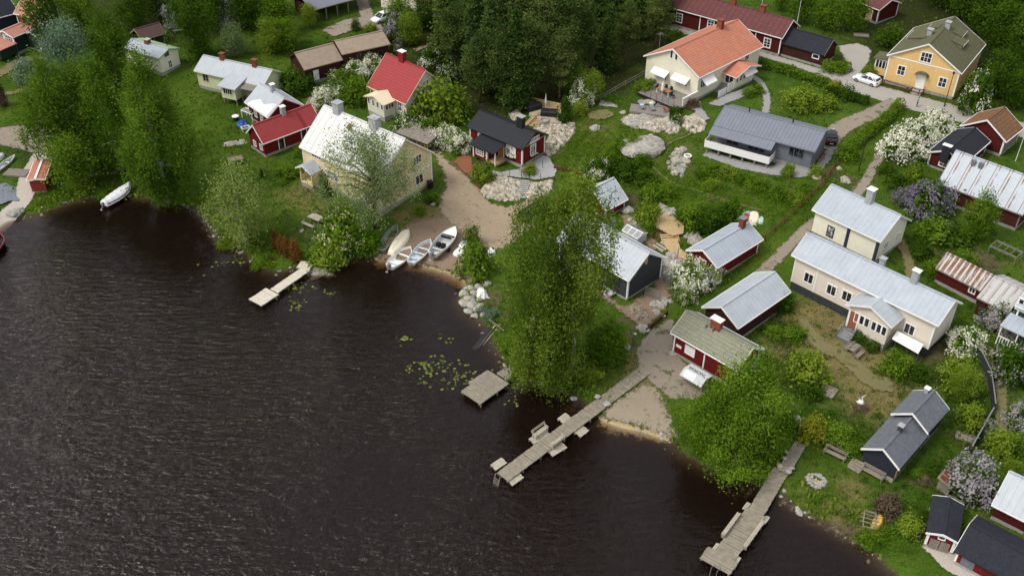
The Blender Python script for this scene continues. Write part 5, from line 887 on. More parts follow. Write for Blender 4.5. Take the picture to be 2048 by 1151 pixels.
# ------------------------------------------------------------------ trees, shrubs, hedges
def leaf_quads(C, sig, n_per, leaf, out, rg, tint, upw=.5, outw=.6, rnd=.8, hang=0.0):
    """C: clump centres (k,3); sig: clump spread (k,3); returns quads scattered round them"""
    k = len(C); P = np.repeat(C, n_per, 0)+rg.normal(size=(k*n_per, 3))*np.repeat(sig, n_per, 0)
    if hang: P[:, 2] -= np.abs(rg.normal(size=len(P)))*hang
    n = np.repeat(out, n_per, 0)*outw+np.array([0, 0, upw])+rg.normal(size=P.shape)*rnd; n /= np.linalg.norm(n, axis=1)[:, None]+1e-9
    a = np.cross(n, rg.normal(size=P.shape)); a /= np.linalg.norm(a, axis=1)[:, None]+1e-9; b = np.cross(n, a); s = leaf*rg.uniform(.6, 1.35, len(P))[:, None]
    V = np.stack([P-a*s*.5, P-b*s*.32, P+a*s*.5, P+b*s*.32], 1).reshape(-1, 3); F = np.arange(len(P)*4).reshape(-1, 4)
    t = np.clip(np.repeat(tint, n_per)+rg.normal(size=len(P))*.16, 0, 1); return V, F, np.repeat(t, 4)
def crown_pts(n, R, h0, h1, rg, prof='round', lobes=.22, bias=.5):
    z = rg.uniform(0, 1, n*4); 
    if prof == 'round': w_ = np.sqrt(np.clip(1-(2*z-1)**2, 0, 1))
    elif prof == 'birch': w_ = np.clip(np.sin(PI*np.clip(z, 0, 1)**.72), 0, 1)**.8
    elif prof == 'cone': w_ = (1-z)**.85+.04
    elif prof == 'col': w_ = np.clip(np.minimum(1, (1-z)*2.2), 0, 1)**.7*np.clip(z*8+.4, 0, 1)
    else: w_ = np.sqrt(np.clip(1-z**2.2, 0, 1))*np.clip(.72+z*1.2, 0, 1)     # dome sitting on the ground
    keep = rg.uniform(0, 1, len(z)) < w_+.05; z = z[keep][:n]; w_ = w_[keep][:n]; ph = rg.uniform(0, 2*PI, len(z)); p1, p2, p3 = rg.uniform(0, 6.3, 3)
    lob = 1+lobes*np.sin(2*ph+p1+z*3)+lobes*.7*np.sin(3*ph+p2-z*5)+lobes*.5*np.sin(5*ph+p3+z*9); rr = rg.uniform(0, 1, len(z))**bias*w_*R*lob
    P = np.stack([rr*np.cos(ph), rr*np.sin(ph), h0+z*(h1-h0)], 1); c = np.array([0, 0, (h0+h1)/2]); o = P-c; o[:, 2] *= .7; o /= np.linalg.norm(o, axis=1)[:, None]+1e-9; return P, o
def crown(name, mat, R, h0, h1, k, n_per, leaf, seed, prof='round', cs=.55, droop=1.0, hang=0.0, lobes=.22, bias=.45, upw=.5):
    rg = np.random.default_rng(seed); P, o = crown_pts(k, R, h0, h1, rg, prof, lobes, bias); s = np.ones((len(P), 3))*cs*rg.uniform(.6, 1.35, len(P))[:, None]; s[:, 2] *= droop
    tint = np.clip(rg.normal(.5, .3, len(P)), 0, 1); V, F, t = leaf_quads(P, s, n_per, leaf, o, rg, tint, hang=hang, upw=upw); me = npmesh(name, V, F, {'tint': t}); me.materials.append(mat); return me, P
def trunk_mesh(h, r0, limbs, seed, lean=.4, mat=None, h_split=.3, tip=.02):
    rr = random.Random(seed); m = MB(); a = rr.uniform(0, 6.3); ax = [(lean*math.cos(a)*(t**1.5)+rr.uniform(-.06, .06)*h*.05, lean*math.sin(a)*(t**1.5)+rr.uniform(-.06, .06)*h*.05, h*t-.25*(t == 0)) for t in np.linspace(0, 1, 7)]
    m.tube(ax, list(np.linspace(r0, tip, 7)), 8)
    for p in limbs:
        t = min(.92, max(h_split, p[2]/h*.72)); i = t*6; j = int(i); f = i-j; b = Vector(ax[j]).lerp(Vector(ax[min(j+1, 6)]), f); e = Vector(p); md = b.lerp(e, .5)+Vector((0, 0, .12*(e-b).length)); q = r0*(1-t)*.55+.02; m.tube([b, md, e], [q, q*.6, .015], 6)
    me = m.mesh('trunk', True); me.materials.append(mat or m_bark); return me
def hfor(bx, by, ty):
    """height of a tree whose foot and top the photograph shows at by and ty"""
    b = at(bx, by); lo, hi = .2, 40.
    for _ in range(40):
        m_ = (lo+hi)/2
        if proj(b+[0, 0, m_])[1] > ty: lo = m_
        else: hi = m_
    return lo
def pxm(bx, by): b = at(bx, by); return F_/((b-C0)@FW)
def tree(name, label, bx, by, ty, rpx, mat, prof='round', seed=0, c0=.25, leaf=.3, k=110, n_per=60, cs=.6, droop=1.0, hang=0.0, bark=None, r0=None, nl=9, lean=.4, group=None, cat='tree', lobes=.22, bias=.45):
    b = at(bx, by); h = hfor(bx, by, ty); R = rpx/pxm(bx, by); r = thing(name, label, cat, tuple(b), 0, group)
    me, P = crown('crown', mat, R, h*c0, h, k, n_per, leaf, seed, prof, cs, droop, hang, lobes, bias); link('crown', me, None, r)
    idx = np.argsort(-np.hypot(P[:, 0], P[:, 1]))[::max(1, len(P)//(2*nl))][:nl]; tm = trunk_mesh(h*.93, r0 or .09+h*.013, [P[i]*np.array([.85, .85, 1]) for i in idx], seed, lean, bark); link('trunk', tm, None, r); return r
# --- the big birches over the charcoal boathouse
BG = 'big birches by the charcoal boathouse'
kw = dict(mat=L_birch, prof='birch', c0=.07, leaf=.225, n_per=115, cs=.44, droop=1.8, hang=.5, bark=m_birchbark, group=BG, lobes=.28)
tree('birch_tree', 'tallest birch at the water, its drooping crown covering half the charcoal boathouse', 1142, 738, 352, 64, seed=1, k=250, lean=1.0, **{**kw, 'prof': 'round', 'c0': .22}); tree('birch_tree', 'birch leaning out over the water left of the tallest one', 1072, 745, 392, 72, seed=2, k=230, lean=1.2, **{**kw, 'prof': 'round', 'c0': .15}); tree('birch_tree', 'lower birch at the water edge, lowest crown of the big clump', 1085, 770, 590, 70, seed=3, k=210, lean=.8, **kw)
tree('birch_tree', 'rightmost smaller birch of the clump by the grey roof', 1210, 722, 640, 34, seed=4, k=70, lean=.6, **{**kw, 'mat': L_green})
# --- birches and willow on the left shore
BG2 = 'trees on the left shore'; kw = dict(mat=L_shore, prof='birch', c0=.06, leaf=.26, n_per=175, cs=.58, droop=1.6, hang=.5, bark=m_birchbark, group=BG2, lobes=.36)
tree('birch_tree', 'huge birch hanging over the bay by the tarpaulin covered boat', 338, 404, 120, 70, seed=11, k=230, lean=.8, **kw); tree('birch_tree', 'slim birch with a white trunk just left of the huge birch', 245, 345, 115, 52, seed=12, k=110, lean=.6, **kw); tree('birch_tree', 'birch on the open grass at the left, its foot by the gravel turning place', 135, 318, 112, 56, seed=13, k=130, lean=.6, **kw); tree('birch_tree', 'birch behind the slim birch, above the grass by the shore', 195, 300, 118, 44, seed=14, k=100, lean=.5, **kw)
tree('birch_tree', 'tall birch in front of the open brown roofed shelter', 236, 170, 22, 40, seed=15, k=105, lean=.5, **kw); tree('birch_tree', 'birch right of the pale lilac, over the path beside the pale green house', 402, 116, -60, 36, seed=16, k=120, lean=.5, **kw)
kw = dict(prof='round', c0=.12, leaf=.3, n_per=60, cs=.6, droop=1.2, group=BG2)
tree('willow_tree', 'silvery grey willow among the birches at the upper left', 160, 205, 38, 46, mat=L_silver, seed=17, k=150, bark=m_bark, **kw); tree('deciduous_tree', 'dark leafy tree right of the salmon roofs at the top left', 105, 110, -40, 34, mat=L_dark, seed=18, k=120, **kw); tree('deciduous_tree', 'leafy tree at the top edge between the dark one and the tall birch', 168, 75, -45, 36, mat=L_green, seed=19, k=120, **kw); tree('deciduous_tree', 'leafy tree at the top edge right of the tall birch', 275, 62, -40, 32, mat=L_dark, seed=20, k=110, **kw); tree('deciduous_tree', 'dark broad tree at the top edge above the pale lilac', 325, 40, -60, 40, mat=L_dark, seed=21, k=110, **kw)
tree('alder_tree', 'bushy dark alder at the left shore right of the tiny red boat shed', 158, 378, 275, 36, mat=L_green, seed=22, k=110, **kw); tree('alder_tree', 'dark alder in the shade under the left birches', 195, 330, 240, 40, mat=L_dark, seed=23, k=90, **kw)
tree('birch_tree', 'young thin pale birch on the lawn at the water left of the picnic table', 492, 486, 330, 62, mat=leafmat('pale_leaf', (.11, .165, .032), (.27, .34, .085)), prof='birch', seed=24, k=120, n_per=75, leaf=.27, cs=.6, droop=1.2, c0=.12, bark=m_birchbark, lean=.5)
# --- the willow before the white roofed house, blossoming bird cherry beside it
tree('willow_tree', 'airy grey-green willow standing right before the white roofed house', 752, 456, 268, 84, mat=L_willow, seed=31, k=210, n_per=95, leaf=.21, cs=.55, droop=1.4, c0=.2, bark=m_bark, r0=.34, nl=26, lean=.6, lobes=.3, bias=.4)
# --- alders at the beach, lower right
kw = dict(mat=L_green, prof='round', c0=.02, leaf=.21, n_per=150, cs=.55, lobes=.36, group='alders between the beach and the right jetty'); tree('alder_tree', 'broad bright alder between the sandy beach and the right jetty, right hand one', 1478, 905, 728, 58, seed=41, k=130, **kw); tree('alder_tree', 'bright alder nearest the sandy beach, left hand one', 1415, 900, 785, 56, seed=42, k=100, **kw); tree('alder_tree', 'low spreading alder over the water between the two bright ones', 1450, 930, 840, 62, seed=43, k=90, **kw); tree('alder_tree', 'small alder beside the right jetty', 1528, 905, 815, 34, seed=44, k=70, **kw)
# --- conifers of the wood
def spruce_mesh(h, R, seed):
    rg = np.random.default_rng(seed); C = []; O = []; n = int(h*2.6)
    for i in range(n):
        t = (i+.5)/n; z = h*(.10+.9*t); rad = R*((1-t)**.8+.03)*rg.uniform(.75, 1.15); m_ = max(4, int(9*(1-t)+4))
        for j in range(m_):
            a = 2*PI*j/m_+rg.uniform(0, 1.5); q = rad*rg.uniform(.6, 1.1)
            for f in np.linspace(.3, 1, max(2, int(q*1.8))): C.append((q*f*math.cos(a), q*f*math.sin(a), z-q*f*.33)); O.append((math.cos(a)*.5, math.sin(a)*.5, .5))
    C = np.array(C); O = np.array(O); s = np.ones((len(C), 3))*.28; s[:, 2] = .10; tint = np.clip(rg.normal(.45, .25, len(C)), 0, 1); V, F, t = leaf_quads(C, s, 16, .33, O, rg, tint, upw=.6, rnd=.6); me = npmesh('crown', V, F, {'tint': t}); me.materials.append(L_spruce); return me
def pine_mesh(h, R, seed):
    rg = np.random.default_rng(seed); P, o = crown_pts(120, R, h*.22, h, rg, 'birch', .3, .5); s = np.ones((len(P), 3))*.62; s[:, 2] = .26; tint = np.clip(rg.normal(.5, .25, len(P)), 0, 1); V, F, t = leaf_quads(P, s, 80, .33, o, rg, tint, upw=.6); me = npmesh('crown', V, F, {'tint': t}); me.materials.append(L_pine); return me, P
CON = []
for i in range(3): CON.append((spruce_mesh(15, 2.4, 60+i), trunk_mesh(14.5, .22, [], 60+i, .1, m_pinebark)))
for i in range(3): me, P = pine_mesh(16, 2.7, 70+i); CON.append((me, trunk_mesh(15, .24, [P[j] for j in range(0, 90, 8)], 70+i, .4, m_pinebark, .35)))
def conifer(kind, bx, by, ty, label, i, group='conifers of the wood in the middle'):
    b = at(bx, by); h = hfor(bx, by, ty); cm, tm = CON[kind*3+i % 3]; base = 15. if kind == 0 else 16.; s = h/base; r = thing('spruce_tree' if kind == 0 else 'pine_tree', label, 'tree', tuple(b), i*1.9, group); r.scale = (s*(.95+.25*((i*7) % 5)/5),)*2+(s,); link('crown', cm, None, r); link('trunk', tm, None, r)
SP = [(1,1000,212,40),(0,1030,215,20),(1,1055,205,28),(1,1118,200,50),(0,985,180,-25),(0,950,165,-35),(1,912,150,0),(0,895,120,-70),(1,1083,165,-20),(1,1140,160,-30),(1,1170,150,20),(0,1215,140,10),(0,1190,110,-80),(1,1250,125,0),(1,1060,120,-80),(1,1010,110,-80),(0,950,95,-110),(1,1120,95,-80),(0,1275,75,-95),(1,1310,95,-20),(0,1230,55,-120),(1,890,60,-80),(0,1320,50,-110),(1,1090,50,-120),(1,960,205,60),(1,1145,185,70)]
where = {0: 'wood edge above the black roofed cottage', 1: 'wood edge above the gravel terrace with black covers', 2: 'middle of the wood near the top edge', 3: 'right part of the wood by the orange roof', 4: 'left end of the wood by the red roof'}
for i, (k_, x, y, t) in enumerate(SP):
    w_ = 0 if x < 1010 and y > 170 else 1 if y > 170 else 4 if x < 930 else 3 if x > 1180 and y > 70 else 2; conifer(k_, x, y, t, ('dark spruce at the ' if k_ == 0 else 'brown-green pine at the ')+where[w_], i)
# --- dark wood in the top right corner
TMPL = []
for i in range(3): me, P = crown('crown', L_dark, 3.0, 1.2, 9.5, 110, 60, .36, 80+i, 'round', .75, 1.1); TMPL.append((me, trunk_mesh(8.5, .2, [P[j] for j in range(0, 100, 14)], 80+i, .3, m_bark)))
def stock(kind, name, label, bx, by, h, s=1.0, group=None, cat='tree', T=None, mat=None):
    b = at(bx, by); cm, tm = (T or TMPL)[kind % 3]; r = thing(name, label, cat, tuple(b), bx*.37, group); r.scale = (h/9.5*s, h/9.5*s, h/9.5); c = link('crown', cm, None, r); link('trunk', tm, None, r)
    if mat: c.material_slots[0].link = 'OBJECT'; c.material_slots[0].material = mat
    return r
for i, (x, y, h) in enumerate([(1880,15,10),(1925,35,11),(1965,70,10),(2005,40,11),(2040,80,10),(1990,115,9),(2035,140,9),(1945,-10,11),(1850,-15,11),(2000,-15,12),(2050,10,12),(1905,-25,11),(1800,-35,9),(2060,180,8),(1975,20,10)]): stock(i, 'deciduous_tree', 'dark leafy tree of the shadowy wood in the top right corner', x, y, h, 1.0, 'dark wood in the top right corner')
for i, (x, y, h, l, mt) in enumerate([(1600,48,6.5,'bright leafy tree behind the long red house roof, leftmost of three',L_green),(1650,60,6.5,'bright leafy tree above the black roofed annex, middle of three',L_green),(1700,62,7,'bright leafy tree left of the red shed at the top edge',L_green),(1560,20,5,'low leafy tree behind the brick chimneys of the long red house',L_green),(1985,192,7,'round leafy tree at the right gable of the yellow house',L_dark),(2025,215,6,'dark leafy tree at the right edge below the yellow house',L_dark),(560,70,7,'leafy tree left of the gravel turning place, in front of the grey shelter',L_green),(545,108,6,'light green garden tree left of the brown barn',L_lime),(500,60,8,'tall leafy tree at the top edge left of the grey shelter',L_dark),(530,30,8,'leafy tree by the left end of the grey roofed shelter',L_green),(470,112,5.5,'pale flowering tree above the pale green house',L_willow),(800,62,6,'leafy tree before the pale villa at the top edge',L_green),(820,92,5.5,'young leafy tree right of the brown barn gable',L_lime),(850,60,6,'shrubby tree below the glazed bay of the pale villa',L_dark),(1180,205,5,'twiggy apple tree at the edge of the conifer wood',L_lime),(1150,195,5,'small leafy tree under the conifers left of the twiggy apple tree',L_green),(580,100,5.5,'round garden tree above the brown barn roof',L_green),(430,60,7,'leafy tree above the pale green house by the birch',L_dark),(620,55,4,'bushy young tree beside the grey shelter posts',L_lime)]): stock(i, 'deciduous_tree', l, x, y, h, 1.0, mat=mt)
# --- shrub stock: round bushes with and without bloom
BUSH = []
for i in range(4): me, P = crown('foliage', L_green, 1.0, .0, 1.5, 46, 42, .17, 90+i, 'dome', .2, 1.0, lobes=.2, bias=.4); BUSH.append(me)
def bloom_mesh(seed, k, n_per, leaf, cs=.09):
    rg = np.random.default_rng(seed); P, o = crown_pts(k, 1.06, .1, 1.56, rg, 'dome', .2, .16); me_ = leaf_quads(P+o*.05, np.ones((len(P), 3))*cs, n_per, leaf, o, rg, np.clip(rg.normal(.5, .3, len(P)), 0, 1), outw=1.0); me = npmesh('blossom', *me_[:2], {'tint': me_[2]}); return me
BLOOM = [bloom_mesh(100+i, 125, 24, .12, .12) for i in range(4)]; SPARSE = [bloom_mesh(104+i, 60, 11, .10, .10) for i in range(4)]
for m_ in BLOOM+SPARSE: m_.materials.append(L_white)
def bush(name, label, bx, by, rpx, hr=1.0, mat=None, bloom=None, dense=True, seed=None, group=None, cat='bush', squash=1.0, rz=None):
    """rpx: half width in the photograph; hr: height as a share of width"""
    b = at(bx, by); R = rpx/pxm(bx, by); i = seed if seed is not None else int(bx+by); r = tag(bpy.data.objects.new(name, BUSH[i % 4]), label, cat, group); COL.objects.link(r); r.location = (b[0], b[1], b[2]-.08); r.scale = (R, R*squash, R*hr*1.0); r.rotation_euler = (0, 0, rz if rz is not None else i*1.3)
    if mat: r.material_slots[0].link = 'OBJECT'; r.material_slots[0].material = mat
    if bloom:
        c = link('blossom', (BLOOM if dense else SPARSE)[i % 4], None, r); c.material_slots[0].link = 'OBJECT'; c.material_slots[0].material = bloom
    return r
for a in [
 ('big bush smothered in white bloom beside the road below the yellow house, upper right part',1868,272,33,.95,L_dark,L_white,True),('big bush smothered in white bloom beside the footpath, lower left part',1800,316,36,1.0,L_dark,L_white,True),('white blooming bush filling the gap between the two biggest white bushes',1834,294,36,1.0,L_dark,L_white,True),
 ('purple lilac at the left corner of the rust streaked barn',1852,425,40,1.05,L_dark,L_lilac,True),('smaller purple lilac left of the rust streaked barn',1812,408,22,1.0,L_dark,L_lilac,True),('small purple lilac in the hedge below the purple lilac',1888,462,16,.9,L_dark,L_lilac,True),
 ('round lilac in pale bloom behind the black felt roofed shed',1935,985,45,1.35,L_dark,L_lilacw,True),('white flowering bush at the right gable of the cream house',1925,700,32,1.0,L_green,L_white,True),('pale lilac before the striped shed roof',1990,655,30,1.2,L_dark,L_lilacw,True),('pale lilac by the white railing at the right edge',2022,672,28,1.2,L_dark,L_lilacw,True),('dark bush with scattered pale bloom right of the fenced footpath',2020,755,42,1.2,L_dark,L_lilacw,False),('pale lilac at the right edge below the scattered bloom bush',2035,850,26,1.2,L_dark,L_lilacw,True),('small pale lilac beside the end of the grey board fence',1975,858,14,1.1,L_dark,L_lilacw,True),
 ('white lilac at the edge of the conifers above the bare rock slab',1166,207,22,1.5,L_dark,L_white,True),('grey-lilac bush at the right end of the brown barn',795,84,24,1.5,L_dark,L_lilacw,True),('grey-lilac bush behind the white car at the top',815,52,18,1.3,L_dark,L_lilacw,True),('pale lilac left of the tall birch above the pale green house',352,58,22,1.5,L_dark,L_lilacw,True),('grey-lilac bush above the pale green house roof',455,55,24,1.5,L_dark,L_lilacw,True),('grey-lilac bush at the top edge right of the shelter',335,22,16,1.4,L_dark,L_lilacw,True),('pale lilac bush by the twin grey lilacs at the top edge',470,30,18,1.4,L_dark,L_lilacw,True),
 ('white flowering bush at the gable of the red cottage with the brick chimney, left one',1378,572,34,1.15,L_green,L_white,True),('white flowering bush under the gable window of the red cottage, right one',1418,560,24,1.1,L_green,L_white,True),('trailing white flowering bush above the path by the barn roof',1370,602,20,1.0,L_green,L_white,False),
 ('white spirea in the row below the brown barn, nearest the path',652,208,22,1.0,L_green,L_white,True),('white spirea in the row below the brown barn, second from the path',680,170,22,.9,L_green,L_white,False),('white spirea in the row below the brown barn, in the middle',712,153,24,.8,L_green,L_white,True),('white spirea in the row below the brown barn, under its right window',744,135,22,.8,L_green,L_white,True),('white spirea at the upper end of the row beside the red tile roof',785,108,16,.8,L_green,L_white,False),('white flowering shrub left of the red roofed house',690,200,26,.9,L_green,L_white,False),
 ('white flowering shrub right of the red roofed house chimney',862,135,26,1.0,L_dark,L_white,False),('white flowering shrub at the wood behind the red roofed house',900,160,22,1.0,L_dark,L_white,False),('white flowering shrub before the porch of the red roofed house',812,262,28,.9,L_green,L_white,False),('white flowering shrub above the woodshed',855,275,28,.9,L_green,L_white,False),('white flowering shrub left of the black roofed cottage, upper one',888,285,26,.9,L_green,L_white,True),('white flowering shrub by the driveway left of the black roofed cottage',918,300,22,1.2,L_green,L_white,True),
 ('white flowering bush before the green leafy tree at the yellow house',1942,225,30,1.9,L_dark,L_white,False),('cream flowering bird cherry beside the picnic table',688,495,44,1.25,L_green,L_cream,False),('white flowering rhododendron by the cobble bank of the orange roofed house',1352,247,12,1.1,L_dark,L_white,False),('white flowering bush by the boat shed yard behind the birch',1195,358,24,1.3,L_dark,L_white,False),('small white flowered bush at the foot of the alder near the swing',1432,812,16,.8,L_green,L_white,False)]:
    l, x, y, rp, hr, mt, bl, de = a; bush('flowering_bush', l, x, y, rp, hr, mt, bl, de, cat='flowering bush')
# plain bushes
for a in [
 ('large yellow-green garden bush right of the red roofed house',885,238,52,1.0,L_lime),('yellow-green bush below the red roofed house gable',845,232,30,1.1,L_lime),('leafy bush between the spirea row and the white roof',718,205,30,1.1,L_green),('leafy bush left of the red roofed house porch',700,178,24,1.1,L_green),
 ('bush at the white roofed house corner by the red outbuilding',604,312,14,1.0,L_green),('trimmed bush behind the red roofed outbuilding',585,180,34,.8,L_dark),('dark bush before the pale green house gable',610,185,26,.9,L_dark),
 ('rounded bush on the shore right of the white dinghies',952,550,36,1.3,L_green),('shrub on the gravel yard edge above the white dinghies',944,492,18,1.8,L_green),('low yellow-green bush at the jetty root below the picnic table',655,528,36,.8,L_lime),('leafy low bush left of the beached boats',735,500,30,.8,L_green),('climber covered stump at the white roofed house wall',652,392,11,3.2,L_dark),
 ('leafy bush before the doorstep of the black roofed cottage',968,362,24,1.2,L_lime),('low bush on the mulch bank left of the cottage',950,352,12,.8,L_green),
 ('bright bush behind the skylight annex of the boathouse',1292,450,26,1.4,L_lime),('dark bush below the bright one in the timber yard',1295,470,16,1.2,L_green),
 ('dark bush on the slope behind the red shed, leftmost',1225,345,26,.9,L_dark),('dark bush on the slope behind the red shed, second',1255,355,28,.9,L_dark),('dark bush on the slope behind the red shed, third',1285,368,24,.9,L_dark),('bush above the timber yard left of the stone bed',1300,400,26,.9,L_green),('bush above the timber yard beside the grass path',1332,392,22,.9,L_green),('leafy bush above the new timber terrace, left',1378,455,30,1.0,L_green),('leafy bush above the new timber terrace, middle',1410,462,32,1.0,L_dark),('leafy bush left of the red cottage chimney',1442,452,30,1.0,L_dark),('leafy bush behind the red cottage roof',1462,432,24,1.0,L_green),('bush below the terrace on the slope, right of the stone bed',1390,430,22,.9,L_green),
 ('berry bush in the bed under the white balcony, first from the left',1408,352,20,.7,L_green),('berry bush in the bed under the white balcony, second',1432,345,18,.7,L_green),('berry bush in the bed under the white balcony, third',1455,352,20,.7,L_lime),('berry bush in the bed under the white balcony, fourth',1490,365,18,.7,L_green),('berry bush in the lower bed before the grey house, left',1425,375,18,.7,L_lime),('berry bush in the lower bed before the grey house, right',1515,378,20,.7,L_green),('yellow-green bush at the corner of the grey gravel strip',1574,352,14,1.4,L_lime),('bush by the bicycles at the grey house gable',1632,352,14,1.2,L_lime),('leafy bush beside the gravel drive of the black car',1690,315,24,.8,L_green),('low bush on the slope right of the grey house',1555,395,22,.7,L_green),('bush on the slope above the pale house',1590,405,18,.8,L_lime),('low bush by the old fence on the slope',1605,380,16,.8,L_green),
 ('clipped round bush at the stair screen of the cream house, nearer one',1496,192,13,1.0,L_green),('clipped round bush at the sun porch of the cream house, farther one',1515,186,12,1.0,L_green),('dark red-green bush by the terrace steps',1384,214,16,.7,L_pinkish),('low dark bush beside the terrace steps',1350,226,14,.7,L_dark),
 ('large round bush left of the yellow house veranda',1780,92,28,1.0,L_dark),('lime bush by the white car at the house corner',1738,150,16,.9,L_lime),('bush under the long red house wall by the pines',1352,82,17,.9,L_green),
 ('spreading apple bush on the lawn behind the grey house',1600,215,34,.8,L_lime),('young apple tree crown on the lawn, right part',1645,218,28,.7,L_lime),('dark little tree between the lawn and the hedge',1690,198,18,1.1,L_dark),('yellowish small tree in the hedge by the white car',1668,185,14,1.2,L_yellow),
 ('leafy bush under the footpath by the white bush',1770,345,18,.8,L_dark),('rounded bright bush left of the lilacs',1828,362,20,1.3,L_lime),('dark bush between the pale house and the lilac',1790,375,22,.9,L_dark),('hedge like bush below the purple lilac',1865,478,34,.8,L_green),('hedge like bush before the log barn',1905,485,36,.7,L_dark),('bush at the footpath behind the pale house',1842,512,24,.8,L_dark),('round bush above the rusty roofed shed',1925,530,26,.8,L_green),('bush left of the rusty roofed shed',1860,548,20,1.1,L_green),('bush behind the pale house chimney',1800,445,18,.9,L_green),
 ('bush at the barn gable by the cream house wall',1562,618,22,1.3,L_dark),('leafy perennial bed bush behind the sauna',1545,668,20,.6,L_green),('leafy perennial bed bush left of the cream steps',1590,672,24,.6,L_green),('round light apple bush on the dry lawn',1612,755,42,.85,L_lime),('dark leafy base of the round apple bush',1618,785,30,.6,L_dark),('climbing bush below the porch windows',1720,680,20,.9,L_dark),('climbing bush under the porch corner',1745,698,16,.9,L_dark),('bush beside the white folded parasol, left',1785,745,30,1.1,L_green),('dark bush right of the white folded parasol',1840,755,22,.9,L_dark),('leafy bush on the lawn above the right jetty',1622,870,30,1.0,L_yellow),('leafy bush behind the long bench on the lawn',1672,880,30,.9,L_green),('leafy bush left of the dark cabin',1705,905,22,.9,L_green),('bush on the lawn right of the alders',1575,850,20,1.0,L_green),('twiggy little bush by the white garden ornament',1722,818,14,.6,L_dry),
 ('light green bush right of the cream house, nearer the fence',1912,770,36,1.2,L_lime),('bright bush above the dark cabin roof',1935,850,28,1.2,L_lime),('bright bush right of the grey board fence',1995,905,30,1.3,L_lime),('bush at the right edge beside the path',2035,905,24,1.2,L_green),('bright bush at the right edge under the lilac',2020,940,18,1.1,L_lime),
 ('copper brown bush above the yellow kayak',1772,1020,28,1.0,L_pinkish),('green bush right of the yellow kayak',1818,1062,28,.9,L_lime),('leafy plants by the bean frame',1850,1040,18,.7,L_dark),('low shrub on the shore below the yellow kayak',1738,1082,26,.7,L_green),('dark rhubarb clump by the dark cabin',1862,935,18,.6,L_dark),('low bush at the dark cabin side',1830,950,16,.6,L_green),('brown withered shrub by the tiny shed',1848,965,12,.9,L_dry),
 ('leafy shrub at the right foot of the big birches',1218,708,36,.8,L_lime),('low shrub by the water under the big birches',1180,750,28,.7,L_lime),('shrub at the left foot of the big birches',1020,700,24,.9,L_green),('silvery low shrub on the rock bank',985,632,15,.7,L_silver),('low shrub at the tip of the rock bank',965,622,11,.7,L_silver),
 ('grey-green willow bush by the left track',62,165,28,1.1,L_silver),('dark bush at the left edge of the shore',215,395,20,.7,L_green),('bush between the alder and the boat slip',165,385,22,.7,L_lime),('low bush on the grass bank left of the young birch',450,455,24,.8,L_green),('reedy bush at the water below the young birch',455,492,20,.6,L_lime),('leafy bush at the bank above the upper jetty',528,530,22,.7,L_green),('bush by the garden swing wall',620,340,20,.7,L_green),('low hedge bush left of the entrance porch',575,350,22,.6,L_green),
 ('dark yew bush at the gravel turning place',712,60,10,1.6,L_dark),('lime bush by the gravel turning place',742,62,14,.8,L_lime),('bush left of the terrace with the covers',1128,245,14,2.4,L_dark),('lime bush below the white lilac',1160,228,16,1.2,L_lime),('small bush on the meadow beside the footpath',1060,345,16,.8,L_lime),('meadow bush above the white slab rock',1268,290,20,.8,L_lime),('meadow bush left of the slab rock',1235,300,20,.7,L_green),('low bush by the bare rock slab',1225,205,16,.6,L_green),('clipped bush at the terrace railing',1290,180,20,.7,L_lime),('leafy shrub by the birch on the sunny meadow',1215,320,18,.8,L_green),
 ('bush before the white roofed house at its right corner',868,405,16,.9,L_green),('low bush at the gravel yard edge, right of the willow',840,425,14,.7,L_lime),('leafy bush in the meadow above the red shed',1285,330,20,.8,L_green)]:
    l, x, y, rp, hr, mt = a; bush('bush', l, x, y, rp, hr, mt)
stock(1, 'young_tree', 'slim leafy tree in front of the rust streaked barn', 1948, 478, 6.5, .75, mat=L_green); stock(2, 'young_tree', 'leafy tree by the fence right of the dark cabin', 1918, 800, 4.0, .85, mat=L_lime)
# columnar thujas: four browned ones by the lawn, dark ones at the left
TH_ = [crown('thuja', L_rust, .55, 0, 3.6, 60, 40, .16, 120+i, 'col', .17, 1.4, lobes=.08)[0] for i in range(2)]
for i, (x, y, t, l, mt) in enumerate([(553,500,460,'browned column thuja, first from the left in the row of four',L_rust),(566,508,468,'browned column thuja, second from the left in the row of four',L_rust),(578,515,472,'browned column thuja, third from the left in the row of four',L_rust),(592,522,478,'browned column thuja, rightmost and broadest of the four',L_rust),(76,165,118,'dark brown column thuja beside the left track',L_pinkish),(8,212,160,'dark brown column thuja at the left edge',L_pinkish),(524,356,338,'little dark column thuja by the entrance porch lawn',L_dark)]):
    b = at(x, y); h_ = hfor(x, y, t); r = tag(bpy.data.objects.new('thuja', TH_[i % 2]), l, 'thuja', 'browned column thujas' if i < 4 else None); COL.objects.link(r); r.location = tuple(b); s = h_/3.6; r.scale = (s*(1.25 if i == 3 else 1.0),)*2+(s,); r.rotation_euler = (0, 0, i*1.1); r.material_slots[0].link = 'OBJECT'; r.material_slots[0].material = mt
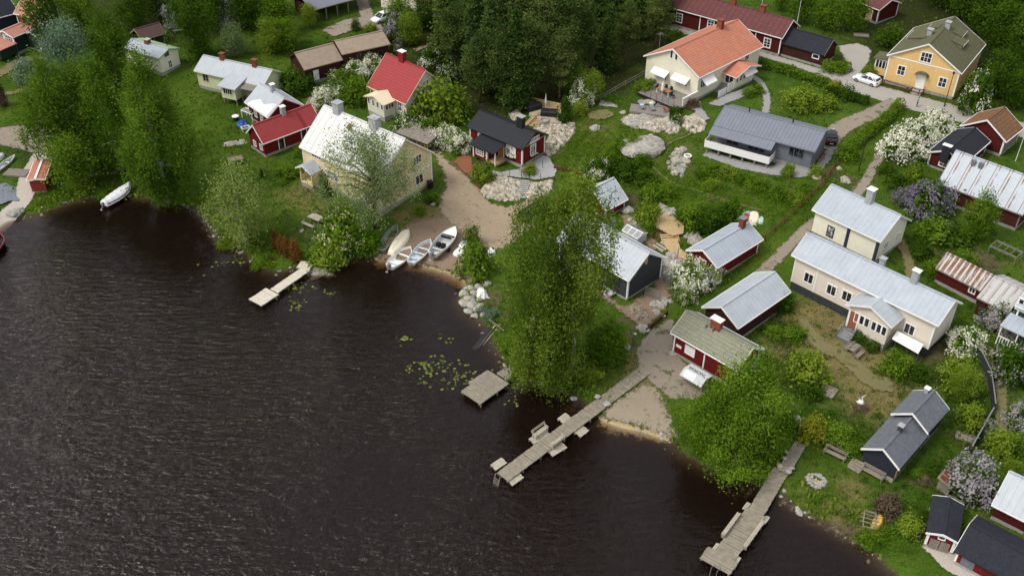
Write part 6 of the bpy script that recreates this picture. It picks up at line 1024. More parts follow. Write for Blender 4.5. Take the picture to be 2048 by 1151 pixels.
def hedge(label, pts, w, h_, mat, seed, leaf=.2):
    C = smooth([at(*p) for p in pts], 8); rg = np.random.default_rng(seed); L = np.cumsum(np.r_[0, np.linalg.norm(np.diff(C[:, :2], axis=0), axis=1)]); n = int(L[-1]*w*26*max(1, h_)); s = rg.uniform(0, L[-1], n); P = np.stack([np.interp(s, L, C[:, i]) for i in range(3)], 1); T = np.gradient(C, axis=0); T /= np.linalg.norm(T[:, :2], axis=1)[:, None]; tx = np.stack([np.interp(s, L, -T[:, 1]), np.interp(s, L, T[:, 0])], 1)
    e = rg.uniform(-1, 1, n); q = rg.uniform(0, 1, n)**.5; wob = 1+.12*np.sin(s*1.3)+.08*np.sin(s*3.1+1); P[:, :2] += tx*(e*w/2*wob)[:, None]*(1-.35*q[:, None]**3); P[:, 2] += q*h_*wob*(1-.18*np.abs(e)**3); o = np.concatenate([tx*e[:, None], q[:, None]], 1); V, F, t = leaf_quads(P, np.ones((n, 3))*.1, 9, leaf, o, rg, np.clip(rg.normal(.5, .22, n), 0, 1)); V -= C[0]
    me = npmesh('hedge', V, F, {'tint': t}); me.materials.append(mat); r = tag(bpy.data.objects.new('hedge', me), label, 'hedge'); COL.objects.link(r); r.location = tuple(C[0])
hedge('long clipped hedge along the narrow road behind the orange roofed house', [(1505,132),(1570,148),(1640,170),(1678,185)], 1.6, 1.5, L_green, 1); hedge('clipped hedge across the lawn below the white car', [(1650,188),(1690,198),(1735,212)], 1.7, 1.3, L_dark, 2); hedge('clipped hedge between the drive and the white blooming bushes', [(1800,215),(1775,240),(1745,262),(1712,292),(1690,310)], 1.7, 1.4, L_green, 3); hedge('square hedge block at the gable of the black roofed annex', [(1645,140),(1675,148),(1690,140)], 2.6, 1.6, L_green, 4); hedge('low hedge on the lawn below the red roofed outbuilding', [(560,372),(580,358),(602,345)], 1.0, .8, L_green, 5); hedge('clipped hedge on the terrace slope left of the cream house', [(1270,188),(1285,180),(1305,168)], 1.4, 1.0, L_lime, 6)
# grass, herbs and reeds: uncountable ground cover
def mask_off(x, y):
    ok = np.ones(len(x), bool)
    for o in COL.objects:
        if o.get('kind') == 'structure' and o.name.split('.')[0] in ('yard','road','drive','beach','track','footpath','gravel_strip','ramp','terrace_paving','slab_path','crazy_paving','stone_yard'):
            pass
    return ok
def tufts(n, x0, x1, y0, y1, hmin, hmax, seed, mat, cond, name, w=.5):
    rg = np.random.default_rng(seed); x = rg.uniform(x0, x1, n); y = rg.uniform(y0, y1, n); sdv = bil(SDG, x, y); nz = np.array([mnoise.noise((a*.22, b*.22, seed)) for a, b in zip(x, y)]); px, py = proj(np.stack([x, y, H(x, y)], 1).T if False else np.zeros((1, 3))) if False else (0, 0); ok = cond(sdv, nz, rg.uniform(0, 1, n))
    x, y = x[ok], y[ok]
    inv = np.zeros(len(x), bool)
    for P in NOGRASS: inv |= inside(x, y, P)
    x, y = x[~inv], y[~inv]; z = H(x, y); k = len(x); hh = rg.uniform(hmin, hmax, k); a = rg.uniform(0, 6.3, k); dx, dy = np.cos(a), np.sin(a); lx, ly = rg.normal(0, .25, k)*hh, rg.normal(0, .25, k)*hh; ww = hh*w
    V = np.stack([np.stack([x-dx*ww*.5, y-dy*ww*.5, z-.02], 1), np.stack([x+dx*ww*.5, y+dy*ww*.5, z-.02], 1), np.stack([x+dx*ww*.7+lx, y+dy*ww*.7+ly, z+hh*.9], 1), np.stack([x-dx*ww*.4+lx, y-dy*ww*.4+ly, z+hh], 1)], 1).reshape(-1, 3)
    me = npmesh(name, V, np.arange(4*k).reshape(-1, 4), {'tint': np.repeat(np.clip(rg.normal(.5, .25, k), 0, 1), 4)}); tag(link(name, me, mat), kind='stuff')
NOGRASS = []
for o in COL.objects:
    if o.get('kind') == 'structure' and o.name.split('.')[0] not in ('terrain','outer_ground','lake','shallow_sand','mulch_bed','bare_plot'):
        co = np.empty(len(o.data.vertices)*3); o.data.vertices.foreach_get('co', co); co = co.reshape(-1, 3); bm = bmesh.new(); bm.from_mesh(o.data); be = [e for e in bm.edges if e.is_boundary]
        nx_ = {}
        for e in be: a, b = e.verts; nx_.setdefault(a.index, []).append(b.index); nx_.setdefault(b.index, []).append(a.index)
        s0_ = be[0].verts[0].index; loop = [s0_]; prev = None
        while True:
            c = [q for q in nx_[loop[-1]] if q != prev]; prev = loop[-1]
            if not c or c[0] == s0_ or len(loop) > 5000: break
            loop.append(c[0])
        bm.free(); NOGRASS.append(co[loop][:, :2])
for hh_ in list(HP.values()): x, y, a, L, W = hh_[:5]; a = math.radians(a); c, s = math.cos(a), math.sin(a); NOGRASS.append(np.array([(x+u*L/2*.9*c-v*W/2*.9*s, y+u*L/2*.9*s+v*W/2*.9*c) for u, v in ((-1, -1), (1, -1), (1, 1), (-1, 1))]))
tufts(90000, -75, 75, 50, 200, .07, .22, 1, L_grass, lambda d, n, u: (d > .5) & (n > -.25) & (u < .85), 'meadow_grass', .9)
tufts(26000, -75, 75, 55, 190, .2, .5, 2, L_grass, lambda d, n, u: (d > .4) & (n > .22), 'tall_grass', .6)
tufts(60000, -75, 50, 45, 125, .22, .6, 3, L_lime, lambda d, n, u: (d > .05) & (d < 2.6) & (n > -.15), 'shore_grass', .45)
# water lilies: every pad a leaf lying on the water
LP = []
for i in range(3):
    m = MB(); n = 9; pts = [(0, 0, 0)]+[(math.cos(.35+k*(2*PI-.7)/(n-1))*.5*(1+.06*math.sin(k*2+i)), math.sin(.35+k*(2*PI-.7)/(n-1))*.5, .015*math.sin(k+i)) for k in range(n)]; m.add(pts, [(0, k+1, k+2) for k in range(n-1)]); me = m.mesh('lily_pad'); a = me.attributes.new('tint', 'FLOAT', 'POINT'); a.data.foreach_set('value', [.2+.3*i]*len(me.vertices)); me.materials.append(L_lily); LP.append(me)
rr = random.Random(12)
for label, grp, spots in (('round green lily pad of the patch right of the pale jetty', 'lily pads by the pale jetty', [(600,575,40,22,26),(595,612,26,14,22),(660,585,14,8,8)]), ('yellowish lily pad of the small patches in the open bay', 'lily pads in the open bay', [(810,678,18,9,15),(885,678,14,16,10)]), ('yellow-green lily pad of the wide patch left of the small plank jetty', 'lily pads by the small plank jetty', [(865,735,62,22,60),(920,760,40,26,46),(850,760,30,16,12)]), ('lily pad in the little patch off the lawn with the young birch', 'lily pads off the lawn', [(478,520,14,12,16),(445,525,28,12,8),(400,560,40,16,4)]), ('lily pad in the dark water between the two grey jetties', 'lily pads between the grey jetties', [(1035,795,18,22,10)])):
    for cx, cy, sx, sy, n in spots:
        for i in range(n):
            p = atz(cx+rr.gauss(0, .5)*sx, cy+rr.gauss(0, .5)*sy, .02)
            if bil(SDG, p[0], p[1]) > -.4: continue
            o = tag(bpy.data.objects.new('lily_pad', LP[rr.randrange(3)]), label, 'lily pad', grp); COL.objects.link(o); o.location = (p[0], p[1], .02+rr.uniform(0, .02)); s = rr.uniform(.17, .36); o.scale = (s, s, s); o.rotation_euler = (rr.uniform(-.06, .06), rr.uniform(-.06, .06), rr.uniform(0, 6.3))

# rough herbs and seedlings between the bushes of the slope, and small stones, roots and debris along the waterline
def herbs(name, areas, seed, mat, nl=34, leaf=.13):
    rg = np.random.default_rng(seed); C = []
    for px, py, sx, sy, n in areas:
        for _ in range(n):
            p = at(px+rg.normal()*sx, py+rg.normal()*sy); C.append((p[0], p[1], p[2]))
    C = np.array(C); ok = (bil(SDG, C[:, 0], C[:, 1]) > .6)
    for P in NOGRASS: ok &= ~inside(C[:, 0], C[:, 1], P)
    C = C[ok]; k = len(C); s = np.ones((k, 3))*rg.uniform(.14, .42, k)[:, None]; s[:, 2] *= .6; C[:, 2] += s[:, 2]*.7; V, F, t = leaf_quads(C, s, nl, leaf, np.tile([0, 0, 1.], (k, 1)), rg, np.clip(rg.normal(.5, .3, k), 0, 1)); tag(link(name, npmesh(name, V, F, {'tint': t}), mat), kind='stuff')
herbs('slope_herbs', [(1350,380,110,45,900),(1200,310,60,40,420),(1500,390,70,30,420),(1150,290,40,30,200),(1600,400,40,30,200),(1700,370,30,40,150)], 5, L_green)
herbs('slope_herbs', [(1300,350,120,50,500),(1180,270,50,25,200),(1250,255,30,20,80),(1700,450,60,120,300),(1480,500,60,60,200)], 6, L_lime)
herbs('garden_herbs', [(1580,690,60,40,260),(1560,760,30,50,160),(1900,600,50,60,300),(1950,800,50,80,360),(1700,860,60,40,260),(1850,980,60,50,260),(1880,480,60,40,300),(1800,760,40,30,120)], 7, L_dark)
herbs('shore_herbs', [(480,480,45,25,260),(580,400,40,40,160),(300,350,60,25,260),(120,395,50,15,200),(650,520,40,12,120),(1000,640,25,40,120),(1200,750,50,20,200),(1640,1020,50,25,160),(1760,1080,40,30,160),(420,250,40,40,260),(60,200,60,40,260),(600,90,60,30,260),(540,230,60,60,200)], 8, L_green)
rg = np.random.default_rng(44); m = MB(); S_ = smooth(SH[4:64], 10); acc = 0
for i in range(len(S_)-1):
    L_ = np.hypot(*(S_[i+1]-S_[i]))
    for _ in range(rg.poisson(L_*2.2*max(.15, .5+mnoise.noise((S_[i][0]*.25, S_[i][1]*.25, 3))*1.6))):
        p = S_[i]+(S_[i+1]-S_[i])*rg.uniform()+rg.normal(size=2)*.4; m.rock((p[0], p[1], float(H(p[0], p[1]))+.03), rg.uniform(.07, .26)*rg.uniform(.6, 1.3), int(rg.integers(1e6)), .7)
tag(m.build('shore_stones', m_stone), kind='stuff')
# the wood that goes on beyond both edges of the view: one uncountable mass
rg = np.random.default_rng(9); VV, FF, TT_, n0_ = [], [], [], 0
for i in range(70):
    s_ = 1 if i % 3 else -1; y = rg.uniform(62, 200); hw_ = 1.13*(y*.44+26); x = s_*(hw_+rg.uniform(4, 28))
    if bil(SDG, x, y) < 2 or abs(x) > 165: continue
    hh_ = rg.uniform(4, 9); P, o = crown_pts(60, hh_*.36, hh_*.05, hh_, rg, 'round', .3, .45); V, F, t = leaf_quads(P, np.ones((len(P), 3))*.6, 34, .42, o, rg, np.clip(rg.normal(.5, .25, len(P)), 0, 1)); V += np.array([x, y, float(H(x, y))]); VV.append(V); FF.append(F+n0_); TT_.append(t); n0_ += len(V)
tag(link('woodland', npmesh('woodland', np.vstack(VV), np.vstack(FF), {'tint': np.concatenate(TT_)}), L_green), kind='stuff')
# ------------------------------------------------------------------ vehicles
def car(label, front, rear, paint, L=4.1, name='parked_car', z=None):
    a, b = at(*front), at(*rear); v = a-b; c = (a+b)/2; r = thing(name, label, 'car', tuple(c), math.atan2(v[1], v[0])); W = 1.7
    def loft(secs, n_w=(0, .55, .85, 1.0)):
        m = MB(); k = len(secs[0][1]); vs = []
        for y, prof in secs: vs += [(x, y, z_) for x, z_ in prof]
        for i in range(len(secs)-1): m.f += [(i*k+j, i*k+(j+1) % k, (i+1)*k+(j+1) % k, (i+1)*k+j) for j in range(k)]
        m.f += [tuple(range(k)), tuple(range((len(secs)-1)*k, len(secs)*k))[::-1]]; m.v = vs; return m
    h = L/2; body = [(-h, .35), (-h+.02, .75), (-h+.1, .95), (-h*.5, .98), (h*.38, .95), (h*.82, .80), (h-.04, .66), (h, .45), (h-.1, .25), (-h+.1, .25)]
    S = [(-W/2, .93, .06), (-W/2+.08, 1, 0), (0, 1.01, 0), (W/2-.08, 1, 0), (W/2, .93, .06)]; loft([(y, [(x*s, z_-(d if z_ > .6 else -d*.5)) for x, z_ in body]) for y, s, d in S]).build('body', paint, r, True)
    cab = [(-h*.94, .9), (-h*.72, 1.36), (-h*.45, 1.46), (h*.05, 1.45), (h*.48, .92)]; gl = MB(); k = 5; ins = lambda y, q: [(x*(1-.0)+(0), z_) for x, z_ in cab]
    ys = (-W/2+.05, -W/2+.22, W/2-.22, W/2-.05); prof = [[(x, .9 if z_ > 1.0 else z_) if False else (x, z_) for x, z_ in cab] for _ in ys]
    g1 = MB(); vs = [(x, -(W/2-.06 if z_ < 1 else W/2-.24), z_) for x, z_ in cab]+[(x, (W/2-.06 if z_ < 1 else W/2-.24), z_) for x, z_ in cab]; g1.add(vs, [(0, 1, 2, 3, 4), (9, 8, 7, 6, 5)]+[(i, 5+i, 6+i, i+1) for i in range(4)]); g1.build('glazing', m_glass, r)
    rf = MB(); vs = [(x, y*(W/2-.22), z_+.02) for y in (-1, 1) for x, z_ in ((-h*.74, 1.35), (-h*.45, 1.47), (h*.07, 1.46))]; vs += [(x, y, z_-.05) for x, y, z_ in vs]; rf.add(vs, [(0, 1, 4, 3), (1, 2, 5, 4), (6, 9, 10, 7), (7, 10, 11, 8), (0, 3, 9, 6), (2, 8, 11, 5), (0, 6, 7, 1), (1, 7, 8, 2), (3, 4, 10, 9), (4, 5, 11, 10)])
    for e in (-1, 1):
        for (x0, z0_), (x1, z1_) in (((h*.07, 1.45), (h*.47, .93)), ((-h*.2, 1.45), (-h*.22, .95)), ((-h*.72, 1.36), (-h*.94, .92)), ((-h*.45, 1.45), (-h*.78, .95))): rf.bar((x0, e*(W/2-.22), z0_), (x1, e*(W/2-.05), z1_), .08)
    rf.build('roof', paint, r)
    for e in (-1, 1):
        for x in (-h*.62, h*.64):
            m = MB(); m.tube([(x, e*(W/2-.18), .31), (x, e*(W/2+.015), .31)], .31, 16); wl = m.build('wheel', m_rubber, r); m = MB(); m.tube([(x, e*(W/2), .31), (x, e*(W/2+.03), .31)], .19, 12); m.build('rim', m_metal, wl)
        m = MB(); m.box((-h+.04, e*.66, .78), (.14, .3, .2)); m.build('tail_light', m_taillight, r); m = MB(); m.box((h-.08, e*.6, .63), (.2, .36, .14)); m.build('headlight', m_light, r); m = MB(); m.box((h*.3, e*(W/2+.06), .98), (.12, .16, .12)); m.build('mirror', paint, r)
    m = MB(); m.box((-h-.01, 0, .5), (.03, .5, .12)); m.build('number_plate', m_white, r); m = MB(); m.box((-h*.8, 0, 1.38), (.25, 1.1, .04)); m.build('spoiler', paint, r); return r
car('white hatchback driving on the road in front of the yellow house', (1709,158), (1756,174), m_carw); car('black car parked by the gable of the grey house, red tail light showing', (1657,270), (1661,290), m_carb); car('white car half hidden by the lilac at the top edge', (754,46), (775,38), m_carw)
# ------------------------------------------------------------------ the person on the road
def person(px, py, label):
    b = at(px, py); r = thing('person', label, 'person', tuple(b), math.radians(75)); joints = {'pel': ((0, 0, .90), (.155, .115)), 'wai': ((0, 0, 1.05), (.13, .10)), 'che': ((0, .01, 1.25), (.16, .115)), 'nek': ((0, .0, 1.42), (.055, .055)), 'hd0': ((0, .02, 1.50), (.075, .08)), 'hd1': ((0, .03, 1.60), (.085, .10)), 'top': ((0, .02, 1.68), (.05, .06))}
    for s, e in (('l', -1), ('r', 1)):
        joints.update({'hip'+s: ((e*.09, 0, .84), (.095, .10)), 'kne'+s: ((e*.095, .03, .47), (.06, .065)), 'ank'+s: ((e*.095, -.01, .09), (.042, .045)), 'toe'+s: ((e*.105, .15, .035), (.04, .03)), 'sho'+s: ((e*.185, 0, 1.36), (.06, .06)), 'elb'+s: ((e*.25, .02, 1.10), (.042, .042)), 'wri'+s: ((e*.19, .19, 1.06), (.03, .028)), 'pal'+s: ((e*.15, .27, 1.07), (.034, .02))})
    keys = list(joints); E = [('pel','wai'),('wai','che'),('che','nek'),('nek','hd0'),('hd0','hd1'),('hd1','top')]
    for s in 'lr': E += [('pel','hip'+s),('hip'+s,'kne'+s),('kne'+s,'ank'+s),('ank'+s,'toe'+s),('che','sho'+s),('sho'+s,'elb'+s),('elb'+s,'wri'+s),('wri'+s,'pal'+s)]
    V = [joints[k][0] for k in keys]; R = [joints[k][1] for k in keys]; Ei = [(keys.index(a), keys.index(b_)) for a, b_ in E]
    for s, e in (('l', -1), ('r', 1)):
        base = keys.index('pal'+s); p = joints['pal'+s][0]
        for f, (dx, ln, dz) in enumerate(((-.025, .07, .01), (-.008, .085, .0), (.009, .08, -.004), (.025, .062, -.008), (-.045, .045, .03))):
            q0 = (p[0]+dx*e*-1, p[1]+(.028 if f < 4 else -.005), p[2]+dz); q1 = (q0[0]-e*.01, q0[1]+ln*.55, q0[2]-.012); q2 = (q1[0]-e*.012, q1[1]+ln*.35, q1[2]-.03); n = len(V); V += [q0, q1, q2]; R += [(.010, .010), (.009, .009), (.007, .007)]; Ei += [(base, n), (n, n+1), (n+1, n+2)]
    me = bpy.data.meshes.new('body'); me.from_pydata(V, Ei, []); o = bpy.data.objects.new('body', me); COL.objects.link(o); md = o.modifiers.new('skin', 'SKIN'); md.use_smooth_shade = True
    for i, q in enumerate(R): me.skin_vertices[0].data[i].radius = q
    me.skin_vertices[0].data[0].use_root = True; sb = o.modifiers.new('sub', 'SUBSURF'); sb.levels = sb.render_levels = 1
    dg = bpy.context.evaluated_depsgraph_get(); m2 = bpy.data.meshes.new_from_object(o.evaluated_get(dg)); bpy.data.objects.remove(o)
    skin, pant, shirt = M('skin', (.50, .27, .19), .6, .3), M('dark_trousers', (.02, .02, .026), .9, .1), M('turquoise_shirt', (.05, .38, .34), .9, .1)
    for q in (skin, pant, shirt, m_rubber): m2.materials.append(q)
    for p in m2.polygons:
        c = p.center; p.material_index = 3 if c.z < .10 else 1 if c.z < .98 and abs(c.x) < .17 and c.y < .14 else 2 if (c.z < 1.42 and (c.y < .10 or c.z > 1.15)) else 0; p.use_smooth = True
    link('body', m2, None, r)
    h = MB(); vs = []; n = 12
    for j in range(7):
        th = j/6*PI*.62
        for i in range(n): a = 2*PI*i/n; vs.append((.098*math.sin(th)*math.cos(a)*1.0, .0+.118*math.sin(th)*math.sin(a)-.012-(.03 if j > 4 and math.sin(a) < 0 else 0), 1.585+.115*math.cos(th)+(.05 if j > 4 and math.sin(a) > .3 else 0)))
    h.add(vs, [(j*n+i, j*n+(i+1) % n, (j+1)*n+(i+1) % n, (j+1)*n+i) for j in range(6) for i in range(n)]); h.build('hair', M('reddish_hair', (.16, .055, .035), .7, .2), r, True)
    f = MB(); f.box((0, .135, 1.565), (.024, .035, .04))
    for e in (-1, 1): f.box((e*.088, .02, 1.57), (.018, .03, .05))
    f.build('nose_and_ears', skin, r); f = MB()
    for e in (-1, 1): f.box((e*.033, .122, 1.595), (.022, .01, .01))
    f.box((0, .118, 1.525), (.045, .012, .009)); f.build('eyes_and_mouth', M('face_dark', (.08, .03, .03), .6, .2), r); return r
person(1833, 214.5, 'person in turquoise top and dark trousers standing on the road, hands held together')
# ------------------------------------------------------------------ street and garden furniture
def lamp_post(label, px, py, h_, rz=0.0, arm=0.0):
    b = at(px, py); r = thing('street_lamp', label, 'street lamp', tuple(b), rz); m = MB(); m.tube([(0, 0, -.3), (0, 0, h_)], [.07, .045], 8); m.tube([(0, 0, -.1), (0, 0, .6)], .1, 8)
    if arm: m.bar((0, 0, h_-.05), (arm, 0, h_+.12), .06)
    m.build('pole', m_black, r); m = MB(); m.tube([(arm, 0, h_-.02), (arm, 0, h_+.3), (arm, 0, h_+.42)], [.13, .2, .04], 8) if not arm else m.box((arm+.25, 0, h_+.14), (.7, .22, .12)); hd = m.build('lantern', m_black if not arm else m_metal, r); m = MB(); m.box((arm+(.25 if arm else 0), 0, h_+(.06 if arm else .1)), (.3, .16, .05)); m.build('lamp', m_light, hd)
lamp_post('black street lamp in front of the yellow house at the road', 1888, 214, 5.2); lamp_post('black lamp post by the footpath below the drive', 1717, 343, 4.6); lamp_post('grey street lamp with an arm behind the pale green house', 406, 128, 4.0, PI, .7); lamp_post('dark lamp post at the left gravel turning place', 55, 302, 1.6)
for px, py, h_, l in ((1518,46,6,'white flagpole behind the long red house'),(1592,58,6,'thin grey pole behind the black roofed annex'),(2031,322,4,'white flagpole at the right edge beside the shingled barn')):
    b = at(px, py); r = thing('flagpole', l, 'flagpole', tuple(b)); m = MB(); m.tube([(0, 0, -.3), (0, 0, h_)], [.06, .03], 8); m.build('pole', m_white, r); m = MB(); m.rock((0, 0, h_+.05), .1, 1, 1); m.build('knob', m_white, r)
def rail_fence(label, pts, h_, mat, rails=2, step=2.2, solid=False, cap=None, name='fence', sink=.3):
    C = [at(*p) for p in pts]; o = C[0]; r = thing(name, label, 'fence', tuple(o)); L = [0]
    for a, b in zip(C[:-1], C[1:]): L.append(L[-1]+np.hypot(*(b-a)[:2]))
    n = max(1, int(L[-1]/step)); S = np.linspace(0, L[-1], n+1); Q = np.array([[np.interp(s, L, [c[i] for c in C]) for i in range(2)] for s in S]); Z = H(Q[:, 0], Q[:, 1]); Q = np.c_[Q, Z]-o
    for q in Q: m = MB(); m.box((q[0], q[1], q[2]+h_/2-sink/2), (.1, .1, h_+sink)); m.build('post', mat, r)
    m = MB()
    for a, b in zip(Q[:-1], Q[1:]):
        if solid: m.bar((a[0], a[1], a[2]+h_*.5), (b[0], b[1], b[2]+h_*.5), .05, h_*.94)
        else:
            for i in range(rails): z = h_*(i+1)/rails-.06; m.bar((a[0], a[1], a[2]+z), (b[0], b[1], b[2]+z), .05, .1)
    m.build('boarding' if solid else 'rail', mat, r)
    if cap:
        m = MB()
        for a, b in zip(Q[:-1], Q[1:]): m.bar((a[0], a[1], a[2]+h_), (b[0], b[1], b[2]+h_), .12, .05)
        m.build('cap_rail', cap, r)
    return r
m_rustwood = M('rust_brown_timber', (.12, .04, .028), .9, .1, var=.25)
rail_fence('dark brown rail fence along the front of the yellow house', [(1767,170),(1795,179),(1821,187)], .85, m_rustwood); rail_fence('dark fenced landing before the white door of the yellow house', [(1821,187),(1843,194),(1848,184)], 1.0, m_rustwood, 2, 1.0)
rail_fence('charcoal board fence curving down beside the right footpath', [(1938,695),(1950,712),(1964,732),(1974,752),(1980,790),(1984,825)], 1.3, m_dkgrey, solid=True, cap=m_metal); rail_fence('lower run of the charcoal board fence ending at the round lilac', [(1982,830),(1962,865),(1938,908)], 1.1, m_dkgrey, solid=True, cap=m_metal)
rail_fence('low rust brown fence along the slope above the footpath', [(1680,318),(1650,365),(1610,408),(1570,445),(1530,480)], .7, m_rustwood, 2); rail_fence('low brown plank edging below the black roofed cottage meadow', [(1108,338),(1140,345),(1172,355)], .5, m_rustwood, solid=True); rail_fence('white pipe railing climbing to the cream house along the meadow', [(1186,206),(1210,195),(1250,172),(1290,150)], .8, m_greyw, 2); rail_fence('dark fence by the boat house wall at the bottom right corner', [(1838,1080),(1852,1050),(1862,1035)], 1.2, m_dkgrey, solid=True)
rail_fence('low pale board edging along the left gravel turning place', [(20,292),(40,300),(65,308)], .3, m_greyw, 1)
# black roofed cottage: wire fence posts, gate, stairs, cobble banks
for i, (x, y) in enumerate([(1003,349),(1019,356),(1069,354),(1081,365),(1068,330),(1085,338),(1091,312),(1130,275),(1113,295),(1133,255)]):
    b = at(x, y); r = thing('fence_post', 'thin dark green wire fence post round the black roofed cottage', 'fence post', tuple(b), 0, 'wire fence posts round the cottage'); m = MB(); m.tube([(0, 0, -.2), (0, 0, 1.2)], .04, 6); m.build('post', M('dark_green_metal', (.015, .04, .03), .5, .3) if i == 0 else bpy.data.materials['dark_green_metal'], r); m = MB(); m.tube([(0, 0, 1.2), (0, 0, 1.25)], .055, 6); m.build('cap', m_black, r)
b = at(1051, 360); r = thing('garden_gate', 'dark metal gate at the top of the cobble bank stairs', 'gate', tuple(b), -.05); m = MB()
for e in (-.55, .55): m.tube([(e, 0, -.2), (e, 0, 1.35)], .04, 6)
m.build('gate_post', m_tarp, r); m = MB()
for z in (.25, 1.25): m.bar((-.5, 0, z), (.5, 0, z), .05)
for e in np.linspace(-.5, .5, 9): m.bar((e, 0, .25), (e, 0, 1.25), .02)
m.build('gate_leaf', m_tarp, r)
def stair(label, a, b, n, w, mat, name='stairs'):
    p, q = at(*a), at(*b); v = q-p; L = np.hypot(v[0], v[1]); r = thing(name, label, 'stairs', tuple(p), math.atan2(v[1], v[0])); m = MB()
    for i in range(n): m.box((L*(i+.5)/n, 0, (v[2]+.9)*(i+.5)/n-.1 if False else .12+.06*i), (L/n*.7, w, .14))
    m.build('treads', mat, r); m = MB()
    for e in (-1, 1): m.bar((0, e*w/2, .08), (L, e*w/2, .06*n+.05), .08, .12)
    m.build('stringer', m_concrete, r); return r
stair('grey stone stairs down the cobble bank of the black roofed cottage', (1043,398), (1050,366), 9, 1.2, m_pave_ if False else m_concrete); stair('flat stone steps at the corner of the black roofed cottage', (1050,343), (1058,330), 4, 1.3, m_concrete)
def stones(label, poly, n, r0, r1, mat, seed, mound=.0, name='cobble_bank'):
    """uncountable cobbles heaped over an area"""
    P = np.array([at(*p)[:2] for p in poly]); rg = np.random.default_rng(seed); lo, hi = P.min(0), P.max(0); Q = rg.uniform(lo, hi, (n*4, 2)); Q = Q[inside(Q[:, 0], Q[:, 1], P)][:int(n*.62)]; m = MB(); d = pdist(Q[:, 0], Q[:, 1], P, True); z = H(Q[:, 0], Q[:, 1]); dm = d.max()
    for i in range(len(Q)): m.rock((Q[i, 0], Q[i, 1], z[i]+.05+mound*min(1, d[i]/(dm*.8))), rg.uniform(r0, r1)*1.3, int(rg.integers(1e6)), .75)
    nst = len(m.f)
    if mound:
        bm = MB(); cpt = P.mean(0); k = len(P); vs = [(*p, float(H(*p))-.1) for p in P]+[(*(cpt+(p-cpt)*.55), float(H(*p))+mound*.6-.06) for p in P]+[(*cpt, float(H(*cpt))+mound*.75-.06)]; m.add(vs, [(i, (i+1) % k, k+(i+1) % k, k+i) for i in range(k)]+[(k+i, k+(i+1) % k, 2*k) for i in range(k)])
    o = m.build(name, mat); o.data.materials.append(m_mound); o.data.polygons.foreach_set('material_index', [0 if i < nst else 1 for i in range(len(o.data.polygons))]); return tag(o, kind='stuff')
m_mound = M('stone_bed_soil', (.20, .17, .12), .95, .1, var=.4, ns=3)
stones('', [(960,385),(972,368),(1000,352),(1040,364),(1044,392),(1030,403),(1000,401),(972,395)], 620, .16, .36, m_stonew, 1, .5); stones('', [(1050,366),(1075,368),(1105,362),(1100,380),(1080,398),(1056,400)], 330, .15, .34, m_stonew, 2, .3)
stones('', [(1064,262),(1090,248),(1120,250),(1148,246),(1150,262),(1135,285),(1115,300),(1100,312),(1088,312),(1092,290),(1100,272)], 700, .15, .34, m_stonew, 3, .2); stones('', [(1018,232),(1035,222),(1042,232),(1030,242)], 90, .18, .36, m_stonew, 4, .2)
stones('', [(1240,242),(1262,232),(1300,236),(1335,238),(1350,250),(1360,258),(1348,268),(1310,264),(1270,258)], 520, .18, .42, m_stonew, 5, .3); stones('', [(1362,240),(1392,228),(1412,248),(1402,266),(1372,262)], 200, .16, .4, m_stonew, 6, .1); stones('', [(1340,310),(1362,302),(1372,330),(1362,355),(1345,352),(1335,332)], 70, .2, .5, m_rockgrey, 7, .1)
stones('', [(602,552),(612,540),(632,534),(655,544),(660,550),(640,556),(615,562)], 150, .2, .42, m_stone, 8, .15); stones('', [(1322,535),(1338,505),(1352,508),(1372,535),(1352,555),(1335,560)], 120, .18, .45, m_stone, 9, .2); stones('', [(1372,470),(1392,462),(1402,478),(1398,492),(1378,486)], 80, .18, .4, m_stone, 10, .2); stones('', [(1318,412),(1345,420),(1352,438),(1330,436)], 50, .2, .5, m_rockgrey, 11, .2); stones('', [(1258,616),(1268,612),(1300,632),(1296,645),(1272,640)], 160, .12, .28, m_oldwood, 12, .35, 'firewood_heap'); stones('', [(1272,655),(1290,648),(1300,662),(1285,668)], 60, .15, .3, m_stone, 13, .15); stones('', [(1300,612),(1330,595),(1342,605),(1312,630)], 40, .18, .4, m_stone, 14, .1)
r_px = lambda q: q > 8
def boulder(label, px, py, rpx, mat, seed, group=None, flat=.65, z=None):
    b = at(px, py) if z is None else atz(px, py, z); R = rpx/pxm(px, py); m = MB(); rr = random.Random(seed); m.rock((0, 0, R*.22), R*1.5, seed, flat); me = m.mesh('boulder'); bm = bmesh.new(); bm.from_mesh(me); bmesh.ops.subdivide_edges(bm, edges=bm.edges[:], cuts=3 if r_px(rpx) else 1, use_grid_fill=True, smooth=.35)
    for v in bm.verts: v.co += Vector((mnoise.noise(v.co*1.7/R+Vector((seed, 0, 0))), mnoise.noise(v.co*1.7/R+Vector((0, seed, 0))), mnoise.noise(v.co*1.7/R+Vector((0, 0, seed)))))*R*.16
    if r_px(rpx):
        for v in bm.verts: v.co += v.normal*(mnoise.noise(v.co*2.6+Vector((seed, 1, 0)))*.16+mnoise.noise(v.co*6+Vector((seed, 1, 0)))*.07)
    bm.to_mesh(me); bm.free(); o = link('boulder', me, mat); o.location = tuple(b); return tag(o, label, 'boulder', group)
for i, (x, y, r_) in enumerate([(928,588,7),(938,598,8),(930,606,7),(942,578,8),(955,574,8),(948,588,6),(944,612,8),(952,620,7),(938,624,7),(950,632,6),(962,612,6),(935,580,6),(958,600,5),(966,630,5),(946,604,6),(962,580,6),(974,568,7)]): boulder('pale granite boulder of the rock bank by the white sheet', x, y, r_, m_stone, i, 'boulders of the rock bank')
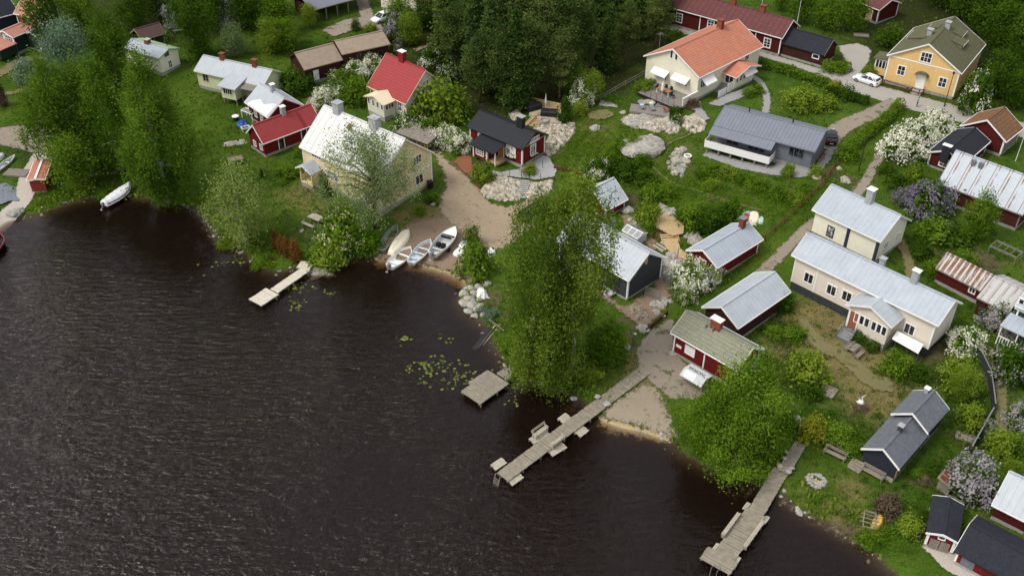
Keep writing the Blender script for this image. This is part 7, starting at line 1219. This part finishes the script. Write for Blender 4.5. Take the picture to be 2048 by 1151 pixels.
for i, (x, y, r_, l, mt) in enumerate([(1292,298,30,'wide flat lichen covered bedrock slab in the meadow',m_rockgrey),(1268,248,18,'pale bedrock lump left below the sun deck',m_rockgrey),(1338,252,14,'pale bedrock lump right below the sun deck',m_rockgrey),(1290,242,16,'pale bedrock lump in the middle below the sun deck',m_rockgrey),(1302,274,6,'small white stone above the bedrock slab',m_stonew),(1358,305,9,'pale boulder at the upper end of the stone bed',m_stonew),(1370,322,8,'flat pale boulder by the round planter',m_stonew),(1352,322,9,'pale boulder in the stone bed',m_stonew),(1365,300,7,'boulder at the balcony corner bed',m_stone),(1262,440,7,'round boulder in the timber yard, left of the bright bush',m_stone),(1264,453,6,'lower round boulder in the timber yard',m_stone),(1280,448,11,'big dark boulder beside the bright bush',m_stone),(1255,422,9,'dark boulder by the red shed post',m_stone),(1286,205,6,'stone by the terrace, left',m_stonew),(1300,206,7,'stone by the terrace, middle',m_stonew),(1310,204,7,'stone by the terrace, right',m_stonew),(1632,355,6,'pale stone on the slope below the grey house gable',m_stonew),(1690,362,9,'grey boulder on the slope at the footpath',m_stone),(1678,338,5,'flat pale stone on the slope by the drive',m_stonew),(1255,695,6,'boulder at the lawn edge under the birches',m_stone),(1228,718,5,'pale boulder at the lawn edge, second',m_stone),(1180,740,8,'boulder at the waterside under the big birches',m_stone),(1215,725,5,'small boulder at the lawn edge, third',m_stone),(1148,797,6,'pale boulder at the shore beside the long jetty',m_stone),(1348,706,6,'corner stone of the red sauna',m_stone),(1592,843,11,'grey white boulder on the lawn right of the alders',m_rockgrey),(868,408,6,'flat stone in the grass by the gravel yard',m_stone),(604,462,4,'small dark stone by the picnic bench',m_stone),(958,350,12,'boulder at the doorstep bush of the black roofed cottage',m_rockgrey),(1190,258,9,'pale rock in the meadow right of the dark bush',m_rockgrey),(1246,226,5,'stone beside the bare rock slab',m_stonew)]): boulder(l, x, y, r_, mt, 40+i, flat=.24 if r_ > 13 else .45)
# crumpled sheets
def sheet(name, label, px, py, w, d, h_, mat, seed, rz=0.3):
    b = at(px, py); m = MB(); n = 13; vs = [((i/(n-1)-.5)*w*(1+.08*math.sin(j*1.3+seed)), (j/(n-1)-.5)*d*(1+.08*math.sin(i*1.1+seed)), max(.03, h_*(1-(2*abs(i/(n-1)-.5))**2.2)*(1-(2*abs(j/(n-1)-.5))**2.2)*(1+.8*mnoise.noise((i*.45, j*.45, seed))))) for i in range(n) for j in range(n)]; m.add(vs, [(i*n+j, i*n+j+1, (i+1)*n+j+1, (i+1)*n+j) for i in range(n-1) for j in range(n-1)]); o = m.build(name, mat, None, False); o.location = tuple(b); o.rotation_euler = (0, 0, rz); return tag(o, label, 'tarpaulin')
sheet('tarpaulin', 'crumpled white sheet thrown over the rock bank', 964, 590, 1.3, 1.6, .8, m_fabricw, 1); sheet('tarpaulin', 'grey tarpaulin spread over the bare plot in the meadow', 1218, 207, 2.8, 2.0, .35, m_rockgrey, 2, -.2); sheet('tarpaulin', 'blue tarpaulin heap beside the red roofed outbuilding', 486, 249, 1.7, 1.6, .7, m_blue, 3); sheet('tarpaulin', 'grey weathered tarpaulin on the lawn left of the red outbuilding', 470, 286, 3.2, 1.5, .25, m_rockgrey, 4, .35)
# picnic table and loose bench
def picnic(label, px, py, rz, mat=m_docky):
    b = at(px, py); r = thing('picnic_table', label, 'picnic table', tuple(b), rz); m = MB()
    for i in range(6): m.box((0, -.42+i*.168, .74), (1.9, .15, .05))
    m.build('tabletop', mat, r)
    m = MB()
    for e in (.78,):
        for i in (-1, 1): m.box((0, e+i*.09, .44), (1.9, .16, .05))
    m.build('seat', mat, r)
    for x in (-.7, .7): m = MB(); m.bar((x, -.4, 0), (x, .25, .72), .1, .06); m.bar((x, .4, 0), (x, -.25, .72), .1, .06); m.bar((x, -.3, .4), (x, .9, .4), .1, .05); m.build('leg', m_oldwood, r)
picnic('whitish picnic table on the lawn left of the blossoming bird cherry', 632, 444, -.62); c = at(617, 455); bench('garden_bench', 'backless white plank bench beside the picnic table', tuple(c), -.62, 2.0, m_docky, False)
# garden group of the cream house
ja = math.radians(-45); b = at(1704, 703); r = thing('garden_table', 'grey slatted garden table before the cream house porch', 'table', tuple(b), ja+PI/2); m = MB()
for i in range(7): m.box((0, -.39+i*.13, .72), (1.5, .11, .04))
m.build('tabletop', m_dock, r)
for x in (-.65, .65):
    for y in (-.35, .35): m = MB(); m.box((x, y, .35), (.07, .07, .7)); m.build('leg', m_dock, r)
bench('garden_chair', 'grey wooden armchair left of the garden table, nearer the lawn', tuple(at(1692, 702)), ja-PI/2, .62, m_dock); bench('garden_chair', 'grey wooden armchair left of the garden table, nearer the porch', tuple(at(1699, 694)), ja-PI/2, .62, m_dock); bench('garden_bench', 'grey wooden bench with back right of the garden table', tuple(at(1717, 714)), ja+PI/2, 1.5, m_dock)
b = at(1808, 712); r = thing('garden_canopy', 'white folded garden canopy half hidden by the bush at the cream house', 'canopy', tuple(b), ja); m = MB(); m.add([(-1.5, -.7, 1.9), (1.5, -.7, 1.7), (1.5, .1, 2.5), (-1.5, .1, 2.6), (1.4, .9, 1.8), (-1.5, .9, 1.9)], [(0, 1, 2, 3), (3, 2, 4, 5)]); m.build('cover', m_fabricw, r)
for x in (-1.3, 1.3): m = MB(); m.tube([(x, .1, 0), (x, .1, 2.5)], .035, 6); m.build('post', m_metal, r)
bench('lawn_bench', 'long grey plank bench on the lawn above the fire ring', tuple(at(1668, 914)), math.radians(-38), 2.2, m_dock); bench('lawn_bench', 'grey plank bench against the dark cabin gable', tuple(at(1743, 952)), math.radians(-42), 2.2, m_dock); b = at(1712, 933); r = thing('wooden_steps', 'broad grey plank steps at the left side of the dark cabin', 'steps', tuple(b), math.radians(45)); m = MB()
for i in range(4): m.box((.3*i-.5, 0, .08+.1*i), (.3, 1.3, .07))
m.build('treads', m_dock, r); m = MB()
for e in (-.6, .6): m.bar((-.65, e, .0), (.6, e, .4), .06, .16)
m.build('stringer', m_oldwood, r)
# fire ring, ornaments, boxes on the lawn
b = at(1632, 962); r = thing('fire_ring', 'round stone fire ring on the lawn right of the jetty', 'fire ring', tuple(b)); m = MB()
for i in range(14): a = i*2*PI/14; m.rock((math.cos(a)*.78, math.sin(a)*.78, .1), .27, i, .8)
m.build('stone_ring', m_stone, r); m = MB(); rr = random.Random(2)
for i in range(40): a, q = rr.uniform(0, 6.3), rr.uniform(0, .6); m.rock((math.cos(a)*q, math.sin(a)*q, .08), .2, i, .6)
m.build('hearth_stones', m_stonew, r)
b = at(1722, 812); r = thing('garden_ornament', 'white bare branch ornament standing on the dry lawn', 'ornament', tuple(b)); m = MB(); m.tube([(0, 0, 0), (.1, 0, .6), (-.1, .1, 1.1), (.15, .1, 1.5)], [.08, .07, .06, .03], 6); m.tube([(0, .05, .7), (-.4, .1, 1.0)], [.05, .03], 6); m.build('stem', m_fabricw, r); m = MB(); m.rock((-.15, 0, .55), .4, 3, .8); m.build('bowl', m_fabricw, r)
def boxframe(name, label, px, py, rz, w, d, h_, mat, soil=True, bars=0, cat='raised bed'):
    b = at(px, py); r = thing(name, label, cat, tuple(b), rz); m = MB()
    for e in (-1, 1): m.box((0, e*d/2, h_-.1), (w, .08, .2)); m.box((e*w/2, 0, h_-.1), (.08, d-.09, .2))
    for i in range(bars): m.bar((-w/2+w*(i+1)/(bars+1), -d/2-.3, h_+.03), (-w/2+w*(i+1)/(bars+1), d/2+.3, h_+.03), .06)
    m.build('frame', mat, r)
    if h_ > .4:
        for ex in (-1, 1):
            for ey in (-1, 1): m = MB(); m.box((ex*w/2, ey*d/2, h_/2-.1), (.08, .08, h_+.2)); m.build('leg', mat, r)
    if soil: m = MB(); m.box((0, 0, h_-.16), (w-.1, d-.1, .1)); m.build('soil', m_oldwood, r)
    return r
boxframe('raised_bed', 'empty pale frame in the grass by the charcoal fence', 1930, 875, -.45, 1.7, 1.0, .2, m_greyw); boxframe('plant_frame', 'open grey timber frame above the rusty roofed shed', 2008, 512, -.85, 3.2, 1.6, 1.1, m_greyw, False, 3, 'frame'); boxframe('plant_frame', 'weathered bean frame left of the black felt roofed shed', 1905, 1005, math.radians(50), 3.6, 1.3, 1.0, m_greyw, False, 4, 'frame'); boxframe('lid_frame', 'grey plank well cover on the lawn by the round bush', 1655, 785, -.6, 1.5, 1.5, .3, m_dock, True, 0, 'cover'); boxframe('raised_bed', 'long planting bed behind the lawn bench', 1662, 882, -.65, 3.0, 1.0, .35, m_oldwood); boxframe('drying_frame', 'timber drying frame beside the yellow kayak', 1736, 1048, math.radians(70), 1.9, 1.0, .7, m_oldwood, False, 3, 'frame'); boxframe('box_trailer', 'old box trailer on the lawn left of the young birch top', 472, 326, math.radians(25), 1.9, 1.3, .8, m_oldwood, True, 0, 'trailer'); boxframe('sandbox', 'sunken sandbox with pale edge behind the round bush at the top right', 1722, 72, -.2, 2.4, 1.2, .25, m_greyw)
# swing seat with a printed canopy at the beach
b = at(1388, 775); r = thing('garden_swing', 'garden swing on wooden feet under a white lettered canopy by the sauna', 'garden swing', tuple(b), math.radians(-45)); m = MB()
vs = [(-1.35, -.95, 1.55), (1.35, -.95, 1.55), (1.35, -.2, 2.1), (-1.35, -.2, 2.1), (1.35, .95, 1.95), (-1.35, .95, 1.95)]; vs += [(x, y, z-.04) for x, y, z in vs]; m.add(vs, [(0, 1, 2, 3), (3, 2, 4, 5), (7, 6, 9, 8), (8, 9, 11, 10), (0, 6, 7, 1), (5, 4, 10, 11), (0, 3, 9, 6), (3, 5, 11, 9), (1, 7, 8, 2), (2, 8, 10, 4)]); cn = m.build('canopy', M('pale_canopy', (.50, .51, .51), .8, .1, var=.08), r); m = MB(); m.add([(-1.05, -.86, 1.64), (.25, -.86, 1.64), (.25, -.28, 2.063), (-1.05, -.28, 2.063)], [(0, 1, 2, 3)]); m.build('canopy_patch', m_fabricw, cn)
fc = bpy.data.curves.new('canopy_lettering', 'FONT'); fc.body = 'NOKIA'; fc.size = .62; fc.align_x = 'CENTER'; fo = bpy.data.objects.new('canopy_lettering', fc); COL.objects.link(fo); dg = bpy.context.evaluated_depsgraph_get(); tm = bpy.data.meshes.new_from_object(fo.evaluated_get(dg)); bpy.data.objects.remove(fo); tx = link('canopy_lettering', tm, m_navy, cn); tx.location = (-.1, .42, 2.052); tx.rotation_euler = (math.atan2(-.15, 1.15)+0, 0, PI); tx.rotation_euler = Euler((0, 0, PI)).to_matrix().to_euler(); tx.rotation_euler = (math.atan2(.15, 1.15), 0, PI)
m = MB(); m.box((0, .05, .5), (2.1, .55, .08)); m.build('seat', m_oldwood, r); m = MB(); m.box((0, .36, .85), (2.1, .06, .6), 0, -.2); m.build('backrest', m_oldwood, r); m = MB()
for e in (-1.2, 1.2): m.bar((e, -.7, .1), (e, -.1, 2.0), .07); m.bar((e, .8, .1), (e, .1, 2.0), .07)
m.bar((-1.25, 0, 2.0), (1.25, 0, 2.0), .07); m.build('frame', m_oldwood, r)
for e in (-1.2, 1.2): m = MB(); m.box((e, 0, .05), (.35, 1.7, .1)); m.build('foot', m_oldwood, r)
for e in (-.9, .9): m = MB(); m.bar((e, .05, .55), (e, 0, 2.0), .025); m.build('hanger', m_metal, r)
# timber terraces, steps, stone yard things behind the boathouse
def platform(name, label, pts, z, mat, th=.14, cat='terrace'):
    P = [at(*p) for p in pts]; o = np.mean(P, 0); r = thing(name, label, cat, tuple(o)); m = MB(); m.slab([(p[0]-o[0], p[1]-o[1]) for p in P], z-th, z); m.build('deck', mat, r); m = MB()
    for p in P: d = (p-o)*.9; m.box((d[0], d[1], (z-th)/2-.2), (.16, .16, z-th+.4))
    m.build('posts', m_oldwood, r); return r
platform('timber_terrace', 'upper terrace of new timber planks behind the boathouse', [(1302,444),(1325,428),(1368,452),(1366,472),(1345,478),(1312,462)], .5, m_newwood); platform('timber_terrace', 'lower terrace of new timber planks behind the boathouse', [(1322,482),(1355,480),(1360,500),(1385,520),(1360,525),(1332,500)], .3, m_newwood); stair('new timber steps between the two plank terraces', (1342,486), (1338,472), 4, 2.2, m_newwood)
for i, (x, y) in enumerate(((1316,498),(1323,495),(1331,492))): c = at(x, y); r = thing('sawn_beam', 'pale sawn beam lying beside the lower terrace, one of three', 'beam', tuple(c), math.radians(-52), 'sawn beams by the lower terrace'); m = MB(); m.box((0, 0, .12), (1.7, .24, .2)); m.build('beam', m_docky, r); m = MB(); m.box((.5, 0, .02), (.1, .4, .06)); m.build('bearer', m_oldwood, r)
b = at(1354, 522); r = thing('post', 'pale upright post in the stone yard', 'post', tuple(b)); m = MB(); m.box((0, 0, 1.0), (.14, .14, 2.0)); m.build('shaft', m_docky, r); m = MB(); m.box((0, 0, 2.02), (.18, .18, .05)); m.build('cap', m_docky, r)
b = at(1268, 480); r = thing('glass_annex', 'small white framed glass lean-to behind the boathouse roof', 'greenhouse', tuple(b), math.radians(-46)); m = MB(); m.box((0, 0, .6), (2.4, 1.8, 1.3)); m.build('wall', m_hullin, r); m = MB(); m.prism([(-1.0, 1.25), (0, 1.75), (1.0, 1.25)], -1.3, 1.3); rf = m.build('roof', m_white, r)
for x in (-.85, 0, .85):
    for e in (-1, 1): m = MB(); m.prism([(e*.92, 1.31), (e*.1, 1.72), (e*.1, 1.735), (e*.92, 1.325)], x-.36, x+.36); m.build('roof_pane', m_metal, rf)
def gate(label, px, py, rz, w=1.9, h_=1.5):
    b = at(px, py); r = thing('metal_gate', label, 'gate', tuple(b), rz); m = MB()
    for e in (-w/2, w/2): m.bar((e, 0, 0), (e, 0, h_), .06)
    m.bar((-w/2, 0, .2), (w/2, 0, h_-.1), .03); m.build('frame', m_metal, r); m = MB()
    for i in range(7): m.bar((-w/2, 0, .15+i*(h_-.2)/6), (w/2, 0, .15+i*(h_-.2)/6), .04)
    m.build('bars', m_metal, r)
gate('silver barred gate panel at the boathouse gable', 1304, 598, -.6); gate('silver barred gate panel behind the lilac by the boathouse yard', 1342, 568, -.5, 1.6, 1.2)
b = at(1267, 690); r = thing('tree_stump', 'tall cut tree stump at the gravel path by the sauna', 'stump', tuple(b)); m = MB(); m.tube([(0, 0, -.2), (0, 0, .3), (.05, 0, 1.6)], [.3, .22, .2], 10); m.build('trunk', m_bark, r); m = MB(); m.tube([(.05, 0, 1.6), (.05, 0, 1.63)], .19, 10); m.build('cut_face', m_docky, r)
for x, y, l in ((1327,635,'pale sawn stump in the grass behind the sauna'),(1294,665,'pale sawn stump at the end of the rust brown bank')): b = at(x, y); r = thing('stump', l, 'stump', tuple(b)); m = MB(); m.tube([(0, 0, -.1), (0, 0, .3)], [.28, .24], 10); m.build('trunk', m_bark, r); m = MB(); m.tube([(0, 0, .3), (0, 0, .33)], .23, 10); m.build('cut_face', m_docky, r)
rail_fence('rust brown retaining boards along the bank by the firewood heap', [(1292,664),(1312,650),(1335,628)], .55, m_rustwood, solid=True)
r = thing('boat_bow', 'white dinghy bow sticking out of the boathouse opening', 'boat', tuple(at(1222, 588)), math.radians(-135)); m, inn, rim, rows = hull_mesh(2.4, 1.0, .4); m.build('hull', m_hullw, r, True); inn.build('inside', m_hullin, r, True); rim.build('gunwale', m_hullw, r)
b = at(1228, 452); r = thing('plastic_barrel', 'blue plastic barrel in the timber yard by the red shed', 'barrel', tuple(b)); m = MB(); m.tube([(0, 0, 0), (0, 0, .15), (0, 0, .75), (0, 0, .9)], [.25, .3, .3, .24], 12); m.build('body', m_blue, r); m = MB(); m.tube([(.1, 0, .9), (.1, 0, .95)], .06, 8); m.build('bung', m_black, r)
b = at(1375, 315); r = thing('round_planter', 'round white planter on the meadow by the balcony', 'planter', tuple(b)); m = MB(); n = 16; vs = [(q*math.cos(2*PI*i/n), q*math.sin(2*PI*i/n), z) for q, z in ((.45, 0), (.58, .35), (.45, .42), (.36, .3)) for i in range(n)]; m.add(vs, [(j*n+i, j*n+(i+1) % n, (j+1)*n+(i+1) % n, (j+1)*n+i) for j in range(3) for i in range(n)]); m.build('rim', m_white, r); m = MB(); m.tube([(0, 0, .2), (0, 0, .3)], .38, 12); m.build('soil', m_oldwood, r)
# terraces of the orange roofed house, built square to its gable
h = ORH; D = 4.6; zt = .25
def hl(u, n, z=0.0): return h.world((-h.lx-n, u, z))
def hthing(name, label, cat, u, n, rot=0.0, z=0.0): p = hl(u, n); return thing(name, label, cat, (p[0], p[1], h.z0+z), h.a+PI+rot)
r = hthing('wooden_terrace', 'grey wooden terrace along the gable of the orange roofed house', 'terrace', -1.3, D/2); m = MB(); m.box((0, 0, zt-.08), (D, 7.6, .16)); m.build('deck', m_deckgrey, r); m = MB(); m.box((D/2-.02, 0, zt-.3), (.06, 7.6, .5)); m.build('skirt', m_tarp, r)
for q in np.linspace(-3.6, 3.0, 7): m = MB(); m.tube([(D/2-.1, q, zt), (D/2-.1, q, zt+.95)], .03, 6); m.build('railing_post', m_tarp, r)
m = MB()
for z in (.35, .65, .95): m.bar((D/2-.1, -3.6, zt+z), (D/2-.1, 3.0, zt+z), .02)
m.build('railing_wire', m_tarp, r)
r = hthing('privacy_wall', 'cream privacy wall at the corner of the wooden terrace', 'wall', -5.0, 1.6); m = MB(); m.box((0, 0, .7), (3.6, .14, 1.5)); m.build('panel', m_butter, r); m = MB(); m.box((0, 0, 1.48), (3.7, .2, .06)); m.build('coping', m_white, r)
r = hthing('dining_table', 'teak topped white table on the wooden terrace', 'table', -.6, 2.2, 0, zt)
m = MB(); m.box((0, 0, .73), (.95, 2.3, .05)); m.build('tabletop', m_teak, r)
for x in (-.42, .42):
    for y in (-1.08, 1.08): m = MB(); m.box((x, y, .36), (.07, .07, .71)); m.build('leg', m_white, r)
r = hthing('parasol', 'closed white parasol standing at the teak table', 'parasol', -.75, 2.9, 0, zt); m = MB(); m.tube([(0, 0, 0), (0, 0, 2.3)], .03, 8); m.build('pole', m_white, r); m = MB(); m.tube([(0, 0, .8), (0, 0, 1.1), (0, 0, 1.8), (0, 0, 2.4)], [.16, .2, .17, .03], 10); m.build('canopy', m_fabricw, r)
def chair(label, u, n, rot):
    r = hthing('terrace_chair', label, 'chair', u, n, rot, zt); m = MB(); m.box((0, 0, .44), (.5, .5, .05)); m.build('seat', m_tarp, r); m = MB(); m.box((-.24, 0, .72), (.05, .5, .5)); m.build('backrest', m_tarp, r)
    for x in (-.22, .22):
        for y in (-.22, .22): m = MB(); m.box((x, y, .21), (.04, .04, .42)); m.build('leg', m_tarp, r)
chair('black chair between teak table and gable, left of two', .0, 1.2, 0); chair('black chair between teak table and gable, right of two', -1.0, 1.2, 0); chair('black chair at the right end of the teak table', -2.4, 2.4, PI/2); chair('black chair at the left end of the teak table', 1.2, 1.9, -PI/2)
P_ = [at(*q) for q in ((1258,228),(1262,212),(1340,220),(1338,238))]; c = np.mean(P_, 0); r = thing('sun_deck', 'lower grey sun deck above the cobbles with two loungers', 'terrace', tuple(c)); m = MB(); m.slab([(p[0]-c[0], p[1]-c[1]) for p in P_], .15, .4); m.build('deck', m_deckgrey, r); m = MB(); m.slab([((p[0]-c[0])*.99, (p[1]-c[1])*.99) for p in P_], -.6, .15); m.build('skirt', m_oldwood, r)
for i, (x, y, mt) in enumerate(((1283,219,M('light_blue_towel', (.45, .58, .66), .9, .1)),(1303,222,m_fabricw))):
    b = at(x, y); r = thing('sun_lounger', ('left grey sun lounger with a blue towel on the sun deck', 'right grey sun lounger with a white pillow on the sun deck')[i], 'sun lounger', (b[0], b[1], c[2]+.4), math.radians(97)); m = MB(); m.box((-.35, 0, .32), (1.2, .62, .05)); m.build('seat', m_metal, r); m = MB(); m.box((.5, 0, .5), (.75, .62, .05), 0, 0, -.6); m.build('backrest', m_metal, r); m = MB(); m.box((.62, 0, .64), (.28, .5, .06), 0, 0, -.6) if i else m.box((.1, 0, .38), (.7, .6, .03)); m.build('pillow' if i else 'towel', mt, r)
    for ex in (-.8, .4):
        for ey in (-.26, .26): m = MB(); m.box((ex, ey, .15), (.04, .04, .3)); m.build('leg', m_metal, r)
b = at(1329, 229); r = thing('red_stool', 'red folding chair at the right end of the sun deck', 'chair', (b[0], b[1], c[2]+.4), .4); m = MB(); m.box((0, 0, .5), (.45, .45, .05)); m.box((-.22, 0, .75), (.05, .45, .45)); m.build('seat', m_redpl, r); m = MB()
for e in (-.2, .2): m.bar((-.2, e, 0), (.2, e, .5), .03); m.bar((.2, e, 0), (-.2, e, .5), .03)
m.build('leg', m_metal, r); stair('dark terrace steps between the sun deck and the wooden terrace', (1318,224), (1330,206), 5, 1.8, m_deckgrey); stair('grey entrance steps between the two cream walls', (1394,222), (1390,206), 5, 1.5, m_deckgrey)
# terrace behind the black roofed cottage
P_ = [at(*q) for q in ((1058,232),(1068,210),(1105,212),(1132,222),(1122,252),(1090,250))]; c = np.mean(P_, 0); r = thing('gravel_terrace', 'raised gravel terrace with timber edge behind the black roofed cottage', 'terrace', tuple(c)); m = MB(); m.slab([(p[0]-c[0], p[1]-c[1]) for p in P_], -.4, .35); m.build('fill', M('terrace_gravel', (.42, .35, .26), .95, .1, var=.2, ns=5), r); a_, b_ = at(1056, 206)-c, at(1136, 224)-c; m = MB(); m.bar((a_[0], a_[1], .7), (b_[0], b_[1], .7), .25, 1.0); m.build('retaining_wall', m_newwood, r)
def covered(name, label, px, py, rz, w, d, h_):
    b = at(px, py); r = thing(name, label, 'covered furniture', (b[0], b[1], b[2]+.3), rz); m = MB(); m.prism([(-d/2, 0), (d/2, 0), (d/2*.95, h_*.8), (d/2*.6, h_), (-d/2*.6, h_), (-d/2*.95, h_*.8)], -w/2, w/2); m.build('cover', m_tarp, r, False); m = MB(); m.box((0, 0, .03), (w+.1, d+.1, .06)); m.build('hem', m_tarp, r)
covered('covered_sofa', 'long black covered sofa on the gravel terrace, left one', 1068, 222, .55, 2.2, 1.1, .9); covered('covered_table', 'black covered table on the gravel terrace, right one', 1098, 234, -.15, 2.4, 1.5, .9); covered('covered_grill', 'grey covered grill at the edge of the gravel terrace', 1124, 246, .3, 1.0, .7, 1.1)
b = at(1088, 248); r = thing('fire_pit', 'stone fire pit with iron arm on the gravel terrace', 'fire pit', (b[0], b[1], b[2]+.3)); m = MB(); n = 14; vs = [(q*math.cos(2*PI*i/n), q*math.sin(2*PI*i/n), z) for q, z in ((.75, 0), (.75, .45), (.52, .45), (.52, .15)) for i in range(n)]; m.add(vs, [(j*n+i, j*n+(i+1) % n, (j+1)*n+(i+1) % n, (j+1)*n+i) for j in range(3) for i in range(n)]); m.build('stone_ring', m_concrete, r); m = MB(); m.bar((.6, .4, 0), (.6, .4, 1.6), .06); m.bar((.6, .4, 1.5), (-.2, .2, 1.7), .05); m.build('iron_arm', m_tarp, r)
b = at(1091, 219); r = thing('parasol', 'closed white parasol on the gravel terrace behind the black covers', 'parasol', (b[0], b[1], b[2]+.3)); m = MB(); m.tube([(0, 0, 0), (0, 0, 2.2)], .03, 8); m.build('pole', m_white, r); m = MB(); m.tube([(0, 0, .7), (0, 0, 1.0), (0, 0, 2.3)], [.1, .14, .02], 10); m.build('canopy', m_fabricw, r)
stair('new timber steps up to the gravel terrace behind the cottage chimney', (1066,254), (1076,238), 5, 1.6, m_newwood); b = at(1062, 246); r = thing('loose_beams', 'two crossed pale beams leaning on the terrace steps', 'beams', tuple(b)); m = MB(); m.bar((-.8, -1.2, .2), (1.2, 1.6, 1.0), .18, .1); m.build('beam', m_newwood, r); m = MB(); m.bar((-1.0, -1.0, .2), (.9, 1.8, .9), .14, .1); m.build('beam', m_newwood, r)
# odds and ends
b = at(861, 376); r = thing('waste_bin', 'black wheeled waste bin at the corner of the white roofed house', 'waste bin', tuple(b), .5); m = MB(); m.prism([(-.26, .08), (.26, .08), (.32, 1.0), (-.32, 1.0)], -.29, .29); m.build('body', m_rubber, r); m = MB(); m.box((0, 0, 1.04), (.66, .72, .08)); m.build('lid', m_tarp, r)
for e in (-.25, .25): m = MB(); m.tube([(e-.03, .3, .12), (e+.03, .3, .12)], .12, 10); m.build('wheel', m_rubber, r)
b = at(1064, 432); r = thing('covered_car', 'vehicle under a black cover half hidden by the birch at the gravel yard', 'covered car', tuple(b), math.radians(50)); m = MB(); m.prism([(-.9, .1), (.9, .1), (.88, .8), (.6, 1.4), (-.6, 1.4), (-.88, .8)], -1.9, 1.9); m.build('cover', m_tarp, r)
for ex in (-1.2, 1.2): m = MB(); m.tube([(ex, -.92, .3), (ex, .92, .3)], .3, 12); m.build('wheel', m_rubber, r)
b = at(638, 378); r = thing('garden_hammock', 'white frame swing seat leaning at the wall of the white roofed house', 'swing seat', tuple(b), math.radians(-38)); m = MB(); m.box((0, 0, .45), (1.5, .5, .06)); m.build('seat', m_docky, r); m = MB(); m.box((0, .3, .8), (1.5, .05, .5)); m.build('backrest', m_docky, r)
for e in (-.85, .85): m = MB(); m.bar((e, -.5, 0), (e, .1, 1.3), .06); m.bar((e, .6, 0), (e, .1, 1.3), .06); m.build('leg', m_docky, r)
def bicycle(label, px, py, rz, mat):
    b = at(px, py); r = thing('bicycle', label, 'bicycle', tuple(b), rz); m = MB(); m.bar((-.5, 0, .34), (-.15, 0, .8), .035); m.bar((-.15, 0, .8), (.35, 0, .85), .035); m.bar((.35, 0, .85), (0, 0, .32), .04); m.bar((0, 0, .32), (-.2, 0, .9), .035); m.bar((.35, 0, .9), (.52, 0, .34), .035); m.build('frame', mat, r)
    for x in (-.52, .52):
        m = MB(); n = 16; m.tube([(x+.33*math.cos(2*PI*i/n), 0, .34+.33*math.sin(2*PI*i/n)) for i in range(n+1)], .025, 5, False); m.build('wheel', m_rubber, r)
    m = MB(); m.box((-.22, 0, .94), (.25, .14, .06)); m.build('saddle', m_black, r); m = MB(); m.bar((.34, -.28, 1.0), (.34, .28, 1.0), .03); m.bar((.35, 0, .88), (.34, 0, 1.0), .03); m.build('handlebar', m_metal, r)
bicycle('red bicycle at the gable of the grey house, farther from the corner', 1646, 318, .9, m_redpl); bicycle('pinkish bicycle at the gable of the grey house, middle one', 1641, 326, .8, M('pink_paint', (.5, .2, .2), .4, .4)); bicycle('silver bicycle at the gable of the grey house, nearest the corner', 1635, 334, 1.0, m_metal)
b = at(472, 240); r = thing('garden_tub', 'round white topped tub beside the blue tarpaulin', 'tub', tuple(b)); m = MB(); m.tube([(0, 0, 0), (0, 0, .6)], .4, 14); m.build('tub', m_tarp, r); m = MB(); m.tube([(0, 0, .6), (0, 0, .68)], .52, 16); m.build('lid', m_white, r)
boxframe('handcart', 'white handcart next to the blue tarpaulin', 492, 261, .5, 1.1, .8, .6, m_white, False, 0, 'cart'); boxframe('trellis', 'white garden trellis behind the blue tarpaulin', 500, 238, -.6, 2.2, .9, 1.4, m_white, False, 3, 'trellis')
r = thing('concrete_slab', 'pale concrete slab on the shore left of the tiny boat shed', 'slab', tuple(at(35, 347)), -.1); m = MB(); m.box((0, 0, .1), (3.2, 1.8, .25)); m.build('slab', m_greyw, r); m = MB(); m.box((1.7, 0, .02), (.3, 1.8, .2)); m.build('edge', m_concrete, r)
sheet('solar_sheet', 'dark blue-grey pool cover sheet at the left edge below the canoe', -2, 385, 4.5, 6.0, .25, m_greyroof, 7, .4)
boulder('low concrete block at the foot of the left ramp', 30, 428, 12, m_concrete, 97, flat=.4)
